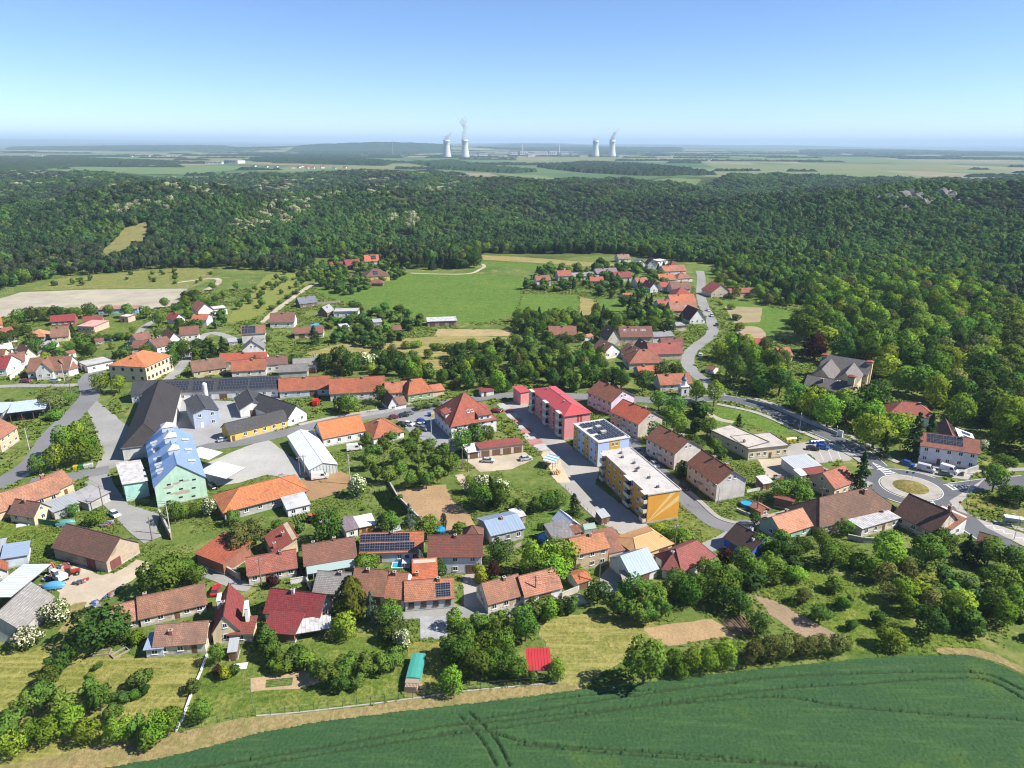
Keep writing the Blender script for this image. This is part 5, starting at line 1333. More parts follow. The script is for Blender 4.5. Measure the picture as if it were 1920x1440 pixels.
h = H('house', 'lower salmon roofed house above the panelled workshop', 'house', (-124.9,300.7), (-110.9,304.0), 9.0, 3.4, 3.6, 'gx', WH2, T((0.49, 0.18, 0.09), .35), 'f:3x1')
h = H('farmhouse', 'ochre farmhouse with patchy brown roof above the panelled workshop', 'house', (-141.9,300.5), (-130.1,307.6), 9.0, 3.2, 3.6, 'gx', plaster((0.5, 0.42, 0.26)), T((0.33, 0.2, 0.14), .6), 'f:3x1 l:2x1')
h = H('house', 'white gabled house with grey roof above the red-orange house', 'house', (-131.4,332.2), (-121.7,335.1), 9.0, 4.0, 4.2, 'gy', WH, T((0.28, 0.26, 0.26), .2), 'f:2x1 f:a2')
h = H('house', 'house with a wall of roof panels below the hillside track', 'house', (-140.7,357.3), (-129.6,360.6), 9.0, 5.4, 3.2, 'gx', WH2, T((0.30, 0.17, 0.12), .2), 'r:2x2', pv=(('f', .05, .6, .08, .95, 5, 3),), ref='the upper panelled house')
h = H('house', 'white house with wide mauve-brown roof below the track', 'house', (-137.2,391.1), (-124.0,392.6), 9.0, 3.6, 4.2, 'gx', WH, T((0.25, 0.14, 0.115), .15), 'f:2x1 r:1x1', ref='the wide mauve-brown roofed house')
h = H('house', 'timber house with blue-grey roof beside the hillside track', 'house', (-134.7,441.9), (-125.5,448.3), 8.0, 3.0, 3.2, 'gx', PLNK, T((0.17, 0.18, 0.22), .1), 'f:2x1', ref='the timber hillside house')
h = H('house', 'dark gabled chalet beside the flat white house', 'house', (-117.2,418.9), (-111.4,417.6), 9.0, 3.0, 3.2, 'gy', PLNK, T((0.3, 0.3, 0.31), .2), '')
h = H('house', 'flat-roofed white house below the pasture', 'house', (-106.6,415.0), (-92.6,416.6), 9.0, 4.0, 0, 'flat', WH, flatroof((0.4, 0.39, 0.37)), 'f:3x1', ref='the flat-roofed white house')
h = H('barn', 'brown-roofed low barn with sandy yard', 'barn', (-116.7,368.3), (-102.1,370.8), 8.0, 3.0, 2.4, 'gx', BEI, T((0.26, 0.13, 0.095), .2), 'f:g2', ref='the brown low barn')
h = H('stable', 'long stable with rusty white sheet roof below the pasture', 'stable', (-48.4,395.2), (-32.1,398.0), 8.0, 3.2, .5, 'sf', WOODG, METR, 'f:g3', ref='the long stable')
H('hut', 'small brown hut in the pens below the pasture', 'hut', (-65.0,378.2), (-61.0,379.4), 5.0, 2.4, 1.2, 'sf', WOODG, T(BRN, .2), '')
h = H('house', 'long low red-roofed house at the wood edge', 'house', (-154.0,598.7), (-141.6,601.8), 7.0, 2.4, 1.6, 'gx', BEI, T((0.34, 0.08, 0.06), .1), '')
h = H('house', 'maroon gabled house at the wood edge', 'house', (-137.8,588.5), (-126.9,594.0), 11.0, 3.2, 4.0, 'gx', PLNK, T((0.29, 0.065, 0.065), .1), 'f:2x1')
h = H('house', 'white house with orange roof and panels at the wood edge', 'house', (-125.0,602.2), (-113.8,605.3), 10.0, 4.6, 4.6, 'gx', WH, T((0.52, 0.16, 0.07), .05), 'r:2x1', pv=(('f', .45, .8, .3, .9, 4, 2),), ref='the orange house at the wood edge')
h = H('villa', 'large brown hip-roofed villa above the pasture', 'house', (-110.7,531.9), (-93.7,538.8), 15.0, 4.2, 4.6, 'hx', YEL, T((0.22, 0.125, 0.10), .15), 'f:4x1', pv=(('f', .35, .55, .2, .7, 3, 2),), ref='the brown villa')
h = H('outbuilding', 'brown-roofed garden house before the villa', 'outbuilding', (-105.1,515.2), (-95.0,515.4), 7.0, 2.6, 2.2, 'hx', PLNK, T((0.24, 0.13, 0.10), .15), '')
H('hut', 'tiny cream hut left of the villa', 'hut', (-123.3,538.1), (-118.1,538.3), 6.0, 2.4, 2.0, 'gx', CRM, T(BRN, .2), '')

# ---- left middle
h = H('school', 'two-storey school with big orange hipped roof', 'school', (-176.6,296.2), (-159.2,293.5), ((-160.2,312.8)), 7.4, 3.8, 'hy', plaster((0.62, 0.50, 0.36), .12), T((0.60, 0.235, 0.075), 0.02), 'f:4x2 r:7x2', ref='the orange-roofed school', chim=((.2, .6, 1.4, .9), (.5, .2, .8)), hipk=.8, wf=BROWN)
h = H('house', 'wide brown-roofed house with front gable left of the school', 'house', (-214.1,298.0), (-197.8,301.2), 12.0, 3.6, 4.6, 'gx', plaster((0.62, 0.58, 0.50)), T((0.34, 0.19, 0.13), .25), 'f:5x1', ref='the wide house with a front gable')
H('h', '', '', (-209.4,296.5), (-203.1,298.1), 10.0, 4.2, 4.0, 'gy', plaster((0.62, 0.60, 0.56)), T((0.34, 0.19, 0.13), .25), 'f:2x1 f:a1', into=h)
H('h', '', '', (-198.3,302.0), (-196.5,305.9), 10.0, 3.4, 4.0, 'gx', WH, T((0.30, 0.15, 0.11), .2), '', into=h)
h = H('garage', 'white grey-roofed garage house left of the school', 'garage', (-200.4,313.0), (-192.6,306.7), ((-195.3,323.2)), 3.4, 0, 'flat', WH, flatroof((0.40, 0.40, 0.38)), 'f:g1 r:2x1')
h = H('house', 'white gabled house with crimson roof at the left edge', 'house', (-236.4,301.4), (-226.5,302.3), 12.0, 3.8, 4.2, 'gx', WH, T((0.34, 0.05, 0.06), .1), 'f:2x1 r:1x1')
h = H('house', 'brown-roofed white house behind the long white wall', 'house', (-231.9,312.6), (-226.7,315.1), 9.0, 3.4, 3.2, 'gx', WH, T((0.30, 0.17, 0.13), .3), 'f:2x1')
h = H('house', 'salmon gabled house behind the long white wall', 'house', (-231.0,321.0), (-227.2,325.4), 12.0, 3.2, 4.0, 'gy', OLDW, T((0.42, 0.25, 0.17), .35), 'f:1x1')
h = H('house', 'deep red tiled house at the far left', 'house', (-267.3,352.1), (-260.5,360.5), 11.0, 3.2, 4.0, 'gx', WH2, T((0.34, 0.11, 0.085), .2), 'f:3x1')
h = H('house', 'peach-roofed bungalow beside the dark walnut tree', 'house', (-254.5,359.6), (-246.0,360.8), 9.0, 2.8, 3.0, 'hx', WH2, T((0.56, 0.29, 0.16), .1), 'f:2x1')
h = H('house', 'cream gabled house with brown roof beside the walnut garden', 'house', (-241.1,358.8), (-234.1,362.0), 9.0, 3.0, 4.0, 'gx', CRM, T((0.32, 0.20, 0.14), .3), 'f:2x1 r:1x1')
H('shed', 'white-walled shed with grey roof in the walnut garden', 'shed', (-230.8,339.0), (-232.3,350.7), 5.0, 2.8, .6, 'sf', WH, flatroof((0.3, 0.29, 0.29)), '')
h = H('house', 'white cottage with patched roof at the far left', 'house', (-250.9,333.1), (-246.6,336.8), 8.0, 3.0, 2.2, 'gx', WH, METR, 'f:2x1')
H('house', 'orange-roofed cottage at the far left edge', 'house', (-290.1,382.4), (-285.4,386.1), 9.0, 3.0, 3.0, 'gx', CRM, T(OR, .1), '')
H('house', 'brown cottage below the patched white cottage', 'house', (-250.0,320.7), (-241.7,322.5), 8.0, 2.8, 3.0, 'gx', OLDW, T(BRN, .3), 'f:2x1')
h = H('club_house', 'crimson-roofed club house below the sports ground', 'club house', (-262.5,392.6), (-251.2,396.6), 9.0, 2.8, 2.6, 'gx', wood((0.3, 0.1, 0.08)), T((0.36, 0.05, 0.06), .05), 'f:4x1', ref='the crimson club house')
h = H('pavilion', 'salmon-fronted flat pavilion beside the club house', 'pavilion', (-239.6,379.8), (-229.9,378.8), ((-233.0,391.9)), 3.6, .3, 'sf', PNK, flatroof((0.5, 0.3, 0.24)), 'f:4x1')
H('pavilion', 'maroon-roofed hall behind the salmon pavilion', 'hall', (-243.2,391.7), (-234.7,395.6), 8.0, 3.2, 2.0, 'gx', PNK, T((0.33, 0.075, 0.065), .1), '')
h = H('changing_rooms', 'long pale blue changing rooms at the sports ground', 'pavilion', (-251.7,422.0), (-229.4,425.3), 7.0, 3.2, .6, 'sf', plaster((0.30, 0.52, 0.66)), T((0.5, 0.3, 0.25), .4), 'f:6x1 f:d.3', ref='the pale blue changing rooms')
H('kiosk', 'cube-shaped salmon kiosk below the changing rooms', 'kiosk', (-228.7,403.4), (-223.4,402.2), 6.0, 3.4, 0, 'flat', PNK, flatroof((0.6, 0.52, 0.48)), 'f:d.4')
h = H('house', 'small white house with crimson roof near the orchard slope', 'house', (-192.9,395.1), (-189.3,400.2), 8.0, 3.6, 2.8, 'gy', WH, T((0.42, 0.07, 0.07), .05), 'f:1x1')
h = H('house', 'orange-roofed low house near the orchard slope', 'house', (-183.5,395.3), (-175.0,395.4), 9.0, 3.6, 2.4, 'gx', BLW, T((0.54, 0.2, 0.1), .1), 'f:2x1', ref='the orange low house by the orchard')
H('h', '', '', (-185.2,409.5), (-178.5,415.0), 14.0, 5.4, 4.0, 'gy', WH, T((0.48, 0.2, 0.12), .2), 'f:2x1 r:3x1', into=h)
H('house', 'white cube house with maroon porch by the orchard slope', 'house', (-180.4,420.5), (-174.3,424.9), 8.0, 4.0, 0, 'flat', WH, flatroof((0.6, 0.6, 0.58)), 'f:2x1')
h = H('farm', 'brown-roofed farm range above the lane', 'farm', (-174.9,362.0), (-166.7,365.3), 9.0, 3.6, 3.2, 'gx', WH, T((0.25, 0.13, 0.10), .2), 'f:3x1 r:1x1', ref='the brown farm range')
H('f', '', '', (-176.3,351.6), (-171.5,355.7), 12.0, 3.4, 3.6, 'gy', WH, T((0.28, 0.15, 0.11), .2), 'f:2x1', into=h)
h = H('farm', 'low brown-roofed farm wing behind the school', 'farm', (-189.2,339.6), (-177.9,341.7), 8.0, 2.8, 2.6, 'gx', WH2, T((0.27, 0.14, 0.11), .3), 'f:3x1', ref='the low farm wing behind the school')
H('f', '', '', (-175.9,337.9), (-171.4,345.7), 10.0, 3.6, 3.0, 'gx', WH, T((0.30, 0.165, 0.12), .3), 'f:2x1', into=h, chim=((.2, .5, 1.2), (.6, .5, 1.2)))
h = H('house', 'brown cottage with grey extension behind the school', 'house', (-193.4,353.3), (-188.7,359.6), 8.0, 2.8, 2.8, 'gx', OLDW, T((0.28, 0.16, 0.12), .35), 'f:2x1')
H('shed', 'blue-grey flat shed beside the brown farm range', 'shed', (-183.6,356.6), (-178.3,360.8), 9.0, 3.0, .3, 'sf', WH2, flatroof((0.4, 0.44, 0.48)), '')
h = H('carport', 'pale blue sheet-roofed carport full of timber', 'carport', (-187.4,246.1), (-176.8,250.7), 10.0, 4.2, .8, 'sf', GRYW, sheet((0.42, 0.50, 0.58), 0, .35), '', rib=.9, walls=False, ref='the pale blue carport')
for i in range(4):
    for y_ in (.2, 9.5):
        mb = MB(); mb.box(-.1, -.1, 0, .1, .1, 4.2 + .08 * y_); h.put('post', mb.mesh('post', [WOODD]), Matrix.Translation((.3 + i * (h.L - .6) / 3, y_, 0)))
mb = MB(); mb.box(.2, 9.4, 0, h.L - .2, 9.6, 4.5); h.put('back_wall', mb.mesh('back_wall', [GRYW]), Matrix.Identity(4))
H('shed', 'pale blue sheet-roofed shed at the left edge', 'shed', (-203.8,246.8), (-191.0,248.0), 9.0, 3.6, .8, 'sf', GRYW, sheet((0.42, 0.50, 0.58), 0, .35), '', rib=.9)
h = H('house', 'peach two-storey house with salmon roof at the left edge', 'house', (-172.4,219.6), (-173.4,230.0), 11.0, 5.2, 3.6, 'gx', plaster((0.66, 0.45, 0.28)), T((0.48, 0.235, 0.15), .2), 'f:3x2', ref='the peach house at the left edge')

# ---- upper right village
UR = 'village houses along the upper road'
def U(label, a, b, d, eh, rh, roof, wall, tile, wins='f:2x1', **k): return H('house', label, 'house', a, b, d, eh, rh, roof, wall, tile, wins, group=UR, **k)
U('salmon-roofed white house left of the upper allotments', (17.7,515.9), (28.0,518.2), 8.0, 5.0, 2.8, 'gx', WH, T((0.36, 0.15, 0.11), .2), 'f:2x2 r:1x2', ref='the salmon house above the allotments')
U('orange-roofed house with white chimney on the upper row', (35.2,539.7), (45.6,542.1), 9.0, 4.0, 3.4, 'gx', WH2, T((0.47, 0.16, 0.1), .15), chim=((.6, .6, 2.0, 1.0),), chm=WH)
U('long grey-roofed range on the upper row', (46.2,544.4), (65.3,549.4), 8.0, 2.8, 2.2, 'gx', WH2, T((0.26, 0.25, 0.25), .2))
U('mauve-roofed house on the upper row', (65.7,549.4), (82.6,554.4), 10.0, 4.2, 3.0, 'gx', WH2, T((0.23, 0.16, 0.18), .2))
U('crimson-roofed house on the upper row', (78.3,538.5), (91.3,541.0), 10.0, 3.4, 3.2, 'gx', WH2, T((0.36, 0.09, 0.085), .1))
U('low orange-roofed house behind conifers on the upper row', (58.4,527.2), (68.0,527.4), 8.0, 2.6, 2.6, 'gx', WH2, T((0.50, 0.18, 0.10), .1))
U('white gabled modern house at the top of the village', (113.3,594.9), (121.0,595.1), 11.0, 4.4, 4.4, 'gy', WH, T((0.36, 0.10, 0.075), .1), 'f:1x1 f:a1', ref='the white modern house')
U('white cube house at the top of the village', (122.4,597.8), (131.6,603.5), 9.0, 6.4, 0, 'flat', WH, flatroof((0.62, 0.62, 0.62)), 'f:2x2')
U('pale brown-roofed house at the top wood edge', (94.2,630.9), (105.1,634.2), 9.0, 3.2, 3.2, 'gx', WH2, T((0.42, 0.33, 0.26), .3))
U('white gabled cottage at the top wood edge', (105.6,605.5), (113.9,608.5), 8.0, 3.2, 3.2, 'gy', WH, T((0.3, 0.29, 0.3), .2), 'f:1x1')
U('long salmon-orange house near the road top', (121.6,567.3), (140.4,572.6), 10.0, 3.2, 3.6, 'gx', WH2, T((0.50, 0.22, 0.13), .3))
U('dark red pyramid-roofed house near the road top', (130.6,587.5), (139.6,590.4), 9.0, 3.6, 4.0, 'hx', WH2, T((0.25, 0.07, 0.06), .1), '')
U('orange-roofed house left of the slate lean-to', (110.6,528.4), (122.7,530.8), 10.0, 3.4, 3.6, 'gx', WH2, T((0.52, 0.19, 0.085), .1))
U('salmon hip-roofed house beside the road bend top', (125.3,535.2), (137.7,539.9), 10.0, 3.2, 3.2, 'hx', WH2, T((0.44, 0.2, 0.14), .2))
U('salmon cottage with white front above the spruce group', (90.6,511.5), (99.1,513.7), 9.0, 4.4, 2.8, 'gx', WH, T((0.50, 0.24, 0.15), .2), 'f:2x1')
U('white gable-end cottage with crimson roof', (97.1,494.2), (102.8,496.2), 12.0, 4.2, 3.2, 'gy', WH, T((0.36, 0.07, 0.065), .1), 'f:1x1')
U('crimson-roofed link house in the cluster', (106.2,500.1), (115.8,502.2), 8.0, 3.6, 2.8, 'gx', WH2, T((0.40, 0.1, 0.085), .1))
U('large brown-roofed house in the cluster', (111.8,490.8), (125.0,493.0), 10.0, 4.0, 4.0, 'gx', WH2, T((0.27, 0.165, 0.13), .2), ref='the large brown house in the upper cluster')
U('red hip-roofed house touching the upper road', (110.5,473.0), (121.8,474.9), 11.0, 3.4, 4.2, 'hx', WH2, T((0.36, 0.095, 0.075), .1))
U('long vivid orange house beside the upper road', (102.7,451.3), (119.5,454.8), 10.0, 3.2, 3.6, 'gx', WH2, T((0.56, 0.2, 0.08), .05))
U('red-roofed annex left of the vivid orange house', (93.0,440.3), (100.8,442.0), 9.0, 3.0, 2.8, 'gx', WH2, T((0.42, 0.12, 0.085), .1))
U('salmon house with long skylight beside the upper road', (97.3,425.8), (113.8,427.5), 11.0, 3.4, 4.4, 'gx', CRM, T((0.48, 0.24, 0.16), .2), sky=(('f', .25, .45), ('f', .55, .4), ('f', .6, .4)), ref='the salmon skylight house')
U('steep dark red gable house at the road bend', (103.7,404.2), (113.2,407.0), 12.0, 2.8, 6.0, 'gy', WH, T((0.22, 0.06, 0.055), .1), 'f:3x1', ref='the steep gable house at the bend')
h = U('red-roofed farmhouse across the upper road', (136.4,480.5), (150.7,484.4), 13.0, 3.6, 5.2, 'gy', BEI, T((0.40, 0.10, 0.08), .1), 'f:3x1', ref='the red farmhouse across the upper road')
H('w', '', '', (150.1,482.6), (167.2,486.5), 8.0, 3.0, 2.2, 'gx', BEI, T((0.42, 0.12, 0.09), .1), '', into=h)
U('grey-walled ruin with brown roof in the grove', (19.7,364.1), (33.9,364.3), 9.0, 4.0, 3.6, 'gx', OLDW, T((0.36, 0.19, 0.13), .3), 'f:g2', ref='the old brown barn in the grove')
U('tall narrow brown gable barn in the court farm', (49.5,355.2), (56.2,357.3), 10.0, 4.0, 5.2, 'gy', OLDW, T((0.30, 0.2, 0.15), .4), '')
U('long brown house with white skylights', (56.6,358.4), (73.6,359.7), 10.0, 4.6, 4.2, 'gx', BEI, T((0.23, 0.12, 0.095), .15), 'f:4x1', sky=(('f', .15, .55), ('f', .19, .55), ('f', .4, .55), ('f', .5, .55), ('f', .67, .55), ('f', .72, .55), ('f', .77, .55)), ref='the long brown skylight house')
U('grey flat-pitched barn beside the skylight house', (74.1,360.8), (85.3,363.0), 9.0, 4.0, 1.4, 'gx', WH2, T((0.3, 0.3, 0.31), .2), '')
U('brown terrace house above the red one', (76.5,347.6), (87.4,348.8), 8.0, 3.0, 2.8, 'gx', BEI, T((0.27, 0.12, 0.1), .2), '')
U('long red-roofed terrace house at the lower bend', (67.1,331.5), (83.4,333.6), 10.0, 3.2, 4.0, 'gx', BEI, T((0.38, 0.115, 0.095), .15), '', ref='the long red terrace house')
U('white gabled cottage with balcony in the grove edge', (45.0,332.1), (53.3,336.8), 10.0, 3.6, 3.8, 'gy', WH, T((0.31, 0.19, 0.145), .25), 'f:2x1')
U('brown zigzag-roofed cottage in the court farm', (56.9,329.6), (65.3,333.3), 9.0, 3.0, 3.4, 'gy', WH, T((0.29, 0.175, 0.13), .25), '')
U('rose-walled gable house in the court farm', (64.1,337.0), (68.5,338.0), 9.0, 4.2, 3.0, 'gy', plaster((0.6, 0.28, 0.26)), T((0.34, 0.18, 0.14), .2), 'f:1x1')
U('salmon hip-roofed farmhouse below the court farm', (54.6,315.1), (71.2,317.0), 12.0, 3.6, 4.6, 'hx', OLDW, T((0.47, 0.2, 0.13), .25), '', ref='the salmon hipped farmhouse')
U('low vermilion shed roof below the hipped farmhouse', (57.4,303.2), (67.7,305.7), 7.0, 2.6, 2.0, 'gx', OLDW, T((0.50, 0.165, 0.085), .1), '')
U('long peach-orange house behind the chapel', (63.2,285.2), (76.9,287.5), 8.5, 3.2, 3.2, 'gx', WH2, T((0.50, 0.215, 0.12), .15), 'f:4x1', ref='the peach house behind the chapel', chim=((.3, .4, 1.2),))
U('red-roofed house half hidden in the park trees', (114.1,345.3), (129.6,345.5), 9.0, 3.0, 3.4, 'gx', BEI, T((0.46, 0.13, 0.095), .1), '')
U('small orange house at the edge of the copper beech', (129.9,328.9), (136.3,330.8), 8.0, 3.0, 3.2, 'gx', PNK, T((0.52, 0.185, 0.11), .1), 'f:1x1')
U('flat grey barn in the trees below the road bend', (87.6,386.6), (98.4,389.2), 8.0, 3.0, 0, 'flat', OLDW, flatroof((0.3, 0.3, 0.3)), '')
h = H('house', 'red-roofed house hidden in the park trees by the road', 'house', (141.3,248.6), (157.4,245.1), 11.0, 4.2, 3.6, 'hx', WH, T((0.38, 0.12, 0.09), .15), 'f:5x1', ref='the hidden red-roofed house')
h = H('house', 'small brown-roofed house at the right edge in the wood', 'house', (280.3,382.9), (286.1,378.4), 9.0, 3.4, 3.0, 'gx', WH, T((0.24, 0.15, 0.13), .2), 'f:2x1')

# garden sheds
for a_, b_, d_, rf_, wl_, tl_, lb in (((-57.2,118.3), (-55.6,118.6), 3, 'sf', PLNK, METG, 'tiny plank shed on the near garden lawn'), ((-36.8,128.4), (-35.2,129.0), 3, 'gy', PLNK, T(MAR, .1), 'little maroon-roofed hut behind the bright garden tree'), ((24.9,173.1), (27.2,174.3), 3, 'sf', PLNK, METG, 'tiny shed beside the brown vegetable beds'), ((0.9,172.9), (3.9,174.4), 3.5, 'sf', WOODG, METR, 'old plank shed before the paved court gardens'), ((-52.7,172.5), (-50.4,173.7), 3, 'gx', WH2, T(BRN, .3), 'tiny white shed beside the orange tractor garden'), ((-31.1,165.7), (-29.5,166.3), 2.5, 'sf', PLNK, METG, 'tool shed behind the panel-covered long house'), ((76.5,194.3), (79.8,195.4), 3.5, 'sf', PLNK, METR, 'rusty-roofed shed in the lawn of the last block'), ((90.0,199.8), (92.4,200.9), 3, 'sf', WH, MET, 'small white container in the shed yard'), ((-133.1,347.3), (-129.4,349.3), 5, 'gx', WH2, T(SAL, .2), 'small salmon-roofed outbuilding below the upper panelled house'), ((-145.7,352.1), (-142.1,354.1), 5, 'sf', WOODG, METG, 'grey shed left of the upper panelled house'), ((-215.0,353.0), (-211.7,355.1), 5, 'gx', WOODG, T(BRN, .3), 'brown shed beside the hedge garden'), ((-215.6,330.0), (-213.1,332.7), 5, 'gx', WH2, T(SAL, .3), 'salmon-roofed shed behind the wide gabled house'), ((-246.0,340.6), (-244.1,343.6), 5, 'gx', WH2, T(MAR, .1), 'maroon-roofed outbuilding at the walnut tree'), ((-95.2,383.5), (-91.0,385.9), 5, 'sf', WOODG, METR, 'rusty shed in the pens'), ((-79.7,395.9), (-75.0,397.2), 5, 'sf', WOODG, METG, 'grey shed in the pens'), ((38.6,365.5), (43.4,367.7), 5, 'gx', WH2, T(SAL, .3), 'small salmon shed in the grove'), ((75.9,475.7), (82.0,477.6), 6, 'gx', WH2, T(OR2, .2), 'orange-roofed outbuilding in the conifers'), ((88.8,310.7), (91.6,308.4), 6, 'gx', WH2, T(BRN, .3), 'small brown outbuilding at the road bend')):
    H('shed', lb, 'shed', a_, b_, d_, 2.3, .9, rf_, wl_, tl_, 'f:d.5' if d_ < 4 else 'f:1x1', oh=.2)

# chapel with bell turret
cx = (71.9,280.6)
h = empty('chapel', (cx[0], cx[1], 0), .2); tag(h, 'little white chapel turret with dark onion cap', 'chapel'); REFS.append((cx[0], cx[1], 'the little white chapel'))
mb = MB(); mb.box(-1.7, -1.7, 0, 1.7, 1.7, 4.2); mb.box(-1.95, -1.95, 4.2, 1.95, 1.95, 4.45); mb.build('wall', WH, h)
mb = MB(); mb.tube((0, 0, 4.45), (0, 0, 6.6), 1.15, 1.05, 8); mb.tube((0, 0, 6.6), (0, 0, 6.75), 1.3, 1.3, 8); mb.build('turret', WH, h)
mb = MB()
for z0_, z1_, r0_, r1_ in ((6.75, 7.3, 1.25, 1.3), (7.3, 8.1, 1.3, .7), (8.1, 8.8, .7, .35), (8.8, 10.2, .35, .04)): mb.tube((0, 0, z0_), (0, 0, z1_), r0_, r1_, 10)
mb.build('roof', plain('slate cap', (.12, .12, .14), .5), h)
for a_ in range(4):
    mb = MB(); mb.box(-.4, -1.74, 1.4, .4, -1.69, 3.0); mb.build('window', GLASS, h, (0, 0, 0), a_ * math.pi / 2)

# manor: four wings round a court
MT = T((0.19, 0.17, 0.16), .3)
h = H('manor', 'old manor of four dark-roofed wings around a courtyard', 'manor', (122.3,281.3), (136.9,271.1), 9.0, 4.4, 3.6, 'gx', CRM, MT, 'f:6x2', ref='the old manor', og=.2, chim=((.35, .3, 1.4, 1.0), (.7, .35, 1.2, 1.0)))
fr_ = h.fr; L_ = h.L
P_ = lambda x, y: tuple((fr_ @ Vector((x, y, 0)))[:2])
H('w', '', '', P_(0, 27), P_(L_ + 2, 27), 9.0, 6.0, 4.6, 'gx', CRM, MT, 'f:8x2', into=h, og=.2)
H('w', '', '', P_(0, 9.02), P_(8.5, 9.02), 17.96, 5.8, 4.3, 'gy', CRM, MT, 'r:4x2', into=h, og=0)
H('w', '', '', P_(L_ - 8.5, 9.02), P_(L_, 9.02), 17.96, 5.8, 4.3, 'gy', CRM, MT, 'l:4x2', into=h, og=0)
for (x_, y_) in ((L_ - .8, 4.5), (L_ + 1.4, 31.5), (.8, 31.5)):
    mb = MB(); mb.box(-1.2, -1.2, 0, 1.2, 1.2, 10.2); mb.build('stair_turret', CRM, h.root, (x_, y_, 0))
    mb = MB(); mb.box(-1.5, -1.5, 10.2, 1.5, 1.5, 10.5); mb.slab([(-1.5, -1.5, 10.5), (1.5, -1.5, 10.5), (0, 0, 11.2)], .05); mb.slab([(1.5, -1.5, 10.5), (1.5, 1.5, 10.5), (0, 0, 11.2)], .05); mb.slab([(1.5, 1.5, 10.5), (-1.5, 1.5, 10.5), (0, 0, 11.2)], .05); mb.slab([(-1.5, 1.5, 10.5), (-1.5, -1.5, 10.5), (0, 0, 11.2)], .05)
    mb.build('turret_roof', [T(RED, .1), T(RED, .1)], h.root, (x_, y_, 0))

# ------------------------------------------------------------------ trees
def quads_mesh(name, C, Nn, sz, mats, mi=None, shade_n=None, rng=None, extra=None):
    """leaf sprays: one four-cornered leaf cluster per centre, facing Nn"""
    n = len(C)
    rng = rng or np.random.default_rng(1)
    up = rng.normal(size=(n, 3))
    t = np.cross(Nn, up); t /= np.linalg.norm(t, axis=1)[:, None] + 1e-9
    b = np.cross(Nn, t)
    s = sz[:, None]
    j = lambda: rng.uniform(.75, 1.25, (n, 1))
    V = np.stack([C - t * s * j() - b * s * .5 * j(), C + t * s * .55 * j() - b * s * j(), C + t * s * j() + b * s * .5 * j(), C - t * s * .5 * j() + b * s * j()], 1).reshape(-1, 3)
    if extra is not None:
        V = np.concatenate([V, extra[0].reshape(-1, 3)]); k = len(extra[0])
        if mi is None: mi = np.zeros(n, int)
        mi = np.concatenate([mi, np.full(k, extra[2])])
        if shade_n is not None: shade_n = np.concatenate([shade_n, extra[1]])
        n += k
    me = bpy.data.meshes.new(name)
    me.vertices.add(4 * n); me.loops.add(4 * n); me.polygons.add(n)
    me.vertices.foreach_set('co', V.ravel())
    me.loops.foreach_set('vertex_index', np.arange(4 * n))
    me.polygons.foreach_set('loop_start', np.arange(0, 4 * n, 4))
    for m in mats: me.materials.append(m)
    if mi is not None: me.polygons.foreach_set('material_index', mi.astype(np.int32))
    me.polygons.foreach_set('use_smooth', np.ones(n, bool))
    me.update()
    if shade_n is not None:
        me.normals_split_custom_set_from_vertices(np.repeat(shade_n, 4, 0).tolist())
    return me

def unit(v): return v / (np.linalg.norm(v, axis=1)[:, None] + 1e-9)

def crown_round(seed, n, leaf, mats, lobes=16, z0=.16, flat=1.0, spread=.34, lr=(.09, .25), blossom=0.0, gaps=0.0):
    r = np.random.default_rng(seed)
    zc = (1 + z0) / 2; hz = (1 - z0) / 2
    Lc = []
    for k in range(lobes):
        d = r.normal(size=3); d /= np.linalg.norm(d)
        q = r.uniform(.35, 1.0) ** .6
        rad = r.uniform(*lr)
        Lc.append((d[0] * q * spread, d[1] * q * spread, zc + d[2] * q * (hz - rad * .75) , rad))
    Lc.append((0, 0, zc, .26))
    Lc = np.array(Lc)
    w = Lc[:, 3] ** 2; pick = r.choice(len(Lc), n, p=w / w.sum())
    d = unit(r.normal(size=(n, 3)) + np.array([0, 0, .25]))
    P = Lc[pick, :3] + d * (Lc[pick, 3] * r.uniform(.78, 1.06, n))[:, None]
    # drop leaves buried inside other lobes
    deep = np.zeros(n, bool)
    for i, L in enumerate(Lc):
        deep |= (np.linalg.norm(P - L[:3], axis=1) < L[3] * .72) & (pick != i)
    keep = ~deep | (r.random(n) < .12)
    P, d = P[keep], d[keep]
    P = P + r.normal(size=P.shape) * np.array([.011, .011, .011])
    out = unit(P - np.array([0, 0, zc * .8]))
    nr = unit(d * .8 + r.normal(size=P.shape) * .45)
    sh = unit(d * .9 + out * .5 + r.normal(size=P.shape) * .22)
    mi = None
    if blossom: mi = ((r.random(len(P)) < blossom) & (d[:, 2] > -.3)).astype(int)
    P[:, 2] = np.clip(P[:, 2], .03, 1.02)
    return quads_mesh('crown', P, nr, leaf * r.uniform(.6, 1.3, len(P)), mats, mi, sh, r)

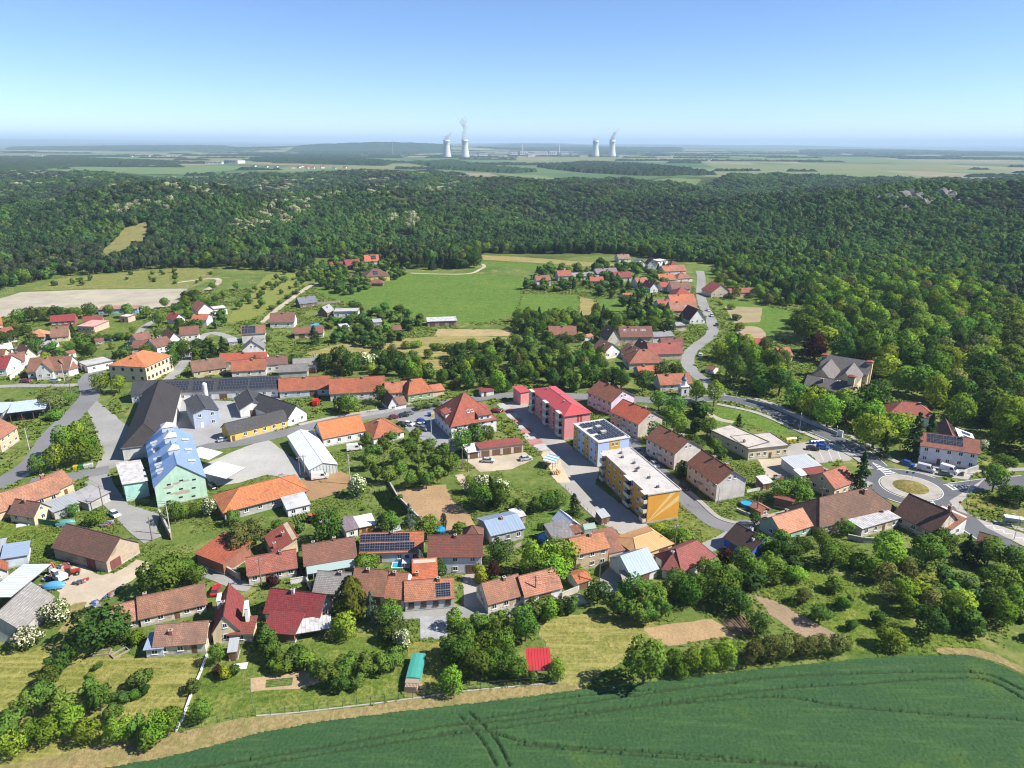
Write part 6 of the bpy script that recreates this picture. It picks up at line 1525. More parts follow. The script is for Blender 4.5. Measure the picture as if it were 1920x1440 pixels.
def crown_conifer(seed, n, leaf, mats, z0=.06, power=.85, layers=13, droop=.25, wide=.5):
    r = np.random.default_rng(seed)
    lay = r.integers(0, layers, n)
    ang0 = r.uniform(0, 6.28, (layers, 9))
    zt = z0 + (1 - z0) * ((lay + .5) / layers) ** .95
    rad = wide * (1 - (lay + .2) / layers) ** power + .015
    rr = rad * r.uniform(.15, 1.0, n) ** .6
    br = r.integers(0, 9, n)
    a = ang0[lay, br] + r.normal(size=n) * .16
    rr *= (.8 + .35 * np.sin(br * 2.3 + lay))
    z = zt - droop * rr * .45 + r.normal(size=n) * .010 + .02
    P = np.stack([rr * np.cos(a), rr * np.sin(a), np.clip(z, .01, 1)], 1)
    out = np.stack([np.cos(a), np.sin(a), np.full(n, .55)], 1)
    nr = unit(np.stack([np.cos(a) * .5, np.sin(a) * .5, np.full(n, .8)], 1) + r.normal(size=(n, 3)) * .35)
    sh = unit(out + r.normal(size=(n, 3)) * .3)
    return quads_mesh('crown', P, nr, leaf * r.uniform(.6, 1.2, n), mats, None, sh, r)

def crown_column(seed, n, leaf, mats, p=.7):
    r = np.random.default_rng(seed)
    z = r.uniform(.02, 1, n)
    rad = .5 * np.clip(np.sin(np.pi * np.clip(z * .80 + .17, 0, 1)), .05, 1) ** p
    a = r.uniform(0, 6.28, n)
    rad = rad * (.8 + .14 * np.sin(a * 5 + z * 9) + .1 * np.sin(a * 3 - z * 23)) * r.uniform(.85, 1.05, n)
    P = np.stack([rad * np.cos(a), rad * np.sin(a), z], 1)
    out = np.stack([np.cos(a), np.sin(a), .25 + z * .6], 1)
    nr = unit(out + r.normal(size=(n, 3)) * .4)
    return quads_mesh('crown', P, nr, leaf * r.uniform(.6, 1.3, n), mats, None, unit(out + r.normal(size=(n, 3)) * .25), r)

BARK = wood((0.14, 0.10, 0.075))
def trunk_mesh(seed, top=.55, r0=.035, limbs=4):
    r = random.Random(seed)
    m = MB()
    x, y = 0, 0
    pts = [(0, 0, 0)]
    for k in range(1, 4): pts.append((r.uniform(-.02, .02), r.uniform(-.02, .02), top * k / 3))
    rr = [r0, r0 * .8, r0 * .6, r0 * .35]
    for k in range(3): m.tube(pts[k], pts[k + 1], rr[k], rr[k + 1], 7)
    for k in range(limbs):
        a = k * 6.28 / limbs + r.uniform(-.5, .5); z = r.uniform(.2, .45)
        p = (0, 0, z); q = (math.cos(a) * .26, math.sin(a) * .26, z + r.uniform(.18, .35))
        m.tube(p, q, r0 * .4, r0 * .14, 5)
    return m.mesh('trunk', [BARK])

FG = {'b': (0.111, 0.194, 0.028), 'd': (0.066, 0.119, 0.023), 'l': (0.179, 0.265, 0.028), 'o': (0.140, 0.161, 0.044), 'f': (0.125, 0.200, 0.035), 's': (0.043, 0.081, 0.023), 'k': (0.108, 0.161, 0.121),
      't': (0.157, 0.148, 0.023), 'c': (0.040, 0.075, 0.021), 'p': (0.064, 0.096, 0.031), 'r': (0.057, 0.021, 0.019), 'y': (0.343, 0.349, 0.031), 'g': (0.095, 0.148, 0.035)}
WHT = foliage((0.62, 0.60, 0.42), .1, .15)
def fm(k, var=.32): return foliage(FG[k], var)
DESC = {'b': 'leafy green', 'd': 'dark green', 'l': 'bright green', 'o': 'greyish olive', 'f': 'loose-crowned fruit', 'u': 'low bushy', 'w': 'white-blossomed', 's': 'dark conical spruce', 'k': 'blue spruce',
        't': 'golden-green conical', 'c': 'slim columnar', 'p': 'tall pine', 'r': 'dark purple-leaved', 'y': 'yellow-green'}
def variants(k):
    N = 3000
    if k in 'bdl':
        ms = [fm(k)]
        return [(crown_round(hash(k) % 97 * 0 + ord(k) * 10 + i, N, .026, ms, 20 + i * 5, (.12, .2, .1)[i], spread=(.33, .30, .35)[i]), trunk_mesh(ord(k) + i)) for i in range(3)]
    if k == 'o': return [(crown_round(700 + i, 2300, .024, [fm('o')], 18, .08, spread=.36, lr=(.11, .2)), trunk_mesh(71 + i)) for i in range(2)]
    if k == 'f': return [(crown_round(300 + i, 2000, .030, [fm('f')], 12, .2, spread=.36, lr=(.12, .19)), trunk_mesh(31 + i, .6, .03, 5)) for i in range(4)]
    if k == 'u': return [(crown_round(400 + i, 1900, .038, [fm(('b', 'd', 'l', 'g')[i])], 11, .0, spread=.32, lr=(.18, .28)), trunk_mesh(41 + i, .4, .03)) for i in range(4)]
    if k == 'w': return [(crown_round(500 + i, 2400, .032, [fm('b'), WHT], 14, .02, spread=.33, lr=(.16, .25), blossom=.55), trunk_mesh(51 + i, .5)) for i in range(2)]
    if k == 's': return [(crown_conifer(600 + i, 3000, .026, [fm('s')], power=(.85, 1.0)[i]), trunk_mesh(61 + i, .9, .022, 0)) for i in range(2)]
    if k == 'k': return [(crown_conifer(620, 2600, .026, [fm('k', .15)], layers=12), trunk_mesh(63, .9, .022, 0))]
    if k == 't': return [(crown_column(640, 3200, .026, [fm('t', .3)], .8), trunk_mesh(64, .7, .03, 0))]
    if k == 'c': return [(crown_column(650, 1500, .03, [fm('c')], .45), trunk_mesh(65, .7, .05, 0))]
    if k == 'p': return [(crown_round(660 + i, 1700, .030, [fm('p')], 11, .42, spread=.28, lr=(.11, .18)), trunk_mesh(66 + i, .85, .026, 5)) for i in range(2)]
    if k == 'r': return [(crown_round(670, 3200, .026, [fm('r', .3)], 19, .05, spread=.33), trunk_mesh(67))]
    if k == 'y': return [(crown_round(680, 1900, .034, [fm('y', .2)], 12, .0, spread=.32, lr=(.16, .26)), trunk_mesh(68, .4))]
VAR = {k: variants(k) for k in 'bdlofuwsktcpry'}
TREES = []
trnd = random.Random(5)
def tree(k, x, y, h, w):
    if k == 'u': h = max(h, 1.0)
    v = VAR[k]
    cm, tm = v[trnd.randrange(len(v))]
    bush = (k in 'uy') or (k == 'w' and h < 5)
    nm = 'bush' if bush else {'s': 'spruce_tree', 'k': 'blue_spruce', 't': 'thuja_tree', 'c': 'thuja_tree', 'p': 'pine_tree', 'f': 'fruit_tree'}.get(k, 'tree')
    e = empty(nm, (x, y, 0), trnd.uniform(0, 6.28))
    e.scale = (w * trnd.uniform(.95, 1.1), w * trnd.uniform(.95, 1.1), h)
    link('crown', cm, e)
    link('trunk', tm, e)
    TREES.append((e, k, x, y, h, w, bush))

def TL(k, s):
    """rows of x, y, height, width"""
    for (x, y), h, w in s: tree(k, x, y, h, w)

# individual trees and bushes: (place), height, crown width in metres
TL('b', [((-284.9,398.5),9,10),((-273.7,405.2),9,9),((-259.0,409.4),8,9),((-243.1,417.9),7,8),((-229.8,414.0),9,9),((-217.4,411.6),8,9),((112.5,264.1),12,11),((126.7,250.6),12,12),((-186.0,361.8),7,6),((-208.4,378.0),4,4),((-196.1,259.2),5,6),((-176.8,265.4),5,5),((-144.2,379.1),6,6),((-208.3,430.0),6,6),((-219.7,440.3),7,7),((-81.9,123.6),7,5),((-56.1,102.1),5,4.5),((-59.0,117.3),5,3.8),((-80.9,141.2),10,12),((-78.7,146.4),6,6),((-74.6,144.2),5.5,5.5),((-47.6,162.4),10,9.5),((-92.7,173.0),7,5.5),((-91.2,174.8),5,4),((-89.0,176.6),4,4),((-114.2,172.0),4,5.5),((-122.9,176.9),4,4),((-32.4,167.9),7,6),((-35.2,150.3),5,7),((-22.5,165.2),7,8),((-17.2,222.1),9,8),((-12.5,226.6),9,8),((-8.3,229.0),7,6),((-9.0,181.3),9,8),((-3.7,182.9),8,8),((-12.7,191.4),6,5),((-25.9,129.1),7,6),((-10.5,116.7),7.5,8),((-7.1,114.5),7,8),((-9.0,119.2),6,6),((-4.7,119.9),6,7),((-1.4,120.9),6,6),((-0.3,114.5),6,6),((-6.6,126.5),6,6),((3.1,124.9),7,7),((2.5,127.6),7,6),((28.4,137.9),7,8),((32.3,136.0),6,7),((25.7,111.8),11,10),((38.6,140.0),7,8),((40.6,138.0),7,7),((43.3,139.0),7,7),((47.9,140.1),8,8),((50.7,141.1),8,7),((80.3,153.5),7,9),((103.6,153.4),9,9),((110.5,158.6),8,7),((79.3,188.5),7,7),((84.7,190.2),7,9),((85.2,185.3),6,7),((56.5,149.8),7,7),((58.0,146.5),7,7),((62.3,147.6),7,7),((49.0,146.4),6,6),((46.7,147.5),6,6),((63.8,158.2),6,6),((146.4,194.2),9,8),((10.1,181.4),6,6),((13.3,183.0),6,6),((159.4,209.2),6,8),((115.9,142.6),7,8),((119.0,153.5),8,8),((123.2,150.8),8,8),((120.6,143.1),7,8),((108.2,134.6),7,7),((113.7,134.6),7,7),((-63.1,256.7),8,9),((-67.1,260.7),7,7),((-200.5,391.3),9,8),((-207.9,336.5),6,7),((89.8,168.1),5,5),((80.5,162.1),6,4.5),((67.4,173.5),4,4),((-3.5,114.8),6,6),((1.3,113.4),5,5),((50.9,230.6),8,7),((57.8,245.6),8,8),((59.5,235.4),9,8),((62.0,221.6),7,7),((58.0,262.3),8,8),((63.1,256.5),9,8),((69.9,234.6),8,7),((69.3,221.7),6,6),((-76.2,172.3),5,5),((-63.1,168.2),4,4)])
TL('d', [((-279.8,402.5),9,9),((-266.8,406.6),9,9),((-251.9,413.6),9,9),((136.5,258.6),12,12),((-102.2,316.1),7,7),((-222.0,350.8),6,6),((-158.0,342.0),7,7),((-119.6,315.8),6,6),((-85.4,122.3),9,12),((-234.7,334.2),9,9),((-157.9,313.6),9,8),((-159.0,329.0),8,7),((-85.9,310.6),10,9),((-79.5,314.8),11,10),((-72.8,306.8),11,11),((-53.2,313.5),11,11),((-52.8,268.8),8,8),((-17.8,147.0),6,6),((-3.1,154.0),7,7),((19.8,137.9),6,7),((51.1,134.2),6,6),((52.9,126.9),6,5),((68.0,131.5),4.5,6),((89.7,127.2),7,8),((67.1,155.8),6,7),((70.9,157.0),6,7),((74.1,158.3),6,6),((65.9,158.2),5,6),((48.1,136.1),6,6),((97.8,297.0),12,11),((105.2,287.1),13,12),((111.9,280.5),14,13),((143.4,262.1),14,14),((55.6,284.4),10,9),((47.2,289.2),9,8),((66.8,301.1),9,8),((72.3,298.9),9,8),((34.7,291.1),10,9),((146.0,187.5),6,7),((149.1,185.9),6,8),((-261.3,360.5),7,8)])
TL('l', [((-145.2,206.2),9,8),((-141.1,209.4),10,9),((-139.1,213.5),10,8),((-148.7,216.4),11,9),((-146.4,220.7),11,8),((-149.2,203.1),7,6),((-35.0,125.5),6,7),((-12.3,129.1),5,5),((6.7,148.3),10,9.5),((12.0,149.5),10,10),((9.8,146.1),8,9),((-11.0,109.4),6,6),((32.4,115.5),5.5,4.5),((35.6,115.2),6,5),((39.2,115.8),5.5,5),((43.3,117.1),6,5.5),((33.5,114.3),4,4),((9.2,113.1),5,4),((92.9,153.3),10,10),((90.3,139.4),6,6),((99.9,132.7),7,8),((-172.1,280.1),9,9),((-164.4,280.2),8,7),((75.2,272.2),9,8),((81.1,267.3),11,9),((114.6,253.2),13,13),((117.3,245.2),13,13),((125.4,226.7),13,14),((165.4,245.7),13,14),((-5.6,282.3),10,9),((39.8,168.5),3,6),((43.7,163.1),5,6),((-83.6,96.9),5,5),((-84.9,94.7),5,5),((-73.7,97.6),5,5),((-68.1,97.6),5.5,5),((-61.9,98.3),6,5.5),((-60.3,100.1),5,5),((-275.9,380.3),6,8),((-80.6,98.0),5,6),((-77.5,99.2),6,6),((107.8,130.3),6,7),((88.1,147.6),6,6),((68.5,147.0),4,6)])
TL('f', [((-88.4,117.0),5,4.5),((-89.0,114.4),5,5),((-88.6,111.1),4.5,4.5),((-86.7,105.6),6,6),((-87.9,103.7),6,6),((-81.7,103.0),6,6.5),((-88.1,98.1),6,6),((-75.9,105.0),6,5),((-78.5,107.0),5,4.5),((-71.8,101.8),4.5,4),((-65.6,98.2),5,4.5),((-46.2,207.2),6,6),((-42.3,199.6),6,5.5),((-37.8,197.8),6,6),((-46.0,215.3),6,6),((-43.2,219.6),6,6),((-37.4,211.3),6,6),((-35.1,201.5),6,6),((-30.7,194.3),6,5.5),((-27.9,197.9),6,6),((-25.9,194.4),6,5),((-23.0,198.0),6,5.5),((-20.2,203.6),7,7),((-24.8,207.4),6,6),((-30.2,209.3),6,6),((-34.2,219.7),6,6),((-27.9,219.8),6,6),((-33.6,228.7),6,5),((-23.0,215.5),6,6),((-42.0,228.6),5,5),((-49.9,226.2),5,5),((-19.3,209.0),6,6),((-3.1,123.2),6,6),((-3.8,127.4),5,6),((-2.1,128.3),5,5),((-8.8,124.0),5,5),((0.2,124.0),6,5),((22.9,134.0),6,5),((24.5,132.1),6,5),((29.7,135.0),6,6),((27.9,131.2),5,6),((30.2,131.2),5,6),((33.5,133.1),5,5),((-12.4,120.2),5,5),((-35.0,111.7),5,6),((-32.3,113.6),5,6),((-28.2,114.2),5,6),((-25.8,115.1),5,6),((-37.6,113.6),4,5),((-32.6,110.3),4,5),((-29.2,111.0),3,4),((-23.3,116.2),5,5),((-87.8,363.4),5,5),((-74.7,369.0),5,5),((-81.1,358.2),5,5),((-64.2,365.9),5,5),((-67.1,358.5),4,5),((7.0,179.9),5,5),((2.4,178.3),5,5),((-180.0,491.9),5,6),((-175.7,507.5),5,6),((-172.4,528.2),5,6),((-171.6,438.2),5,6),((-175.0,461.9),5,6),((-160.8,446.1),5,6),((-98.6,398.1),5,5),((-93.8,404.6),5,5),((-194.0,470.0),6,6),((-195.1,497.3),6,6),((-211.9,496.9),6,6),((-48.3,119.1),5,6),((-51.0,122.3),5,6),((-46.4,116.8),4,4)])
TL('u', [((-78.6,123.5),3,3.5),((-71.8,111.2),3.5,4),((-71.0,112.6),3,3),((-74.7,107.4),1.8,2.4),((-72.7,107.3),2,2.6),((-71.0,108.0),2,2.6),((-69.8,109.1),1.8,2.4),((-82.8,115.5),1.2,1.6),((-82.7,113.6),1.2,1.6),((-82.5,116.6),1.2,1.5),((-60.7,109.8),3,3),((-54.6,114.2),2.5,2.6),((-62.9,96.5),4,4),((-14.2,168.0),4,4.5),((-24.2,125.6),5,5),((-26.0,124.7),4,4),((5.6,132.9),5,6),((8.5,133.0),5,6),((10.4,133.9),4,4),((13.4,134.9),4.5,4),((27.0,141.0),4,4),((3.9,113.1),3,3),((73.8,128.8),2.5,3),((89.0,134.5),5,5),((94.6,140.4),5,6),((98.4,138.4),5,6),((98.1,213.5),3.5,5),((17.0,147.3),3,4),((26.5,166.2),3,4),((41.4,165.8),3,4),((44.8,161.8),5,6),((-43.7,116.5),4,5),((-41.1,116.8),4,5),((-42.9,117.6),4,5),((-44.9,115.3),3.5,4),((-46.4,115.0),3,4),((-223.7,361.2),4,6),((-218.1,361.2),4,6),((-213.1,362.4),4,6),((-208.1,363.5),4,6),((-203.0,364.7),4,6),((-38.0,346.8),4,7),((-31.3,346.9),4,7),((-24.5,348.0),4,7),((-17.8,349.1),4,7),((-12.4,350.2),4,7),((-130.0,362.7),4,6),((-71.4,351.2),4,6),((-66.8,348.3),4,6),((-49.5,351.6),4,6),((-54.7,349.5),4,6),((134.2,415.4),4,6),((139.4,444.3),4,6),((147.1,477.2),4,6),((128.1,389.7),5,6),((-172.7,249.8),4,7),((-151.2,470.9),3,5),((-150.0,485.2),3,5),((-151.4,454.2),3,5),((-151.6,438.6),3,5),((73.0,235.6),4,5),((69.9,217.3),4,5),((71.3,163.9),4,5),((79.5,122.9),5,6),((75.6,136.7),3,4),((86.6,152.8),4,6),((61.3,161.2),4,5),((75.7,142.8),4,5),((103.5,145.1),5,6),((107.3,143.0),5,6),((106.1,136.9),5,6),((99.7,128.5),5,6),((80.7,131.0),3,4),((97.2,132.1),5,6),((-50.8,276.4),3,4),((-33.9,264.1),2,4),((-29.9,266.0),2,4),((-36.9,262.3),2,4)])
TL('w', [((-99.5,130.4),5.5,6),((-100.9,122.5),4.5,6),((-84.9,177.5),6,4.5),((-45.6,189.0),8,6.5),((-67.1,315.0),9,9),((-91.8,314.6),8,7),((-22.6,122.2),5,4),((163.7,226.2),4,3.5),((-8.7,191.7),7,6),((-169.8,353.7),5,5),((-3.0,190.1),6,6),((-61.9,164.1),4,4),((-236.5,345.6),4,4)])
TL('o', [((-69.2,157.1),9,10),((-66.9,162.2),8,8),((48.4,117.9),5.5,5),((50.8,118.7),5,5),((52.7,119.5),6,6),((55.6,119.9),5.5,6),((58.5,120.3),5,5),((61.3,120.6),5,5),((64.3,121.1),5,5),((67.3,121.6),4.5,5),((68.9,121.6),4,4),((67.0,138.2),4,5),((89.0,146.7),6,6),((96.0,147.9),6,7),((-177.8,258.2),8,12),((-183.7,261.1),6,8),((-4.1,344.4),7,9),((94.0,134.9),6,7),((87.5,138.7),5,6)])
TL('s', [((-6.1,184.5),9,6),((17.6,178.4),7,5.5),((105.7,194.2),13,7.5),((135.3,219.3),16,9),((141.1,221.5),15,8),((-144.9,329.3),9,8),((-140.4,331.1),11,8),((-147.6,326.5),6,6),((-236.3,369.6),8,5),((64.4,164.4),5,4),((116.0,157.4),7,5),((77.1,428.2),13,8),((79.6,414.4),14,8),((73.3,435.5),11,7),((86.7,435.7),12,7),((-103.3,357.9),10,9),((116.5,153.8),7,5),((84.7,245.9),5,4),((124.7,217.9),10,5)])
TL('k', [((-35.6,169.2),6,4),((-28.0,172.1),7,5),((-22.1,148.1),7.5,5),((-30.6,130.8),8,4.5)])
TL('t', [((-35.3,132.5),10.5,8)])
TL('c', [((-18.6,172.2),4,2),((52.6,203.1),5,2.6),((54.9,204.3),5,2.6),((54.1,205.1),5,2.6),((7.4,170.2),2.2,1),((8.2,170.2),2.2,1),((8.9,170.4),2.2,1),((9.6,170.4),2.2,1),((10.4,170.7),2.2,1)])
TL('r', [((147.5,332.8),14,14),((-4.3,148.2),4,5),((53.5,153.3),5,5),((-56.5,143.9),3,4),((-57.8,114.2),2.5,2.6)])
TL('y', [((-55.9,113.4),3,3.5),((-7.7,146.0),5,4.5),((136.0,456.8),3,5),((-36.0,177.6),1.5,3),((-21.6,172.7),1.2,2),((-19.6,171.3),1.2,2)])

# ------------------------------------------------------------------ woods (too many trees to count): instanced over points
def inside(px, gx, gy):
    ins = np.zeros(gx.shape, bool)
    n = len(px)
    for i in range(n):
        x0, y0 = px[i]; x1, y1 = px[(i + 1) % n]
        c = (y0 > gy) != (y1 > gy)
        with np.errstate(divide='ignore', invalid='ignore'):
            xi = (x1 - x0) * (gy - y0) / (y1 - y0) + x0
        ins ^= c & (gx < xi)
    return ins

def trunk_quads(top, r):
    q = []
    nn = []
    for k in range(4):
        a, b = k * math.pi / 2, (k + 1) * math.pi / 2
        q.append([(r * math.cos(a), r * math.sin(a), 0), (r * math.cos(b), r * math.sin(b), 0), (r * .5 * math.cos(b), r * .5 * math.sin(b), top), (r * .5 * math.cos(a), r * .5 * math.sin(a), top)])
        nn.append((math.cos((a + b) / 2), math.sin((a + b) / 2), 0))
    return np.array(q), np.array(nn), 1

def far_round(seed, n, leaf, m, lobes, z0, spread, lr, top=.5):
    g = globals()
    r = np.random.default_rng(seed)
    zc = (1 + z0) / 2; hz = (1 - z0) / 2
    Lc = np.array([(lambda d, q, rad: (d[0] * q * spread, d[1] * q * spread, zc + d[2] * q * (hz - rad * .75), rad))((lambda v: v / np.linalg.norm(v))(r.normal(size=3)), r.uniform(.35, 1) ** .6, r.uniform(*lr)) for _ in range(lobes)] + [(0, 0, zc, .24)])
    w = Lc[:, 3] ** 2; pick = r.choice(len(Lc), n, p=w / w.sum())
    d = unit(r.normal(size=(n, 3)) + np.array([0, 0, .3]))
    P = Lc[pick, :3] + d * (Lc[pick, 3] * r.uniform(.75, 1.05, n))[:, None]
    P[:, 2] = np.clip(P[:, 2], .02, 1.02)
    out = unit(P - np.array([0, 0, zc * .8]))
    return quads_mesh('crown', P, unit(d + r.normal(size=P.shape) * .4), leaf * r.uniform(.6, 1.3, n), [m, BARK], None, unit(d * .9 + out * .5 + r.normal(size=P.shape) * .25), r, trunk_quads(top, .025))

def far_cone(seed, n, leaf, m):
    r = np.random.default_rng(seed)
    z = r.uniform(0, 1, n) ** 1.25
    rad = .5 * (1 - z) ** .8 * (.75 + .25 * np.sin(z * 40))
    a = r.uniform(0, 6.28, n)
    P = np.stack([rad * np.cos(a), rad * np.sin(a), .06 + z * .94], 1)
    out = np.stack([np.cos(a), np.sin(a), np.full(n, .5)], 1)
    return quads_mesh('crown', P, unit(out + r.normal(size=P.shape) * .4), leaf * r.uniform(.6, 1.2, n), [m, BARK], None, unit(out + r.normal(size=P.shape) * .3), r, trunk_quads(.3, .03))

WC = bpy.data.collections.new('woodland_sources')     # sources for the instancer, not part of the scene
def wsrc(i, me):
    o = bpy.data.objects.new('w%02d' % i, me); WC.objects.link(o)
FCOL = [(0.062, 0.126, 0.034), (0.046, 0.100, 0.030), (0.094, 0.164, 0.038), (0.054, 0.094, 0.036)]
for i, c in enumerate(FCOL): wsrc(i, far_round(900 + i, 620, .058, foliage(c, .28), 11, .06, .32, (.16, .26)))          # 0-3 broadleaf
for i, c in enumerate(((0.050, 0.080, 0.034), (0.070, 0.086, 0.044))): wsrc(4 + i, far_round(920 + i, 420, .055, foliage(c, .25), 8, .40, .28, (.12, .2), .85))   # 4-5 pine
wsrc(6, far_cone(930, 520, .05, foliage((0.036, 0.068, 0.028), .2)))                                                                                  # 6 spruce
wsrc(7, far_round(940, 620, .055, foliage((0.14, 0.20, 0.045), .25), 12, .05, .33, (.15, .24)))                                                     # 7 pale
def blos():
    m = far_round(950, 620, .055, foliage((0.30, 0.31, 0.17), .2), 12, .05, .33, (.15, .24)); return m
wsrc(8, blos())                                                                                                                                        # 8 flowering
wsrc(9, far_round(960, 420, .075, foliage((0.105, 0.175, 0.032), .3), 9, .0, .32, (.18, .28), .2))                                                    # 9 bush
def tuft():
    r = np.random.default_rng(77); n = 16
    P = r.uniform(-.5, .5, (n, 3)); P[:, 2] = r.uniform(.05, .5, n)
    d = unit(r.normal(size=(n, 3)) + np.array([0, 0, .4]))
    return quads_mesh('tuft', P, d, r.uniform(.14, .3, n), [foliage((0.15, 0.20, 0.04), .25, .2)], None, unit(d * .4 + np.array([0, 0, 1.0])), r)
wsrc(10, tuft())
wsrc(11, far_round(970, 900, .045, foliage((0.095, 0.165, 0.032), .3), 15, .05, .33, (.14, .23)))   # 11 nearer broadleaf
wsrc(12, far_round(980, 900, .045, foliage((0.066, 0.122, 0.030), .3), 16, .05, .34, (.14, .22)))   # 12 nearer dark broadleaf

for i, (k_, j_) in enumerate((('b', 0), ('b', 1), ('d', 0), ('d', 2), ('l', 0), ('l', 1), ('o', 0))): wsrc(13 + i, VAR[k_][j_][0])   # 13-19 full crowns

def woodland(name, label, pts, idx, scl, seed=0):
    """pts (n,3), idx variant number, scl (n,3)"""
    me = bpy.data.meshes.new(name)
    n = len(pts)
    me.vertices.add(n)
    me.vertices.foreach_set('co', np.asarray(pts, np.float32).ravel())
    for nm, ty, dat in (('variant', 'INT', np.asarray(idx, np.int32)), ('turn', 'FLOAT', np.random.default_rng(seed).uniform(0, 6.28, n).astype(np.float32))):
        at = me.attributes.new(nm, ty, 'POINT'); at.data.foreach_set('value', dat)
    at = me.attributes.new('size', 'FLOAT_VECTOR', 'POINT'); at.data.foreach_set('vector', np.asarray(scl, np.float32).ravel())
    me.update()
    o = link(name, me)
    g = bpy.data.node_groups.new(name, 'GeometryNodeTree')
    g.interface.new_socket('Geometry', in_out='INPUT', socket_type='NodeSocketGeometry')
    g.interface.new_socket('Geometry', in_out='OUTPUT', socket_type='NodeSocketGeometry')
    N = g.nodes.new
    gi, go = N('NodeGroupInput'), N('NodeGroupOutput')
    ci = N('GeometryNodeCollectionInfo'); ci.inputs['Collection'].default_value = WC; ci.inputs['Separate Children'].default_value = True; ci.inputs['Reset Children'].default_value = True
    ip = N('GeometryNodeInstanceOnPoints'); ip.inputs['Pick Instance'].default_value = True
    def attr(nm, ty):
        a = N('GeometryNodeInputNamedAttribute'); a.data_type = ty; a.inputs['Name'].default_value = nm
        return next(s for s in a.outputs if s.enabled and s.name == 'Attribute')
    cx_ = N('ShaderNodeCombineXYZ')
    g.links.new(gi.outputs[0], ip.inputs['Points']); g.links.new(ci.outputs[0], ip.inputs['Instance'])
    g.links.new(attr('variant', 'INT'), ip.inputs['Instance Index']); g.links.new(attr('turn', 'FLOAT'), cx_.inputs[2])
    g.links.new(cx_.outputs[0], ip.inputs['Rotation']); g.links.new(attr('size', 'FLOAT_VECTOR'), ip.inputs['Scale'])
    g.links.new(ip.outputs[0], go.inputs[0])
    md = o.modifiers.new('woodland', 'NODES'); md.node_group = g
    return kind(o, 'stuff', label)

def vnoise(x, y, s, seed):
    """smooth value noise"""
    r = np.random.default_rng(seed); G = r.random((64, 64))
    u, v = x / s, y / s
    i, j = np.floor(u).astype(int), np.floor(v).astype(int); fu, fv = u - i, v - j
    fu, fv = fu * fu * (3 - 2 * fu), fv * fv * (3 - 2 * fv)
    q = lambda a, b: G[a % 64, b % 64]
    return (q(i, j) * (1 - fu) + q(i + 1, j) * fu) * (1 - fv) + (q(i, j + 1) * (1 - fu) + q(i + 1, j + 1) * fu) * fv

def blocked(x, y, pad_h=2.0, pad_r=1.2, hard=True, opens=False, trees=0.0):
    b = np.zeros(x.shape, bool)
    for (ox, oy, c, s, L, D) in FOOT:
        dx, dy = x - ox, y - oy
        u, v = dx * c + dy * s, -dx * s + dy * c
        b |= (u > -pad_h) & (u < L + pad_h) & (v > -pad_h) & (v < D + pad_h)
    for P, w in ROADS:
        lo, hi = P.min(0) - w - 3, P.max(0) + w + 3
        m = (x > lo[0]) & (x < hi[0]) & (y > lo[1]) & (y < hi[1]) & ~b
        if m.any():
            d = np.full(m.sum(), 9e9)
            for a, e in zip(P[:-1], P[1:]):
                ab = e - a; t = np.clip(((x[m] - a[0]) * ab[0] + (y[m] - a[1]) * ab[1]) / (ab @ ab + 1e-9), 0, 1)
                d = np.minimum(d, np.hypot(x[m] - a[0] - t * ab[0], y[m] - a[1] - t * ab[1]))
            b[m] |= d < w + pad_r
    for Q in (HARD if hard else []) + (OPEN if opens else []) + CROP: b |= inside(Q, x, y)
    b |= np.hypot(x - RC[0], y - RC[1]) < 16
    if trees:
        for t in TREES: b |= np.hypot(x - t[2], y - t[3]) < trees * t[5]
    return b

def jgrid(poly, s, seed):
    r = np.random.default_rng(seed)
    P = np.array(poly)
    gx, gy = np.meshgrid(np.arange(P[:, 0].min(), P[:, 0].max(), s), np.arange(P[:, 1].min(), P[:, 1].max(), s))
    gx = gx + r.uniform(-.45, .45, gx.shape) * s; gy = gy + r.uniform(-.45, .45, gy.shape) * s
    gx, gy = gx.ravel(), gy.ravel()
    m = inside(P, gx, gy)
    return gx[m], gy[m], r

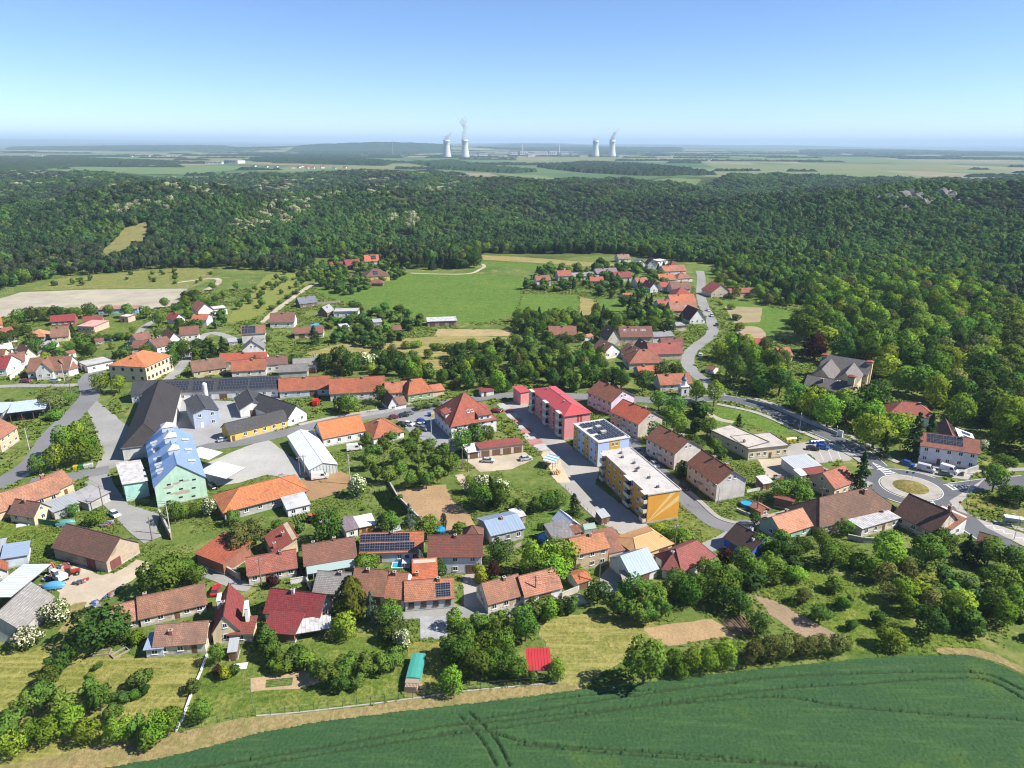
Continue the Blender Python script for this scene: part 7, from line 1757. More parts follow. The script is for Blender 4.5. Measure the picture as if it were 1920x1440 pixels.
ROCKS = [(475.8,930.3),(513.3,948.4),(514.8,909.0),(572.0,968.7),(470.6,880.1),(582.1,943.6)]
def build_forest():
    poly = [(-2016.0,2124.9),(-1399.2,2220.8),(-859.8,2237.4),(-306.7,2629.5),(-72.3,2141.4),(457.2,1809.6),(690.1,2177.6),(937.4,2412.3),(2389.4,2473.9),(686.0,685.7),(357.1,370.7),(287.2,369.6),(307.4,480.6),(261.8,507.4),(218.7,478.7),(187.0,453.0),(184.1,505.7),(177.6,615.8),(143.7,641.3),(96.3,682.1),(-31.3,685.3),(-30.9,596.5),(-70.9,585.0),(-97.1,597.5),(-127.0,649.3),(-175.3,647.9),(-172.3,569.7),(-234.3,586.0),(-260.5,595.9),(-291.0,584.5),(-322.3,561.1),(-352.6,528.3),(-360.9,493.6),(-422.4,418.7)]
    X, Y, I_, Sx = [], [], [], []
    bands = [(380, 700, 6.0), (700, 1000, 6.8), (1000, 1500, 8.6), (1500, 2600, 12.5)]
    for bi, (a, b, s) in enumerate(bands):
        x, y, r = jgrid(poly, s, 20 + bi)
        d = np.hypot(x, y)
        m = (d >= a) & (d < b) & (np.abs(np.arctan2(x, y)) < RAD(43))
        x, y = x[m], y[m]
        keep = np.ones(len(x), bool)
        for Q in CLEAR: keep &= ~inside(Q, x, y)
        keep &= ~blocked(x, y, 4, 2)
        # thin spots and glades
        g = vnoise(x, y, 55, 3) * .6 + vnoise(x, y, 21, 4) * .4
        keep &= ~((g > .74) & (r.random(len(x)) < .85))
        # cliffs on the right hill
        for rx, ry in ROCKS:
            u = (x - rx) * rx / math.hypot(rx, ry) + (y - ry) * ry / math.hypot(rx, ry); w_ = (x - rx) * ry / math.hypot(rx, ry) - (y - ry) * rx / math.hypot(rx, ry)
            keep &= ~((np.abs(w_) < 13) & (u < 6) & (u > -26) & (r.random(len(x)) < .7))
        x, y = x[keep], y[keep]
        n = len(x)
        k1, k2 = vnoise(x, y, 120, 5), vnoise(x, y, 60, 6)
        idx = r.integers(0, 4, n)
        zn = vnoise(x, y, 170, 25) + r.normal(size=n) * .1
        idx[zn < .42] = np.where(r.random((zn < .42).sum()) < .5, 1, 3); lt = zn > .62; idx[lt] = np.where(r.random(lt.sum()) < .55, 2, 0)
        pine = (k1 > .6) & (r.random(n) < .7); idx[pine] = r.integers(4, 6, pine.sum())
        spr = (k2 > .74) & (r.random(n) < .5); idx[spr] = 6
        pale = (r.random(n) < .05 + .5 * np.clip(vnoise(x, y, 45, 15) - .6, 0, 1)); idx[pale] = 7
        fl = (y > 700) & (x < -120) & (vnoise(x, y, 70, 8) > .72) & (r.random(n) < .28); idx[fl] = 8
        dd = np.hypot(x, y)
        if bi == 0:
            sw = (idx < 4) & (r.random(n) < np.clip((740 - dd) / 200, 0, 1)); idx[sw] = np.array([13, 14, 15, 16, 15, 19, 16, 17])[r.integers(0, 8, sw.sum())]
        lz = vnoise(x, y, 38, 17) + r.normal(size=n) * .12
        br = (idx < 4) & (lz > .62); idx[br] = 2
        h = (7.5 + 5 * vnoise(x, y, 90, 9) + r.normal(size=n) * 1.4)
        h = np.clip(h, 6, 18); h[idx == 7] *= .8
        w = s * r.uniform(1.15, 2.0, n); h = h * np.sqrt(w / s / 1.5); w[(idx == 6)] *= .7; w[(idx == 4) | (idx == 5)] *= .82
        X.append(x); Y.append(y); I_.append(idx); Sx.append(np.stack([w, w, h], 1))
    x, y = np.concatenate(X), np.concatenate(Y)
    woodland('forest', 'wide mixed forest covering the hills behind the village', np.stack([x, y, relief(x, y) - .2], 1), np.concatenate(I_), np.concatenate(Sx), 1)
build_forest()

def grove(label, poly, s, hs, kinds, seed, name='grove', pad=2.5, dens=1.0, opens=False, wk=1.25):
    x, y, r = jgrid(poly, s, seed)
    m = ~blocked(x, y, pad, 1.5, True, opens, .35) & (r.random(len(x)) < dens)
    x, y = x[m], y[m]
    n = len(x)
    if not n: return
    h = r.uniform(*hs, n); w = s * wk * r.uniform(.75, 1.15, n)
    w = np.minimum(w, h * 1.25)
    idx = np.array(kinds)[r.integers(0, len(kinds), n)]
    w[idx == 6] *= .6
    woodland(name, label, np.stack([x, y, relief(x, y) - .1], 1), idx, np.stack([w, w, h], 1), seed)
grove('belt of trees behind the street farmhouses', [(-91.2,298.9),(-86.9,324.8),(-65.4,348.3),(-42.9,341.9),(-0.1,354.4),(21.8,349.7),(43.4,325.0),(54.1,296.4),(33.5,279.4),(0.0,281.7),(-13.3,278.8),(-29.8,288.1),(-54.3,304.8),(-76.9,303.7)], 6.0, (5, 9.5), [13, 14, 15, 16, 17, 19, 9, 9, 12], 31, opens=True, dens=.8)
grove('grove between the allotments and the court farm', [(1.4,412.9),(38.3,416.3),(52.1,424.9),(89.8,417.3),(101.6,399.1),(92.5,366.4),(48.3,365.6),(27.2,349.8),(1.3,354.4)], 7.0, (5, 10), [13, 15, 16, 14, 6, 9, 18], 32, opens=True, dens=.85)
grove('park wood around the old manor', [(148.4,367.3),(218.7,478.7),(296.0,528.5),(322.2,418.8),(361.9,360.2),(207.7,192.0),(178.0,218.5),(172.3,231.9),(179.4,252.3),(167.9,260.7),(155.9,281.0),(167.4,311.8),(153.3,324.9)], 10.5, (11, 17), [13, 14, 15, 16, 17, 18, 13, 17, 19], 33, wk=1.45)
grove('trees between the upper road and the manor', [(94.2,319.0),(116.7,361.4),(130.0,338.9),(132.1,319.5),(117.9,278.6),(105.7,275.2),(97.7,281.6),(93.1,301.4)], 8.0, (8, 13), [13, 15, 16, 17], 34, dens=.8)
grove('roadside trees in front of the old manor', [(102.4,271.9),(113.2,265.9),(135.4,263.2),(147.3,249.2),(137.2,224.6),(129.3,229.1),(120.2,247.3),(109.9,257.1)], 8.0, (9, 13), [13, 14, 15, 17, 18], 35, dens=.8, wk=1.4)
grove('bushy land right of the upper road', [(167.9,596.4),(194.7,536.8),(196.7,478.2),(218.7,478.7),(179.4,442.0),(164.2,457.4),(150.8,477.3),(145.5,504.8)], 7.5, (4, 9), [13, 15, 9, 17, 19], 36, dens=.8)
grove('thicket of bushes in the lower right corner', [(92.7,151.7),(110.0,151.8),(138.7,160.6),(113.3,121.8),(104.4,125.0),(95.7,127.6),(91.6,134.9)], 5.0, (2, 5), [9, 13, 17, 9, 19, 9], 37, dens=.4)
grove('garden trees among the upper houses', [(9.2,501.8),(21.9,592.6),(63.5,607.2),(113.9,608.5),(134.0,595.5),(99.6,476.2),(92.4,414.6),(76.4,414.3),(57.0,502.9),(14.8,496.2)], 9.0, (4, 9), [11, 12, 6, 9, 2], 38, dens=.85)
grove('hedge and fruit trees below the hillside houses', [(-166.9,550.7),(-161.2,629.9),(-134.3,662.0),(-84.8,589.8),(-83.9,552.7),(-99.0,499.4),(-115.4,471.7),(-136.8,498.6),(-157.5,518.1)], 8.0, (4, 8), [11, 12, 9, 2, 7], 39, dens=.8)
grove('scrub along the track and orchard slope', [(-167.7,601.1),(-187.1,562.0),(-175.5,430.6),(-164.5,409.9),(-149.7,454.2),(-150.6,528.8),(-133.7,551.5)], 9.0, (2.5, 5), [9, 11, 7], 40, dens=.6)
grove('trees around the pens below the pasture', [(-109.2,391.6),(-103.0,447.2),(-74.5,440.1),(-54.1,411.9),(-51.1,364.0),(-74.5,353.2),(-93.7,352.9)], 7.5, (3.5, 7), [9, 11, 12, 2], 41, dens=.75)
grove('garden trees of the left quarter', [(-286.3,360.1),(-263.5,377.1),(-236.3,360.9),(-200.0,361.5),(-195.8,409.3),(-226.0,469.4),(-194.0,470.0),(-146.8,362.4),(-142.8,324.0),(-153.1,307.3),(-188.8,314.8),(-201.1,314.7),(-223.2,314.3),(-236.0,291.0)], 8.0, (3.5, 7.5), [9, 13, 15, 11, 17], 42, dens=.62)
grove('shrubs in the yards behind the blocks', [(58.1,268.3),(78.1,262.5),(87.7,245.9),(79.3,230.9),(68.6,226.1),(61.8,245.6)], 7.0, (3, 8), [9, 11, 12, 2], 43, dens=.6)
grove('shrubs between the lane and the bungalows', [(45.6,153.7),(69.6,169.3),(83.6,168.0),(80.5,154.0),(55.5,142.6),(44.2,142.5)], 6.5, (2.5, 6.5), [9, 11, 12, 2], 44, dens=.4)
grove('garden shrubs around the cottages', [(-76.9,152.7),(-70.3,168.1),(-51.6,180.0),(-13.2,200.6),(6.3,180.5),(12.5,158.3),(5.1,138.2),(-12.8,148.6),(-50.5,144.0)], 9.0, (1.2, 3.2), [9, 9, 11, 7], 45, dens=.8, opens=False, wk=.42)
grove('shrubs in the lower gardens', [(-61.1,119.8),(-36.0,125.0),(-22.2,123.4),(4.9,130.5),(3.4,112.6),(-20.2,109.7),(-45.4,105.5),(-59.0,109.4)], 8.0, (.8, 2.4), [9, 9, 7], 46, dens=.6, wk=.35)
grove('shrubs on the rough meadow', [(57.9,150.3),(78.5,149.3),(92.6,136.8),(98.2,124.1),(76.3,123.2),(70.7,131.0),(64.1,138.6)], 7.0, (1, 3.2), [9, 9, 7, 11], 47, dens=.3, wk=.4)
grove('scrub on the dry slope', [(-344.8,503.7),(-321.0,558.7),(-247.4,585.6),(-224.0,527.0),(-299.4,504.7)], 11.0, (2, 5), [9, 11, 7], 48, dens=.4, wk=.5)

# grass tufts give the near ground its texture
def tufts():
    r = np.random.default_rng(9)
    n = 90000
    d = np.sqrt(r.uniform(85 ** 2, 230 ** 2, n)); a = r.uniform(-RAD(40), RAD(40), n)
    x, y = d * np.sin(a), d * np.cos(a)
    f = vnoise(x, y, 5, 12) * .6 + vnoise(x, y, 17, 13) * .4
    m = (f > .40) & (r.random(n) < (f - .2) * 1.5)
    x, y, f = x[m], y[m], f[m]
    m = ~blocked(x, y, .1, .05, True, False)
    for Q in OPEN[:4]: m &= ~inside(Q, x, y)
    x, y, f = x[m], y[m], f[m]
    s = r.uniform(.25, .55, len(x)) * (.5 + f)
    woodland('grass_tufts', 'loose tufts of grass and weeds on the near ground', np.stack([x, y, np.full(len(x), .02)], 1), np.full(len(x), 10), np.stack([s * 1.3, s * 1.3, s * .8], 1), 3)
    n = 60000
    d = np.sqrt(r.uniform(220 ** 2, 540 ** 2, n)); a = r.uniform(-RAD(40), RAD(38), n)
    x, y = d * np.sin(a), d * np.cos(a)
    f = vnoise(x, y, 9, 22) * .5 + vnoise(x, y, 31, 23) * .5
    m = f > .44
    x, y, f = x[m], y[m], f[m]
    m = ~blocked(x, y, .1, .05, True, True)
    x, y, f = x[m], y[m], f[m]
    s = r.uniform(.5, 1.3, len(x)) * (.4 + f)
    woodland('grass_tufts', 'rough grass and weeds between the gardens farther back', np.stack([x, y, np.full(len(x), .02)], 1), np.full(len(x), 10), np.stack([s * 1.4, s * 1.4, s * .9], 1), 4)
tufts()

# ------------------------------------------------------------------ far plain
FARW = foliage((0.030, 0.058, 0.022), .2)
def far_wood(label, polys, h=13.0):
    V, Fq, base = [], [], 0
    for poly in (polys if isinstance(polys[0], list) else [polys]):
        P = np.array(poly)
        cy_ = P[:, 1].mean()
        sx, sy = max(9, cy_ / 330), max(22, cy_ / 110)
        gx, gy = np.meshgrid(np.arange(P[:, 0].min() - sx, P[:, 0].max() + sx, sx), np.arange(P[:, 1].min() - sy, P[:, 1].max() + sy, sy))
        r = np.random.default_rng(len(label) + int(cy_))
        jx, jy = gx + r.uniform(-.3, .3, gx.shape) * sx, gy + r.uniform(-.3, .3, gx.shape) * sy
        ins = inside(P, gx, gy)
        z = relief(jx, jy) + np.where(ins, h * r.uniform(.45, 1.2, gx.shape), -2)
        ny, nx = gx.shape
        idx = np.arange(nx * ny).reshape(ny, nx) + base
        a, b, c, d = idx[:-1, :-1], idx[:-1, 1:], idx[1:, 1:], idx[1:, :-1]
        ok = ins[:-1, :-1] | ins[:-1, 1:] | ins[1:, 1:] | ins[1:, :-1]
        V += np.stack([jx, jy, z], -1).reshape(-1, 3).tolist(); Fq += np.stack([a[ok], b[ok], c[ok], d[ok]], 1).tolist(); base += nx * ny
    me = bpy.data.meshes.new('far_wood')
    me.from_pydata(V, [], Fq)
    me.materials.append(FARW)
    kind(link('far_wood', me), 'stuff', label)
far_wood('dark wood beyond the pale field at the left edge', [(-3062.7,3669.0),(-2806.8,4065.2),(-2332.1,4156.1),(-1613.2,3610.4),(-1525.1,3356.9),(-1821.3,3157.0),(-1743.8,2775.9),(-1716.0,2472.4),(-1829.5,2178.2)])
far_wood('wood beyond the pale field left of the cooling towers', [(-1616.2,4581.8),(-1586.7,5512.4),(-1118.2,4846.3),(-622.5,3873.1),(-579.7,3334.0),(-919.1,3534.6),(-1371.7,3965.1)])
far_wood('long dark wood on the far left plain', [(-7590.8,11286.3),(-7797.5,14341.6),(-5038.3,13025.5),(-3244.1,8533.5),(-4392.4,8064.2),(-5815.7,8639.2)], 16)
far_wood('forested ridge left of the cooling towers', [(-2365.6,7842.2),(-3039.8,11764.1),(-2728.6,14599.2),(-1689.8,13772.2),(-876.6,10968.7),(-659.2,7563.5),(-1066.9,6720.7),(-1693.1,6538.0)], 18)
far_wood('far forest behind the power station', [(-1029.3,12884.8),(-22.7,16442.9),(1552.4,15760.3),(3110.7,13923.2),(2299.9,10122.3),(889.7,9016.1),(-401.9,9087.0)], 18)
far_wood('wood between the forest and the right fields', [(101.9,3277.1),(401.0,4042.6),(575.5,3671.0),(713.9,3021.0),(682.4,2466.9),(440.9,2364.0),(263.6,2644.4),(166.4,2953.9)])
far_wood('wood below the left cooling towers', [(-521.7,3786.5),(-342.5,4268.3),(-147.4,3317.6),(94.8,2724.4),(-3.2,2568.7),(-254.5,2902.3)], 12)
far_wood('dark wood at the horizon on the right', [(4164.1,10836.6),(6102.0,11579.1),(7014.1,10039.4),(5236.5,7486.3),(4385.7,8312.5),(3413.8,8877.7)], 16)
frr = np.random.default_rng(8)
lines = []
for k in range(130):
    d = float(frr.uniform(2450, 10500)); a = float(frr.uniform(-.68, .68)); L_ = float(frr.uniform(80, 620)) * d / 4000; w_ = float(frr.uniform(10, 46)) * d / 3000
    cx_, cy_ = d * math.sin(a), d * math.cos(a); tl = float(frr.uniform(-.2, .2))
    u, v = (math.cos(tl), math.sin(tl)), (-math.sin(tl), math.cos(tl))
    lines.append([(cx_ + u[0] * L_ * i + v[0] * w_ * j, cy_ + u[1] * L_ * i + v[1] * w_ * j) for i, j in ((-.5, -1), (.5, -.7), (.5, 1), (-.5, .8))])
far_wood('lines of trees and small copses across the far plain', lines, 10)

CONCW = plaster((0.55, 0.55, 0.54), .2)
def cooling_tower(p, s, label):
    t = empty('cooling_tower', (p[0], p[1], float(relief(p[0], p[1])))); tag(t, label, 'cooling tower', 'cooling towers of the power station')
    prof = [(0, 33), (8, 31), (30, 26.5), (60, 22.5), (85, 21), (100, 21.2), (118, 22.5)]
    n = 40
    mb = MB()
    R_ = [[(r_ * s * math.cos(2 * math.pi * k / n), r_ * s * math.sin(2 * math.pi * k / n), z_ * s) for k in range(n)] for z_, r_ in prof[1:]]
    for i in range(len(R_) - 1):
        for k in range(n): mb.face([R_[i][k], R_[i][(k + 1) % n], R_[i + 1][(k + 1) % n], R_[i + 1][k]])
    inn = [(x * .97, y * .97, z) for x, y, z in R_[-1]]; inl = [(x * .97, y * .97, z - 30 * s) for x, y, z in R_[-1]]
    for k in range(n):
        j = (k + 1) % n
        mb.face([R_[-1][k], R_[-1][j], inn[j], inn[k]]); mb.face([inn[k], inn[j], inl[j], inl[k]])
    sh = mb.build('shell', CONCW, t)
    sh.data.polygons.foreach_set('use_smooth', [True] * len(sh.data.polygons))
    lg = MB()
    for k in range(20):
        a0, a1, a2 = [2 * math.pi * (k + e) / 20 for e in (0, .5, 1)]
        for aa in (a0, a2): lg.tube((33 * s * math.cos(aa), 33 * s * math.sin(aa), 0), (31 * s * math.cos(a1), 31 * s * math.sin(a1), 8 * s), .6, .6, 4)
    lg.tube((0, 0, 0), (0, 0, 5), 30 * s, 30 * s, 24)
    lg.build('column_ring', CONC, t)
    return t
def steam(label, p, z0, puffs, dens):
    m = bpy.data.materials.new('steam'); m.use_nodes = True; t = m.node_tree
    t.nodes.remove(t.nodes['Principled BSDF'])
    v = nd(t, 'VolumePrincipled', Density=dens); v.inputs['Color'].default_value = (.97, .97, .97, 1)
    t.links.new(v.outputs[0], t.nodes['Material Output'].inputs['Volume'])
    bm = bmesh.new()
    r = random.Random(len(label))
    for (dx, dz, rad) in puffs:
        mt = Matrix.Translation((dx, r.uniform(-8, 8), dz)) @ Matrix.Diagonal((1, 1, 1.25, 1))
        g = bmesh.ops.create_icosphere(bm, subdivisions=2, radius=rad, matrix=mt)
        for q in g['verts']: q.co += Vector((r.uniform(-1, 1), r.uniform(-1, 1), r.uniform(-1, 1))) * rad * .16
    me = bpy.data.meshes.new('steam_plume'); bm.to_mesh(me); bm.free(); me.materials.append(m)
    kind(link('steam_plume', me, None, (p[0], p[1], z0)), 'stuff', label)
towers = [((-458.4,5165.0), 1.0, 'cooling tower farthest left'), ((-334.3,5192.2), 1.02, 'cooling tower under the tallest steam plume'), ((642.9,5824.7), 1.02, 'left cooling tower of the right pair'), ((776.3,5856.1), 1.04, 'cooling tower farthest right')]
for p, s, lb in towers: cooling_tower(p, s, 'pale concrete ' + lb)
rs = random.Random(3)
steam('thin drifting steam over the farthest left tower', towers[0][0], 118, [(-4, 6, 16), (6, 18, 14), (20, 32, 11), (32, 44, 10), (-14, 22, 9), (42, 52, 8)], .030)
steam('tall white steam plume over the second tower', towers[1][0], 120, [(0, 4, 21), (-4, 24, 18), (-2, 44, 16), (2, 62, 15), (4, 82, 18), (-8, 98, 15), (6, 112, 14), (-12, 128, 12), (14, 132, 10), (-26, 116, 9), (-38, 140, 8), (2, 148, 9)], .035)
steam('low steam cap on the left tower of the right pair', towers[2][0], 120, [(0, 3, 21), (-12, 10, 11), (9, 8, 12), (-4, 18, 9)], .035)
steam('slanting steam plume over the farthest right tower', towers[3][0], 122, [(0, 4, 22), (6, 20, 18), (16, 36, 16), (8, 52, 12), (26, 56, 11), (36, 70, 10), (20, 72, 9), (46, 84, 8)], .035)
def far_block(name, label, cat, x0, x1, yb, h, mat, depth=60, grp=None):
    a, b = x0, x1
    z = float(relief(a[0], a[1]))
    t = empty(name, (a[0], a[1], z), math.atan2(b[1] - a[1], b[0] - a[0])); tag(t, label, cat, grp)
    L_ = math.hypot(b[0] - a[0], b[1] - a[1])
    mb = MB(); mb.box(0, 0, 0, L_, depth, h); mb.build('wall', mat, t)
    mb = MB(); mb.box(-1, -1, h, L_ + 1, depth + 1, h + 2); mb.build('roof', CONC, t)
    for k in range(max(1, int(L_ / 18))):
        mb = MB(); mb.box(k * 18 + 4, -.4, h * .5, k * 18 + 14, -.02, h * .75); mb.build('window', GLASS, t)
far_block('reactor_hall', 'low white reactor hall left of the first stack', 'power plant', (-21.4,6143.3), (49.1,6161.3), 0, 26, WH)
far_block('reactor_hall', 'tall grey reactor building at the first stack', 'power plant', (56.8,6036.8), (121.9,6053.1), 0, 36, CONCW)
far_block('turbine_hall', 'long pale turbine hall between the two stacks', 'power plant', (166.5,5942.3), (282.7,5970.8), 0, 28, WH2)
far_block('reactor_hall', 'tall grey reactor building left of the second stack', 'power plant', (297.4,6097.0), (359.4,6112.5), 0, 38, CONCW)
far_block('reactor_hall', 'low white hall right of the second stack', 'power plant', (386.9,5996.3), (465.7,6015.6), 0, 24, WH)
far_block('warehouse', 'low plant building left of the right pair of towers', 'power plant', (519.3,5795.6), (591.6,5812.6), 0, 14, WH2)
for a_, b_, h_, lb in (((-334.4,5704.6), (-273.8,5719.2), 16, 'low grey plant hall right of the left towers'), ((-266.9,5836.0), (-196.4,5853.3), 20, 'white plant hall between left towers and reactors'), ((-168.9,5633.3), (-48.1,5661.8), 12, 'long low plant store before the reactors'), ((114.9,5700.2), (164.2,5711.8), 22, 'small plant block right of the first stack'), ((465.0,5896.8), (521.1,5910.3), 22, 'grey plant block before the right towers'), ((800.9,5643.5), (884.6,5662.5), 12, 'low plant store right of the right towers'), ((1025.7,5299.4), (1145.0,5324.7), 10, 'isolated low hall on the right plain')):
    far_block('plant_building', lb, 'power plant', a_, b_, 0, h_, CONCW)
far_block('factory', 'white factory halls beyond the pale left field', 'factory', (-1417.8,3641.9), (-1337.0,3607.1), 0, 13, WH, 50)
far_block('factory', 'grey factory hall left of the white halls', 'factory', (-1433.0,3455.8), (-1360.3,3467.0), 0, 9, CONCW, 40)
for px_, lb in (((77.9,6168.7), 'slim vent stack left of the turbine hall'), ((387.4,6247.7), 'slim vent stack right of the turbine hall')):
    mb = MB(); mb.tube((0, 0, 0), (0, 0, 100), 5, 3.2, 14); mb.tube((0, 0, 100), (0, 0, 104), 3.6, 3.6, 14)
    tag(mb.build('vent_stack', CONCW, None, (px_[0], px_[1], 0)), lb, 'stack')
mb = MB()
mb.tube((0, 0, 0), (0, 0, 120), 2.2, .8, 6); p_ = (-990.5,6153.6)
tag(mb.build('radio_mast', plain('mast', (.45, .45, .45)), None, (p_[0], p_[1], 0)), 'thin radio mast on the forested ridge', 'mast')
# houses of the far villages
def far_house():
    t = empty('far_house', (0, 0, 0)); tag(t, 'tiny pale house with red roof on the far plain', 'house', 'houses of the far villages')
    a = MB(); a.box(0, 0, 0, 14, 9, 5); a.build('wall', WH, t)
    b = MB(); b.slab([(-.5, -.5, 5), (14.5, -.5, 5), (14.5, 4.5, 9), (-.5, 4.5, 9)], .3); b.slab([(14.5, 9.5, 5), (-.5, 9.5, 5), (-.5, 4.5, 9), (14.5, 4.5, 9)], .3)
    b.build('roof', [T((0.34, 0.15, 0.10), .2), FASCIA], t)
    return t
fh0 = far_house()
fr2 = random.Random(21)
spots = []
for (c_, n_, sp, lb) in (((-2675.4,5245.4), 9, 420, 'in the long village on the left plain'), ((-2494.5,5511.6), 6, 350, 'at the right end of the left plain village'), ((-973.6,3061.8), 8, 170, 'behind the pale left field'), ((-791.3,2956.1), 6, 120, 'at the forest edge left of the towers'), ((-501.4,2656.7), 5, 70, 'peeping over the forest below the towers'), ((-3292.4,5094.1), 6, 300, 'at the far left edge'), ((1134.0,4820.1), 4, 200, 'right of the cooling towers')):
    for _ in range(n_): spots.append((c_[0] + fr2.uniform(-sp, sp), c_[1] + fr2.uniform(-.5, .5) * sp, lb))
fhc = list(fh0.children)
for i, (x_, y_, lb) in enumerate(spots):
    t = fh0 if i == 0 else fh0.copy()
    if i:
        COL.objects.link(t)
        for ch in fhc:
            c = ch.copy(); COL.objects.link(c); c.parent = t
    t['label'] = 'tiny pale house with red roof ' + lb; t['group'] = 'far houses ' + lb
    t.location = (x_, y_, float(relief(x_, y_))); t.rotation_euler = (0, 0, fr2.uniform(-.6, .6))

# rock faces on the right hill
ROCK = soil((0.20, 0.18, 0.165))
def rock(label, p, w, h, seed):
    r = random.Random(seed)
    bm = bmesh.new(); bmesh.ops.create_icosphere(bm, subdivisions=3, radius=1)
    for v in bm.verts:
        k = 1 + .3 * math.sin(v.co.x * 9 + seed) * math.sin(v.co.z * 8 + v.co.x * 5) + r.uniform(-.16, .16)
        v.co = Vector((v.co.x * w / 2, v.co.y * w / 3.2, v.co.z * h / 2)) * k
    me = bpy.data.meshes.new('rock_outcrop'); bm.to_mesh(me); bm.free(); me.materials.append(ROCK)
    tag(link('rock_outcrop', me, None, (p[0], p[1], float(relief(p[0], p[1])) - h * .05)), label, 'rock', 'rock outcrops on the right hill')
for i, (p, w, h, lb) in enumerate(zip(ROCKS, (26, 34, 20, 30, 22, 20), (18, 24, 20, 26, 12, 14), ('leftmost grey rock face on the wooded hill', 'broad grey rock face in the middle of the wooded hill', 'narrow rock face right of the broad one', 'pale tall rock face on the wooded hill', 'low rock ledge under the broad rock face', 'rightmost small rock face on the wooded hill'))):
    rock(lb, p, w, h, i)


# ------------------------------------------------------------------ vehicles
TYRE = plain('tyre', (.02, .02, .02), .9); RIM = plain('rim', (.4, .4, .42), .35, .6); LAMP = plain('head lamp', (.7, .72, .75), .15, 0, .7); TAIL = plain('tail lamp', (.4, .02, .02), .3)
def paint(c): return plain('car paint', c, .28, .15, .5)
def loft(prof, w0, w1, zsplit, name, mats, mi=None):
    """side profile (x, z) swept across the width, narrower above zsplit"""
    m = MB(); n = len(prof)
    wd = lambda z: w0 if z <= zsplit else w0 + (w1 - w0) * min(1, (z - zsplit) / (max(p[1] for p in prof) - zsplit))
    L = [(x, -wd(z) / 2, z) for x, z in prof]; Rr = [(x, wd(z) / 2, z) for x, z in prof]
    m.face(L); m.face(Rr[::-1])
    for i in range(n):
        j = (i + 1) % n
        m.face([L[j], L[i], Rr[i], Rr[j]])
    return m.mesh(name, mats)
def bits():
    w = MB(); w.tube((0, -.1, 0), (0, .1, 0), .32, .32, 14, 0); w.tube((0, -.11, 0), (0, .11, 0), .19, .19, 10, 1)
    lm = MB(); lm.box(-.06, -.2, -.08, .04, .2, .08)
    return w.mesh('wheel', [TYRE, RIM]), lm.mesh('headlight', [LAMP]), lm.mesh('taillight', [TAIL])
WHEEL, HEADL, TAILL = bits()
BODY = {'car': [(-2.1, .3), (2.1, .3), (2.15, .62), (2.0, .82), (1.05, .95), (.85, .98), (-2.0, 1.0), (-2.15, .7)],
        'van': [(-2.6, .35), (2.6, .35), (2.65, .8), (2.45, 1.1), (1.75, 1.25), (1.2, 2.15), (.9, 2.25), (-2.5, 2.25), (-2.62, 1.2)]}
CAB = [(1.1, .94), (.35, 1.42), (-1.35, 1.46), (-1.95, .98)]
_bm = {}
def body_mesh(kd, col):
    k = (kd, col)
    if k not in _bm: _bm[k] = loft(BODY[kd], 1.75 if kd == 'car' else 1.95, 1.7, 1.0 if kd == 'car' else 1.3, 'body', [paint(col)])
    return _bm[k]
def cab_meshes(col):
    k = ('cab', col)
    if k not in _bm:
        a = loft(CAB, 1.62, 1.28, .95, 'cabin', [GLASS])
        r = MB(); r.box(-1.32, -.62, 1.44, .36, .62, 1.5); r.box(-.42, -.73, 1.0, -.32, -.66, 1.45); r.box(-.42, .66, 1.0, -.32, .73, 1.45)
        _bm[k] = (a, r.mesh('roof_panel', [paint(col)]))
    return _bm[k]
VG = plain('van glass', (.025, .035, .045), .1, 0, .6)
def van_glass():
    m = MB()
    m.face([(2.0, -.72, 1.3), (2.0, .72, 1.3), (1.28, .68, 2.1), (1.28, -.68, 2.1)])
    for s in (-1, 1): m.face([(1.5, s * .985, 1.3), (.3, s * .985, 1.3), (.3, s * .92, 1.95), (1.15, s * .92, 1.95)][::s])
    return m.mesh('glass', [VG])
VGM = van_glass()
def vehicle(kd, a, b, col, label, cat='car', group='parked cars', sc=1.0):
    a, b = Vector(a), Vector(b)
    d = b - a; c = (a + b) / 2
    t = empty('car' if kd == 'car' else 'van', (c.x, c.y, .1), math.atan2(d.y, d.x)); t.scale = (sc,) * 3
    tag(t, label, cat, group)
    link('body', body_mesh(kd, col), t)
    ax = (1.32, -1.3) if kd == 'car' else (1.7, -1.6); hw = .8 if kd == 'car' else .9
    if kd == 'car':
        g, r = cab_meshes(col); link('windows', g, t); link('roof_panel', r, t)
    else: link('windows', VGM, t)
    for x in ax:
        for s in (-1, 1): link('wheel', WHEEL, t, (x, s * hw, .32))
    fx = 2.12 if kd == 'car' else 2.63
    for s in (-1, 1):
        link('headlight', HEADL, t, (fx, s * .62, .68)); link('taillight', TAILL, t, (-fx - .02, s * .66, .75))
RDC, BLK, SIL, WHC, BLU, GRC, MRC = (.50, .02, .02), (.02, .02, .022), (.48, .50, .52), (.72, .72, .72), (.03, .10, .38), (.16, .17, .18), (.2, .02, .03)
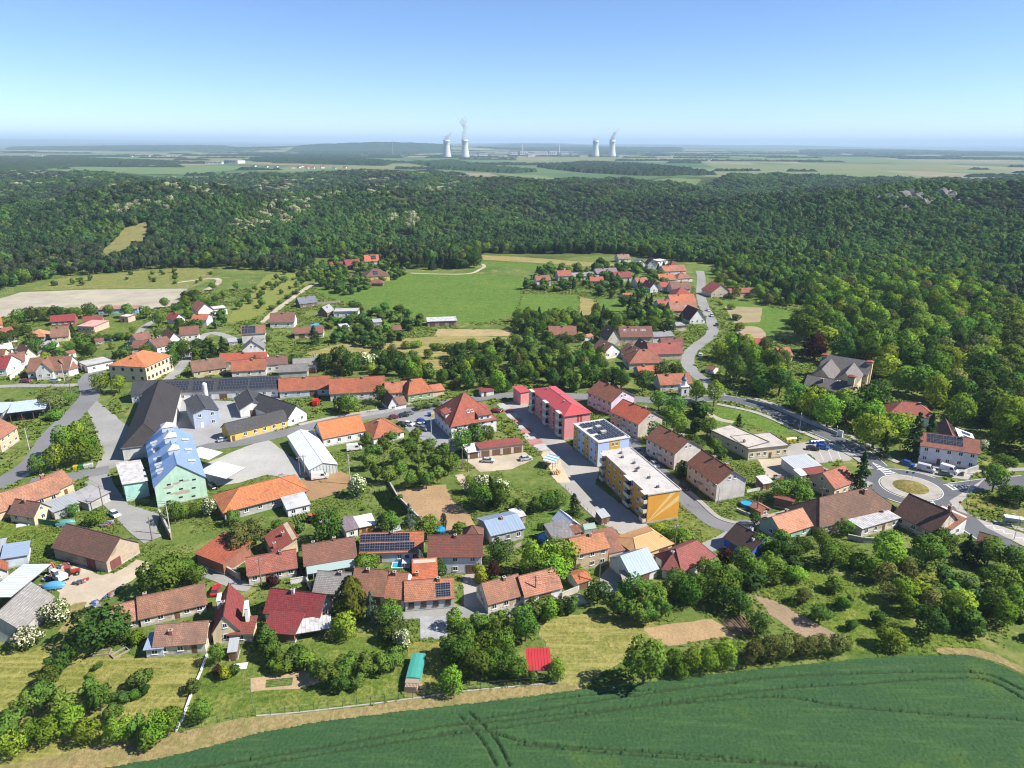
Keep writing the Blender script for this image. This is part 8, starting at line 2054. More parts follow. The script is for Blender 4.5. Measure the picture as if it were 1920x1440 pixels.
for kd, a, b, col, lb in (
    ('car', (-68.7,139.4), (-69.5,143.8), RDC, 'bright red car parked on the grass beside the lane'),
    ('car', (-114.2,179.1), (-109.3,175.2), WHC, 'white car parked beside the lane below the mill'),
    ('van', (-62.0,200.5), (-58.3,201.7), WHC, 'white van before the end of the long warehouse'),
    ('car', (-103.2,229.3), (-99.8,231.3), SIL, 'silver car on the street before the yellow workshop'),
    ('car', (-92.9,196.2), (-89.4,192.7), BLK, 'black car under the mill canopy'),
    ('van', (-78.7,264.2), (-78.9,271.5), RDC, 'small red truck in the garden of the street farmhouses'),
    ('car', (-46.5,251.9), (-43.3,253.6), MRC, 'dark red car in the hotel car park'),
    ('car', (-43.1,253.6), (-40.1,255.3), BLK, 'black car right of the dark red one in the hotel car park'),
    ('car', (-41.4,255.9), (-38.6,257.6), GRC, 'dark grey car at the street side of the hotel car park'),
    ('car', (-42.4,246.0), (-39.2,244.4), BLK, 'black car in the near row of the hotel car park'),
    ('car', (-39.9,246.5), (-37.1,245.0), WHC, 'white car in the near row of the hotel car park'),
    ('car', (-35.3,249.8), (-32.6,247.2), BLU, 'blue car before the hotel'),
    ('car', (-35.4,245.5), (-32.3,243.0), SIL, 'silver car before the hotel'),
    ('car', (-33.8,242.4), (-30.7,239.9), GRC, 'dark car nearest the hotel corner'),
    ('car', (-7.7,260.3), (-4.8,259.2), MRC, 'dark red car behind the hotel'),
    ('car', (-9.2,214.0), (-6.4,213.6), SIL, 'silver car before the row garages'),
    ('car', (2.9,215.0), (6.5,216.3), SIL, 'silver car at the end of the garage yard'),
    ('car', (42.6,224.5), (43.8,218.8), GRC, 'dark car farthest along the access road'),
    ('car', (44.2,218.8), (45.6,213.7), BLK, 'black car between two others on the access road'),
    ('car', (46.1,213.8), (47.5,208.9), SIL, 'silver car on the access road'),
    ('car', (52.6,197.6), (53.7,193.4), BLK, 'black car beside the pitched block nearest the junction'),
    ('car', (102.3,225.1), (105.4,224.3), BLK, 'black car in the car park by the beige store'),
    ('car', (106.4,226.5), (109.1,225.2), BLU, 'blue car in the car park by the beige store'),
    ('car', (129.3,214.2), (131.5,211.4), BLU, 'blue car before the white panelled house'),
    ('van', (132.0,210.2), (136.0,207.0), SIL, 'long silver van before the white panelled house'),
    ('van', (139.6,209.4), (142.5,206.3), WHC, 'white van before the white panelled house'),
    ('car', (137.1,205.9), (139.8,204.4), GRC, 'dark car between the van and the verge'),
    ('car', (124.0,444.0), (123.7,434.9), WHC, 'white car highest on the upper road'),
    ('car', (122.4,429.1), (121.5,419.2), SIL, 'silver car below the white one on the upper road'),
    ('car', (119.4,405.8), (117.9,395.7), BLK, 'black car at the bend of the upper road'),
    ('car', (92.1,334.6), (95.2,343.1), WHC, 'white car beside the lower bend of the upper road'),
    ('car', (41.6,537.6), (46.1,537.7), WHC, 'white car before the upper grey range'),
    ('car', (-214.2,361.3), (-211.2,361.4), BLU, 'blue car on the grass behind the hedge'),
    ('car', (-214.3,293.5), (-210.8,293.6), MRC, 'dark red car beside the side street at the left'),
    ('car', (-201.8,294.4), (-198.3,294.5), SIL, 'silver car before the wide house with a front gable'),
    ('car', (-195.7,325.8), (-194.9,328.5), GRC, 'dark car beside the school'),
    ('van', (-55.6,222.5), (-52.3,223.5), WHC, 'white caravan in the fruit garden')): vehicle(kd, a, b, col, lb, 'van' if kd == 'van' else 'car')

# excavator, trailer and tractor in the machinery yard
def excavator(p, rz):
    t = empty('excavator', (p[0], p[1], .05), rz); tag(t, 'white and red excavator in the machinery yard', 'excavator')
    for s in (-1, 1):
        m = MB(); m.prism([(-1.6, s * 1.0 - .25, 0.05), (1.6, s * 1.0 - .25, .05), (1.6, s * 1.0 + .25, .05), (-1.6, s * 1.0 + .25, .05)], [(-1.8, s * 1.0 - .25, .7), (1.8, s * 1.0 - .25, .7), (1.8, s * 1.0 + .25, .7), (-1.8, s * 1.0 + .25, .7)]); m.build('track', TYRE, t)
    m = MB(); m.box(-1.9, -1.1, .75, 1.0, 1.1, 1.7); m.box(-1.9, -1.1, 1.7, -.6, 1.1, 2.0); m.build('body', paint((.6, .6, .6)), t)
    m = MB(); m.box(-.5, .2, 1.72, 1.1, 1.1, 3.0); m.build('cab', plain('cab glass', (.04, .06, .07), .1), t)
    m = MB(); m.box(-.55, .15, 3.0, 1.15, 1.15, 3.1); m.build('cab_roof', paint((.7, .7, .7)), t)
    m = MB(); m.tube((1.0, -.3, 1.4), (3.0, -.3, 3.6), .25, .2, 6); m.tube((3.0, -.3, 3.6), (4.6, -.3, 2.0), .2, .15, 6); m.build('boom', paint((.5, .03, .03)), t)
    m = MB(); m.prism([(4.3, -.8, .6), (5.2, -.8, .9), (5.2, .2, .9), (4.3, .2, .6)], [(4.2, -.8, 1.8), (4.9, -.8, 2.0), (4.9, .2, 2.0), (4.2, .2, 1.8)]); m.build('bucket', STEEL, t)
excavator((-108.4,146.1), 2.6)
def tractor(p, rz, col, label):
    t = empty('tractor', (p[0], p[1], .05), rz); tag(t, label, 'tractor')
    m = MB(); m.box(-.2, -.4, .7, 1.8, .4, 1.35); m.box(-1.2, -.5, .7, -.2, .5, 1.2); m.build('body', paint(col), t)
    m = MB(); m.box(-1.2, -.6, 1.2, -.1, .6, 2.3); m.build('cab', GLASS, t)
    m = MB(); m.box(-1.3, -.7, 2.3, 0, .7, 2.4); m.build('cab_roof', paint(col), t)
    for x, r in ((-.8, .8), (1.3, .5)):
        for s in (-1, 1):
            w = MB(); w.tube((x, s * .7 - .2, r), (x, s * .7 + .2, r), r, r, 14); w.tube((x, s * .7 - .21, r), (x, s * .7 + .21, r), r * .5, r * .5, 10, 1); w.build('wheel', [TYRE, RIM], t)
tractor((-55.4,174.8), 1.2, (.55, .12, .03), 'orange tractor beside the small grey-roofed garden house')
tractor((-106.9,148.4), .4, (.4, .05, .03), 'red tractor before the old ochre barn')
def heap(name, label, cat, p, s, col, seed, rz=0.0):
    r = random.Random(seed); t = empty(name, (p[0], p[1], .04), rz); tag(t, label, cat)
    for k in range(9):
        m = MB(); a = r.uniform(0, 3.14); L = r.uniform(.5, 1.6) * s; w = r.uniform(.2, .6) * s; z = r.uniform(0, .25) * s
        x, y = r.uniform(-1, 1) * s, r.uniform(-.6, .6) * s
        cc, ss = math.cos(a), math.sin(a)
        q = [(x + i * L / 2 * cc - j * w / 2 * ss, y + i * L / 2 * ss + j * w / 2 * cc) for i, j in ((-1, -1), (1, -1), (1, 1), (-1, 1))]
        m.prism([(u, v, z) for u, v in q], [(u * .96, v * .96, z + r.uniform(.2, .7) * s * .6) for u, v in q])
        m.build('piece', paint(col[k % len(col)]) if name != 'log_heap' else WOODG, t)
MC = ((.35, .05, .03), (.1, .1, .1), (.3, .3, .3), (.05, .12, .3), (.4, .35, .3), (.2, .12, .07))
for i, (p, s, lb) in enumerate((((-111.7,146.8), 1.3, 'heap of scrap under the pale shelter'), ((-111.0,152.0), 1.2, 'scrap machines along the barn front'), ((-102.8,144.6), 1.3, 'red machine frame in the yard middle'), ((-93.2,139.9), 1.2, 'row of scrap by the yard edge'), ((-94.4,136.5), 1.2, 'scrap heap beside the blossom bush'), ((-111.6,142.5), 1.3, 'blue and yellow barrels below the pale shelter'), ((-111.3,172.0), 1.4, 'planks piled behind the old ochre barn'), ((-138.0,259.9), 1.6, 'stacked timber in the workshop yard'), ((-130.7,253.1), 1.4, 'black profiles stacked in the workshop yard'), ((-185.4,250.8), 1.8, 'timber stored under the pale blue carport'), ((-66.2,187.8), 1.0, 'rubble heap beside the orange earth'), ((87.3,201.6), 1.4, 'clutter behind the white sheet-roofed shed'), ((83.8,203.5), 1.6, 'wooden clutter in the shed yard'), ((-37.3,168.4), .9, 'garden clutter beside the wooden shed'))):
    heap('scrap_heap', lb, 'scrap heap', p, s, MC[i % 3:] + MC[:i % 3], i, i * .7)
def boat_cover(p, rz, L, w, h, col, name, label, cat):
    t = empty(name, (p[0], p[1], .05), rz); tag(t, label, cat)
    n = 10; m = MB(); rr = []
    for i in range(n + 1):
        u = i / n; k = math.sin(math.pi * min(1, max(0, u * .9 + .05))) ** .5
        rr.append([(L * (u - .5), w / 2 * k * math.cos(a), .5 + h * k * math.sin(a)) for a in [math.pi * j / 6 for j in range(7)]])
    for i in range(n):
        for j in range(6): m.face([rr[i][j], rr[i + 1][j], rr[i + 1][j + 1], rr[i][j + 1]])
    m.build('cover', plain('tarpaulin', col, .45), t)
    m = MB(); m.box(-L * .42, -w * .4, .3, L * .42, w * .4, .5); m.build('chassis', STEEL, t)
    for x in (-.6, .6):
        for s in (-1, 1): link('wheel', WHEEL, t, (x, s * w * .42, .3))
boat_cover((-107.7,142.9), .2, 4.8, 2.3, 1.3, (.08, .28, .5), 'trailer', 'blue tarpaulin-covered trailer in the machinery yard', 'trailer')
boat_cover((-113.2,395.3), .9, 6, 2.2, 1.2, (.03, .2, .6), 'trailer', 'bright blue covered trailer in the sandy yard', 'trailer')
boat_cover((-122.4,171.9), .4, 4.8, 2.3, 1.3, (.08, .22, .2), 'trailer', 'dark green covered trailer behind the ochre barn', 'trailer')

# ------------------------------------------------------------------ poles, wires, bins
POLE = wood((0.20, 0.16, 0.13)); CPOLE = plaster((0.45, 0.44, 0.42), .2)
def pole_mesh(conc):
    m = MB(); m.tube((0, 0, 0), (0, 0, 1), .17, .11, 8)
    return m.mesh('post', [CPOLE if conc else POLE])
PM = {0: pole_mesh(0), 1: pole_mesh(1)}
ARM = MB(); ARM.box(-.9, -.06, 0, .9, .06, .12)
for x_ in (-.8, 0, .8): ARM.tube((x_, 0, .12), (x_, 0, .35), .05, .05, 5)
ARMM = ARM.mesh('crossarm', [STEEL])
PT = {}
for i, (p, h_, cn, lb) in enumerate((((-165.0,222.3), 8, 1, 'beside the left road'), ((-145.5,205.8), 8, 0, 'under the round trees'), ((-116.4,180.0), 8, 0, 'beside the white parked car'), ((-91.4,167.1), 10, 1, 'at the foot of the mill'), ((-94.9,164.1), 7, 0, 'at the end of the mill lane'),
        ((-49.8,197.4), 10, 1, 'at the corner of the orange earth'), ((-64.9,201.6), 8, 0, 'before the white warehouse'), ((-66.8,202.7), 7, 0, 'in the warehouse yard'), ((-15.9,208.3), 8, 0, 'left of the gravel garage yard'), ((-14.1,206.3), 8, 0, 'right twin in the garage yard'), ((-59.1,143.7), 8, 0, 'before the pink-roofed wing cottage'),
        ((20.8,143.6), 8, 0, 'beside the small orange garage'), ((5.6,138.6), 7, 0, 'before the white barn with a brown gate'), ((42.2,160.0), 8, 0, 'beside the pale orange workshop'), ((69.6,178.9), 8, 0, 'in the junction garden'), ((88.4,181.2), 8, 0, 'beside the lane at the brown farm'), ((-196.6,295.2), 8, 1, 'before the wide gabled house'),
        ((-181.7,275.4), 8, 0, 'beside the left street bend'), ((-174.6,250.9), 8, 0, 'beside the pale blue carport'), ((-28.8,234.5), 8, 1, 'at the edge of the hotel car park'), ((-47.2,162.9), 8, 0, 'behind the glass veranda house'), ((-206.1,306.5), 8, 0, 'behind the wide gabled house'), ((-164.9,384.6), 8, 0, 'on the slope below the orchard'), ((-148.8,315.4), 8, 0, 'beside the school lane'))):
    t = empty('utility_pole', (p[0], p[1], 0), .3 + i); tag(t, ('concrete' if cn else 'wooden') + ' utility pole ' + lb, 'pole', 'utility poles')
    link('post', PM[cn], t, None, 0, (1, 1, h_)); link('crossarm', ARMM, t, (0, 0, h_ - .6)); PT[i] = Vector((p[0], p[1], h_ - .3))
def wire(i, j, label):
    a, b = PT[i], PT[j]; m = MB(); n = 8
    for o in (-.5, .5):
        P = [a.lerp(b, k / n) + Vector((0, o, -1.2 * 4 * (k / n) * (1 - k / n))) for k in range(n + 1)]
        for p, q in zip(P, P[1:]): m.tube(p, q, .025, .025, 4)
    tag(m.build('power_line', plain('cable', (.05, .05, .05))), label, 'cable', 'overhead cables')
for i, j, lb in ((2, 3, 'overhead cables crossing below the mill'), (1, 2, 'overhead cables from the round trees to the lane'), (5, 8, 'overhead cables across the fruit garden'), (7, 6, 'overhead cables over the warehouse yard'), (10, 20, 'overhead cables over the wing cottage'), (12, 11, 'overhead cables along the lower lane'), (16, 17, 'overhead cables above the left street'), (17, 18, 'overhead cables to the pale blue carport')): wire(i, j, lb)
def street_lamp(p, rz, label):
    t = empty('street_lamp', (p[0], p[1], 0), rz); tag(t, label, 'street lamp', 'street lamps by the main road')
    m = MB(); m.tube((0, 0, 0), (0, 0, 7), .09, .06, 8); m.tube((0, 0, 7), (1.3, 0, 7.2), .05, .04, 6); m.build('post', STEEL, t)
    m = MB(); m.box(1.0, -.12, 7.15, 1.8, .12, 7.28); m.build('lamp_head', plain('lamp head', (.5, .5, .5)), t)
for p, rz, lb in (((88.1,262.0), 1.2, 'street lamp at the start of the main road'), ((105.0,239.9), 1.2, 'street lamp before the white park gate'), ((134.5,166.5), 2.4, 'street lamp on the bus bay'), ((112.7,227.5), 1.2, 'street lamp at the car park corner'), ((136.4,190.7), 3.4, 'street lamp at the roundabout corner'), ((59.5,182.5), 2, 'street lamp on the access road')): street_lamp(p, rz, lb)
def bin_(p, rz, col, label):
    t = empty('container', (p[0], p[1], .05), rz); tag(t, label, 'bin', 'recycling containers')
    m = MB(); m.prism([(-.55, -.45, .1), (.55, -.45, .1), (.55, .45, .1), (-.55, .45, .1)], [(-.65, -.55, 1.15), (.65, -.55, 1.15), (.65, .55, 1.15), (-.65, .55, 1.15)]); m.build('body', paint(col), t)
    m = MB(); m.prism([(-.68, -.58, 1.15), (.68, -.58, 1.15), (.68, .58, 1.15), (-.68, .58, 1.15)], [(-.6, -.3, 1.4), (.6, -.3, 1.4), (.6, .4, 1.4), (-.6, .4, 1.4)]); m.build('lid', paint(mul(col, .8)), t)
CB, CY, CW, CG = (.02, .09, .4), (.65, .5, .02), (.6, .6, .6), (.03, .2, .06)
for p, c, lb in (((105.6,230.2), CB, 'leftmost blue container by the store car park'), ((106.7,230.2), CB, 'second blue container by the store car park'), ((108.0,230.5), CB, 'third blue container by the store car park'), ((109.2,230.7), CB, 'rightmost blue container by the store car park'), ((97.8,232.0), CY, 'left yellow container behind the store'), ((99.0,232.3), CY, 'middle yellow container behind the store'), ((100.3,232.5), CY, 'right yellow container behind the store'),
        ((-140.2,207.0), CY, 'yellow container under the round trees'), ((-138.7,207.4), CG, 'green container under the round trees'), ((-137.3,207.9), CW, 'left white container under the round trees'), ((-136.2,208.7), CW, 'right white container under the round trees'), ((-31.9,255.4), CB, 'blue container at the hotel car park'), ((-30.6,254.9), CY, 'yellow container at the hotel car park')): bin_(p, .3, c, lb)

# ------------------------------------------------------------------ walls, fences and garden things
def wall(label, pts, h, th, mat, name='garden_wall', cat='wall', cap=True):
    c = [Vector(p) for p in pts]
    t = empty(name, (c[0].x, c[0].y, 0)); tag(t, label, cat)
    m, k = MB(), MB()
    for a, b in zip(c, c[1:]):
        d = (b - a).normalized(); s = Vector((-d.y, d.x)); A, Bv = a - c[0] - d * th * .5, b - c[0] + d * th * .5
        q = lambda w: [tuple(A - s * w), tuple(Bv - s * w), tuple(Bv + s * w), tuple(A + s * w)]
        m.prism([(x, y, 0) for x, y in q(th / 2)], [(x, y, h) for x, y in q(th / 2)])
        if cap: k.prism([(x, y, h) for x, y in q(th / 2 + .06)], [(x, y, h + .08) for x, y in q(th / 2 + .06)])
    m.build('masonry', mat, t)
    if cap: k.build('coping', CONC, t)
def fence(label, pts, h, mat, step=2.6, net=None, name='fence', curb=True):
    c = spline(pts, 6)
    t = empty(name, (c[0].x, c[0].y, 0)); tag(t, label, 'fence')
    L = [0]
    for a, b in zip(c, c[1:]): L.append(L[-1] + (b - a).length)
    pm = MB(); pm.tube((0, 0, 0), (0, 0, h), .05, .05, 6); pmm = pm.mesh('post', [mat])
    pos, i, s = [], 0, 0
    while s < L[-1]:
        while L[i + 1] < s: i += 1
        f = (s - L[i]) / max(1e-6, L[i + 1] - L[i]); p = c[i].lerp(c[i + 1], f) - c[0]; pos.append(p); s += step
    for p in pos: link('post', pmm, t, (p.x, p.y, 0))
    m = MB()
    for a, b in zip(pos, pos[1:]):
        if net: m.face([(a.x, a.y, .1), (b.x, b.y, .1), (b.x, b.y, h), (a.x, a.y, h)])
        else:
            for z in (.2, h * .55, h - .04): m.tube((a.x, a.y, z), (b.x, b.y, z), .008, .008, 4)
    m.build('screen' if net else 'wire', net or STEEL, t)
    if curb:
        m = MB()
        for a, b in zip(pos, pos[1:]):
            d = (b - a).normalized() * 1; s_ = Vector((-d.y, d.x)) * .14
            m.prism([(*(a - s_), 0), (*(b - s_), 0), (*(b + s_), 0), (*(a + s_), 0)], [(*(a - s_), .12), (*(b - s_), .12), (*(b + s_), .12), (*(a + s_), .12)])
        m.build('curb', CONC, t)
wall('low whitewashed wall between the two near left gardens', [(-62.4,119.8),(-61.6,114.9),(-60.9,108.7),(-60.0,103.4),(-59.8,100.1)], .5, .3, WH, cap=False)
wall('stone wall beside the vermilion-roofed shed', [(-77.4,155.6),(-71.5,150.9),(-65.3,146.5)], 1.8, .35, STONE)
wall('long white wall left of the wide gabled house', [(-221.1,296.4),(-225.8,312.7),(-229.0,329.8)], 2.0, .3, WH)
wall('retaining wall before the white panelled house', [(143.9,204.8),(146.1,206.8),(151.1,209.2)], 1.6, .4, GRYW)
wall('ochre wall between the white barn and the small garage', [(11.9,140.0),(15.5,142.3)], 1.4, .3, BEI)
wall('pale wall along the street by the farmhouse gardens', [(-58.4,254.0),(-53.7,256.3),(-47.0,259.8)], 1.2, .3, CONC)
wall('low stone wall at the junction garden', [(64.9,181.6),(66.9,179.2),(70.1,177.4),(72.5,178.6)], .8, .35, GRYW)
wall('dark wall running down from the mill', [(-99.0,177.1),(-91.5,166.6),(-90.1,164.7)], 2.2, .35, STONE)
wall('cracked wall between raked plot and vine rows', [(-38.3,198.6),(-33.8,188.1),(-28.8,180.2),(-23.2,171.3)], 1.2, .3, STONE)
wall('yard wall of the brown farm by the roundabout', [(89.9,166.2),(93.2,164.6),(98.9,164.1)], 1.6, .3, GRYW)
wall('white gate wall of the park', [(118.2,237.1),(118.9,236.1)], 2.4, .5, WH)
wall('park boundary wall along the main road', [(96.4,273.8),(104.6,265.8),(112.8,248.8),(118.2,238.1)], 1.2, .35, GRYW)
wall('white courtyard wall beside the slate-roofed house', [(-52.5,145.0),(-49.2,146.1),(-47.4,142.9)], 1.4, .3, WH)
GPOST = plain('green post', (.03, .09, .05), .5)
fence('wire fence with pale footing along the straw strip', [(-46.8,103.8),(-39.2,104.7),(-27.8,106.6),(-18.0,108.4),(-10.0,110.1),(0.3,111.5),(9.7,112.7)], 1.7, GPOST)
fence('wire fence at the near garden corner', [(-57.8,99.7),(-52.2,102.6),(-47.0,103.6)], 1.6, GPOST, curb=False)
fence('green screened fence beside the lush plot', [(-149.6,178.5),(-140.8,176.7),(-132.3,173.2),(-122.1,170.5)], 1.7, GPOST, 2.5, plain('green screen', (.03, .16, .10), .7), curb=False)
fence('fence between the hay meadow and the orchard', [(5.5,130.5),(6.5,125.2),(7.3,119.5),(8.1,114.9)], 1.4, plain('grey post', (.3, .27, .22)), curb=False)
fence('brick-coloured edge fence of the paved court', [(16.5,195.5),(22.2,180.0),(28.8,167.3)], 1.1, plain('rust post', (.25, .12, .08)), 2.2)
fence('tall ball fence at the end of the sports ground', [(-217.8,449.7),(-233.0,506.2)], 4.0, STEEL, 3.5, curb=False)
fence('ball fence at the left end of the sports ground', [(-346.1,466.8),(-350.5,493.9)], 3.0, STEEL, 3.5, curb=False)
fence('wooden garden fence beside the red parked car', [(-68.7,135.3),(-67.3,136.1)], 1.5, WOODD, 1.2, WOODD, curb=False)
fence('garden fence along the hotel street gardens', [(-40.5,265.8),(-34.5,269.0),(-27.3,273.5)], 1.2, WOODD, 2.0, curb=False)
fence('fence between the near garden lawn and the vegetable plot', [(-51.4,114.1),(-49.9,109.8),(-47.1,104.1)], 1.3, GPOST, curb=False)
fence('fence along the orchard beside the concrete slab', [(-13.1,125.1),(-10.9,117.0),(-10.0,110.3)], 1.4, GPOST, curb=False)
fence('white board fence behind the last pitched block', [(71.1,192.5),(80.4,196.1),(89.0,197.2)], 1.2, WH2, 2.2, WH2, curb=False)
fence('fence along the lower side of the junction garden', [(71.1,173.5),(81.5,177.5),(87.2,180.6)], 1.3, WOODD, 2.2, WOODD, curb=False)
fence('green fence of the vine garden', [(-49.7,184.7),(-42.9,189.7),(-37.3,195.0)], 1.4, GPOST, 2.5, curb=False)
fence('plank fence before the pale blue sheet-roofed house', [(-6.0,160.7),(-1.2,159.4),(3.7,163.3)], 1.4, WOODG, 2.0, WOODG, curb=False)
fence('fence along the left street gardens', [(-213.0,284.3),(-202.6,285.8),(-189.5,286.7)], 1.2, WOODD, 2.5, curb=False)
fence('pasture fence below the villa', [(-135.7,533.4),(-120.7,529.5),(-104.7,509.1),(-91.5,499.6)], 1.2, WOODD, 4.0, curb=False)
fence('grey board fence of the hillside garden', [(-126.4,451.5),(-112.4,458.3)], 1.8, WOODG, 3.0, WOODG, curb=False)

# wood stack under green tarpaulin
p_ = (-19.2,109.7)
t = empty('wood_stack', (p_[0], p_[1], 0), -.05); tag(t, 'long wood stack half covered by turquoise tarpaulin', 'wood stack')
LOGE = wood((0.33, 0.25, 0.18))
lg = MB(); lg.tube((0, 0, 0), (0, 1.0, 0), .13, .13, 7); lgm = lg.mesh('log', [LOGE])
for row in range(6):
    for c_ in range(9):
        link('log', lgm, t, (-1.1 + c_ * .27 + (row % 2) * .12, 0, .14 + row * .24))
        if row > 3: link('log', lgm, t, (-1.1 + c_ * .27, 1.4, .14 + row * .24))
m = MB(); m.box(-1.25, 1.05, 0, 1.4, 9.0, 1.5); m.build('split_wood', LOGE, t)
m = MB(); n = 12; r_ = random.Random(2); rows = []
for i in range(n + 1):
    y = 2.2 + i * 7.0 / n; sag = r_.uniform(-.08, .08)
    rows.append([(-1.35 + r_.uniform(-.06, .06), y, .8 + sag), (-1.3, y, 1.62 + sag), (-.4, y, 1.78 + sag), (.5, y, 1.76 + sag), (1.45, y, 1.6 + sag), (1.5 + r_.uniform(-.06, .06), y, .75 + sag)])
for a, b in zip(rows, rows[1:]):
    for j in range(5): m.face([a[j], a[j + 1], b[j + 1], b[j]])
m.face(rows[0]); m.face(rows[-1][::-1])
m.build('tarpaulin', plain('turquoise tarpaulin', (.05, .27, .22), .6), t)
p_ = (-17.0,111.2); m = MB()
for k in range(6): m.box(-.6, -.6 + k * .22, .1, .6, -.46 + k * .22, .14)
for k in (-.55, 0, .5): m.box(k, -.6, 0, k + .1, .64, .1)
tag(m.build('pallet', wood((.5, .38, .2)), None, (p_[0], p_[1], .04)), 'pale wooden pallet right of the turquoise wood stack', 'pallet')
# pools
WATER = plain('pool water', (.03, .28, .45), .06, 0, .6)
def round_pool(p, r, label):
    t = empty('pool', (p[0], p[1], .03)); tag(t, label, 'pool', 'round garden pools')
    m = MB(); n = 24; q = [(r * math.cos(2 * math.pi * k / n), r * math.sin(2 * math.pi * k / n)) for k in range(n)]
    for k in range(n):
        a, b = q[k], q[(k + 1) % n]
        m.face([(a[0], a[1], 0), (b[0], b[1], 0), (b[0], b[1], 1.1), (a[0], a[1], 1.1)]); m.face([(a[0], a[1], 1.1), (b[0], b[1], 1.1), (b[0] * .95, b[1] * .95, 1.1), (a[0] * .95, a[1] * .95, 1.1)])
    m.build('rim', plain('pool wall', (.05, .15, .35), .4), t)
    m = MB(); m.face([(x * .95, y * .95, .95) for x, y in q]); m.build('water', WATER, t)
round_pool((9.1,165.5), 2.0, 'round blue pool behind the lime trees'); round_pool((68.6,184.5), 1.8, 'round turquoise pool in the junction garden'); round_pool((-19.2,169.1), 1.6, 'small round pool beside the columnar tree')
p_ = (-29.8,151.7); t = empty('swimming_pool', (p_[0], p_[1], .03), .03); tag(t, 'blue swimming pool in a white sliding enclosure', 'pool')
m = MB(); m.box(0, 0, 0, 4.6, 2.6, .15); m.build('rim', WH, t); m = MB(); m.box(.25, .25, .15, 2.6, 2.35, .17); m.build('water', plain('bright water', (.02, .33, .65), .1, 0, .5), t)
for k in range(4):
    m = MB(); x = 2.7 + k * .6
    for y in (.1, 2.5): m.box(x, y - .03, .15, x + .06, y + .03, 1.3)
    m.box(x, .1, 1.3, x + .06, 2.5, 1.36); m.build('enclosure_rib', WHITE, t)
m = MB(); m.face([(2.7, .1, 1.31), (4.5, .1, 1.31), (4.5, 2.5, 1.31), (2.7, 2.5, 1.31)]); m.build('enclosure_panel', plain('clear sheet', (.5, .56, .6), .15), t)
# bus shelter and pergola frame
p_ = (136.8,174.1); t = empty('bus_shelter', (p_[0], p_[1], .1), -.35); tag(t, 'white bus shelter beside the bay', 'bus shelter')
m = MB(); m.box(-.2, -.2, 2.4, 4.4, 1.7, 2.55); m.build('roof', WHITE, t); m = MB(); m.box(0, 1.5, .1, 4.2, 1.55, 2.4); m.build('back_panel', plain('shelter glass', (.25, .3, .3), .1), t)
for x_ in (0, 4.1): m = MB(); m.box(x_, 0, 0, x_ + .1, .1, 2.4); m.build('post', STEEL, t)
m = MB(); m.box(.4, 1.0, .45, 3.8, 1.4, .52); m.build('bench', WOODD, t)
p_ = (10.5,209.3); t = empty('timber_frame', (p_[0], p_[1], .06), 1.15); tag(t, 'timber frame with blue and white sheeted roof at the worksite', 'shelter')
for x_ in (0, 2.5, 5):
    for y_ in (0, 3): m = MB(); m.box(x_, y_ - 3, 0, x_ + .16, y_ - 2.84, 2.6); m.build('post', wood((.5, .33, .16)), t)
for k in range(6): m = MB(); m.slab([(k * .9 - .1, -3.4, 2.6), (k * .9 + .8, -3.4, 2.6), (k * .9 + .8, .4, 3.0), (k * .9 - .1, .4, 3.0)], .05); m.build('roof_sheet', [plain('blue sheet', (.1, .25, .6), .4) if k % 2 else plain('white sheet', (.6, .62, .66), .4)] * 2, t)
heap('lumber_pile', 'pale lumber stacked below the timber frame', 'lumber', (14.3,205.4), 1.6, ((.5, .33, .16), (.55, .4, .2)), 5)
# traffic signs
def sign(p, rz, col, shape, label):
    t = empty('traffic_sign', (p[0], p[1], .05), rz); tag(t, label, 'sign', 'traffic signs at the roundabout')
    m = MB(); m.tube((0, 0, 0), (0, 0, 2.6), .04, .04, 6); m.build('post', STEEL, t)
    m = MB(); n = shape; m.tube((0, -.05, 2.3), (0, -.08, 2.3), .4, .4, n); m.build('plate', paint(col), t)
for p, c, n, lb in (((124.5,202.7), (.03, .1, .5), 16, 'blue arrow sign on the roundabout island, left'), ((126.3,202.4), (.03, .1, .5), 16, 'blue arrow sign on the roundabout island, right'), ((122.0,206.5), (.6, .6, .6), 3, 'give-way sign at the hatched splitter'), ((129.5,183.1), (.6, .05, .05), 16, 'round sign at the southern corner')): sign(p, -.2, c, n, lb)
# garden furniture seen from above
for p, rz, lb in (((-84.2,120.5), .2, 'wooden bed frame on the near left lawn'), ((-80.6,120.5), .9, 'wooden trestle on the near left lawn')):
    m = MB(); m.box(-1.6, -.8, 0, 1.6, -.65, .35); m.box(-1.6, .65, 0, 1.6, .8, .35); m.box(-1.6, -.65, 0, -1.45, .65, .35); m.box(1.45, -.65, 0, 1.6, .65, .35)
    tag(m.build('raised_bed', WOODG, None, (p[0], p[1], .02), rz), lb, 'garden bed')
p_ = (-54.5,116.8); m = MB(); m.box(-1.4, -.9, .02, 1.4, .9, .06); m.box(-1.2, -.3, .06, -.4, .5, .14); tag(m.build('white_sheet', plain('white cloth', (.75, .75, .75), .8), None, (p_[0], p_[1], .02), .2), 'white sheet spread on the near garden lawn', 'sheet')
p_ = (-133.6,172.1); m = MB(); m.box(-2.2, -.9, .05, 2.2, .9, .3); m.box(-2, -.7, .3, 2, .7, .36); tag(m.build('cold_frame', plain('pale lid', (.55, .55, .52), .4), None, (p_[0], p_[1], .02), .5), 'pale cold frame on the lush plot', 'cold frame')

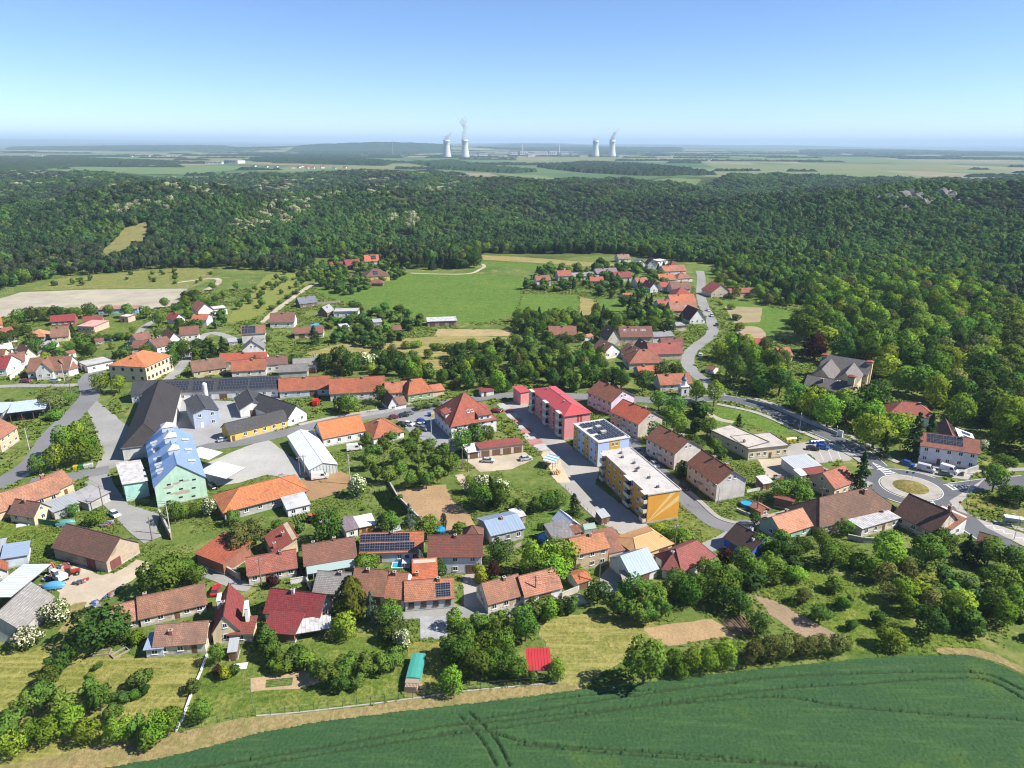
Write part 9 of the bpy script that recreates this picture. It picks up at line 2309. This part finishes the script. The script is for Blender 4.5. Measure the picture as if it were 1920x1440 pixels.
# ------------------------------------------------------------------ labels of trees: look + nearest landmark
ORD = ['nearest', 'second nearest', 'third nearest', 'fourth nearest', 'fifth nearest', 'sixth nearest', 'seventh nearest', 'eighth nearest', 'ninth nearest', 'tenth nearest', 'eleventh nearest', 'twelfth nearest', 'thirteenth nearest', 'fourteenth nearest', 'fifteenth nearest', 'sixteenth nearest', 'seventeenth nearest', 'eighteenth nearest', 'nineteenth nearest', 'twentieth nearest']
REFS += [(*(-19.2,110.2), 'the turquoise wood stack'), (*RC, 'the roundabout'), (*(-93.9,472.1), 'the green pasture'), (*(39.5,128.1), 'the tan garden plot'), (*(63.1,132.8), 'the long brown soil strip'), (*(-272.1,468.4), 'the pale sports ground'), (*(-87.4,109.3), 'the mown near left lawn'), (*(-23.1,183.3), 'the raked tan plot'), (*(-43.7,113.1), 'the small vegetable plot'), (*(15.8,122.0), 'the hay meadow'), (*(-171.3,488.4), 'the orchard slope'), (*(142.8,422.4), 'the upper tan plots'), (*(-36.0,353.8), 'the pale hay field'), (*(80.7,127.5), 'the rough meadow'), (*(144.5,181.7), 'the bus bay')]
keyed = {}
for e, k, x, y, h_, w_, bush in TREES:
    rx, ry, ph = min(REFS, key=lambda q: (q[0] - x) ** 2 + (q[1] - y) ** 2)
    f = Vector((rx, ry)).normalized(); d = Vector((x - rx, y - ry)); dep = d.dot(f); lat = d.dot(Vector((f.y, -f.x)))
    rel = ('right of' if lat > 0 else 'left of') if abs(lat) > abs(dep) * .8 else ('behind' if dep > 0 else 'in front of')
    noun = 'bush' if bush else 'tree'
    dsc = DESC[k]
    if noun == 'tree' and k == 'f': dsc = 'loose-crowned fruit'
    if k in 'sk': noun = ''
    key = ((dsc + ' ' + noun).strip(), rel, ph)
    keyed.setdefault(key, []).append((d.length, e, bush))
for (ds, rel, ph), lst in keyed.items():
    lst.sort(key=lambda q: q[0])
    for i, (_, e, bush) in enumerate(lst):
        lb = '%s %s %s' % (ds, rel, ph)
        if len(lst) > 1: lb = ORD[min(i, 19)] + ' ' + lb
        tag(e, lb, 'bush' if bush else 'tree', 'bushes in the gardens' if bush else 'trees standing in the village')

# the air: one closed box of thin haze round everything
hz = MB(); hz.box(-62000, -62000, -70, 62000, 62000, 330)
hm = bpy.data.materials.new('haze'); hm.use_nodes = True
hm.node_tree.nodes.remove(hm.node_tree.nodes['Principled BSDF'])
hv = nd(hm.node_tree, 'VolumePrincipled', Density=7.0e-5)
hv.inputs['Color'].default_value = (0.60, 0.81, 1.0, 1)
hm.node_tree.links.new(hv.outputs[0], hm.node_tree.nodes['Material Output'].inputs['Volume'])
kind(hz.build('haze', hm), 'stuff', 'thin summer haze')
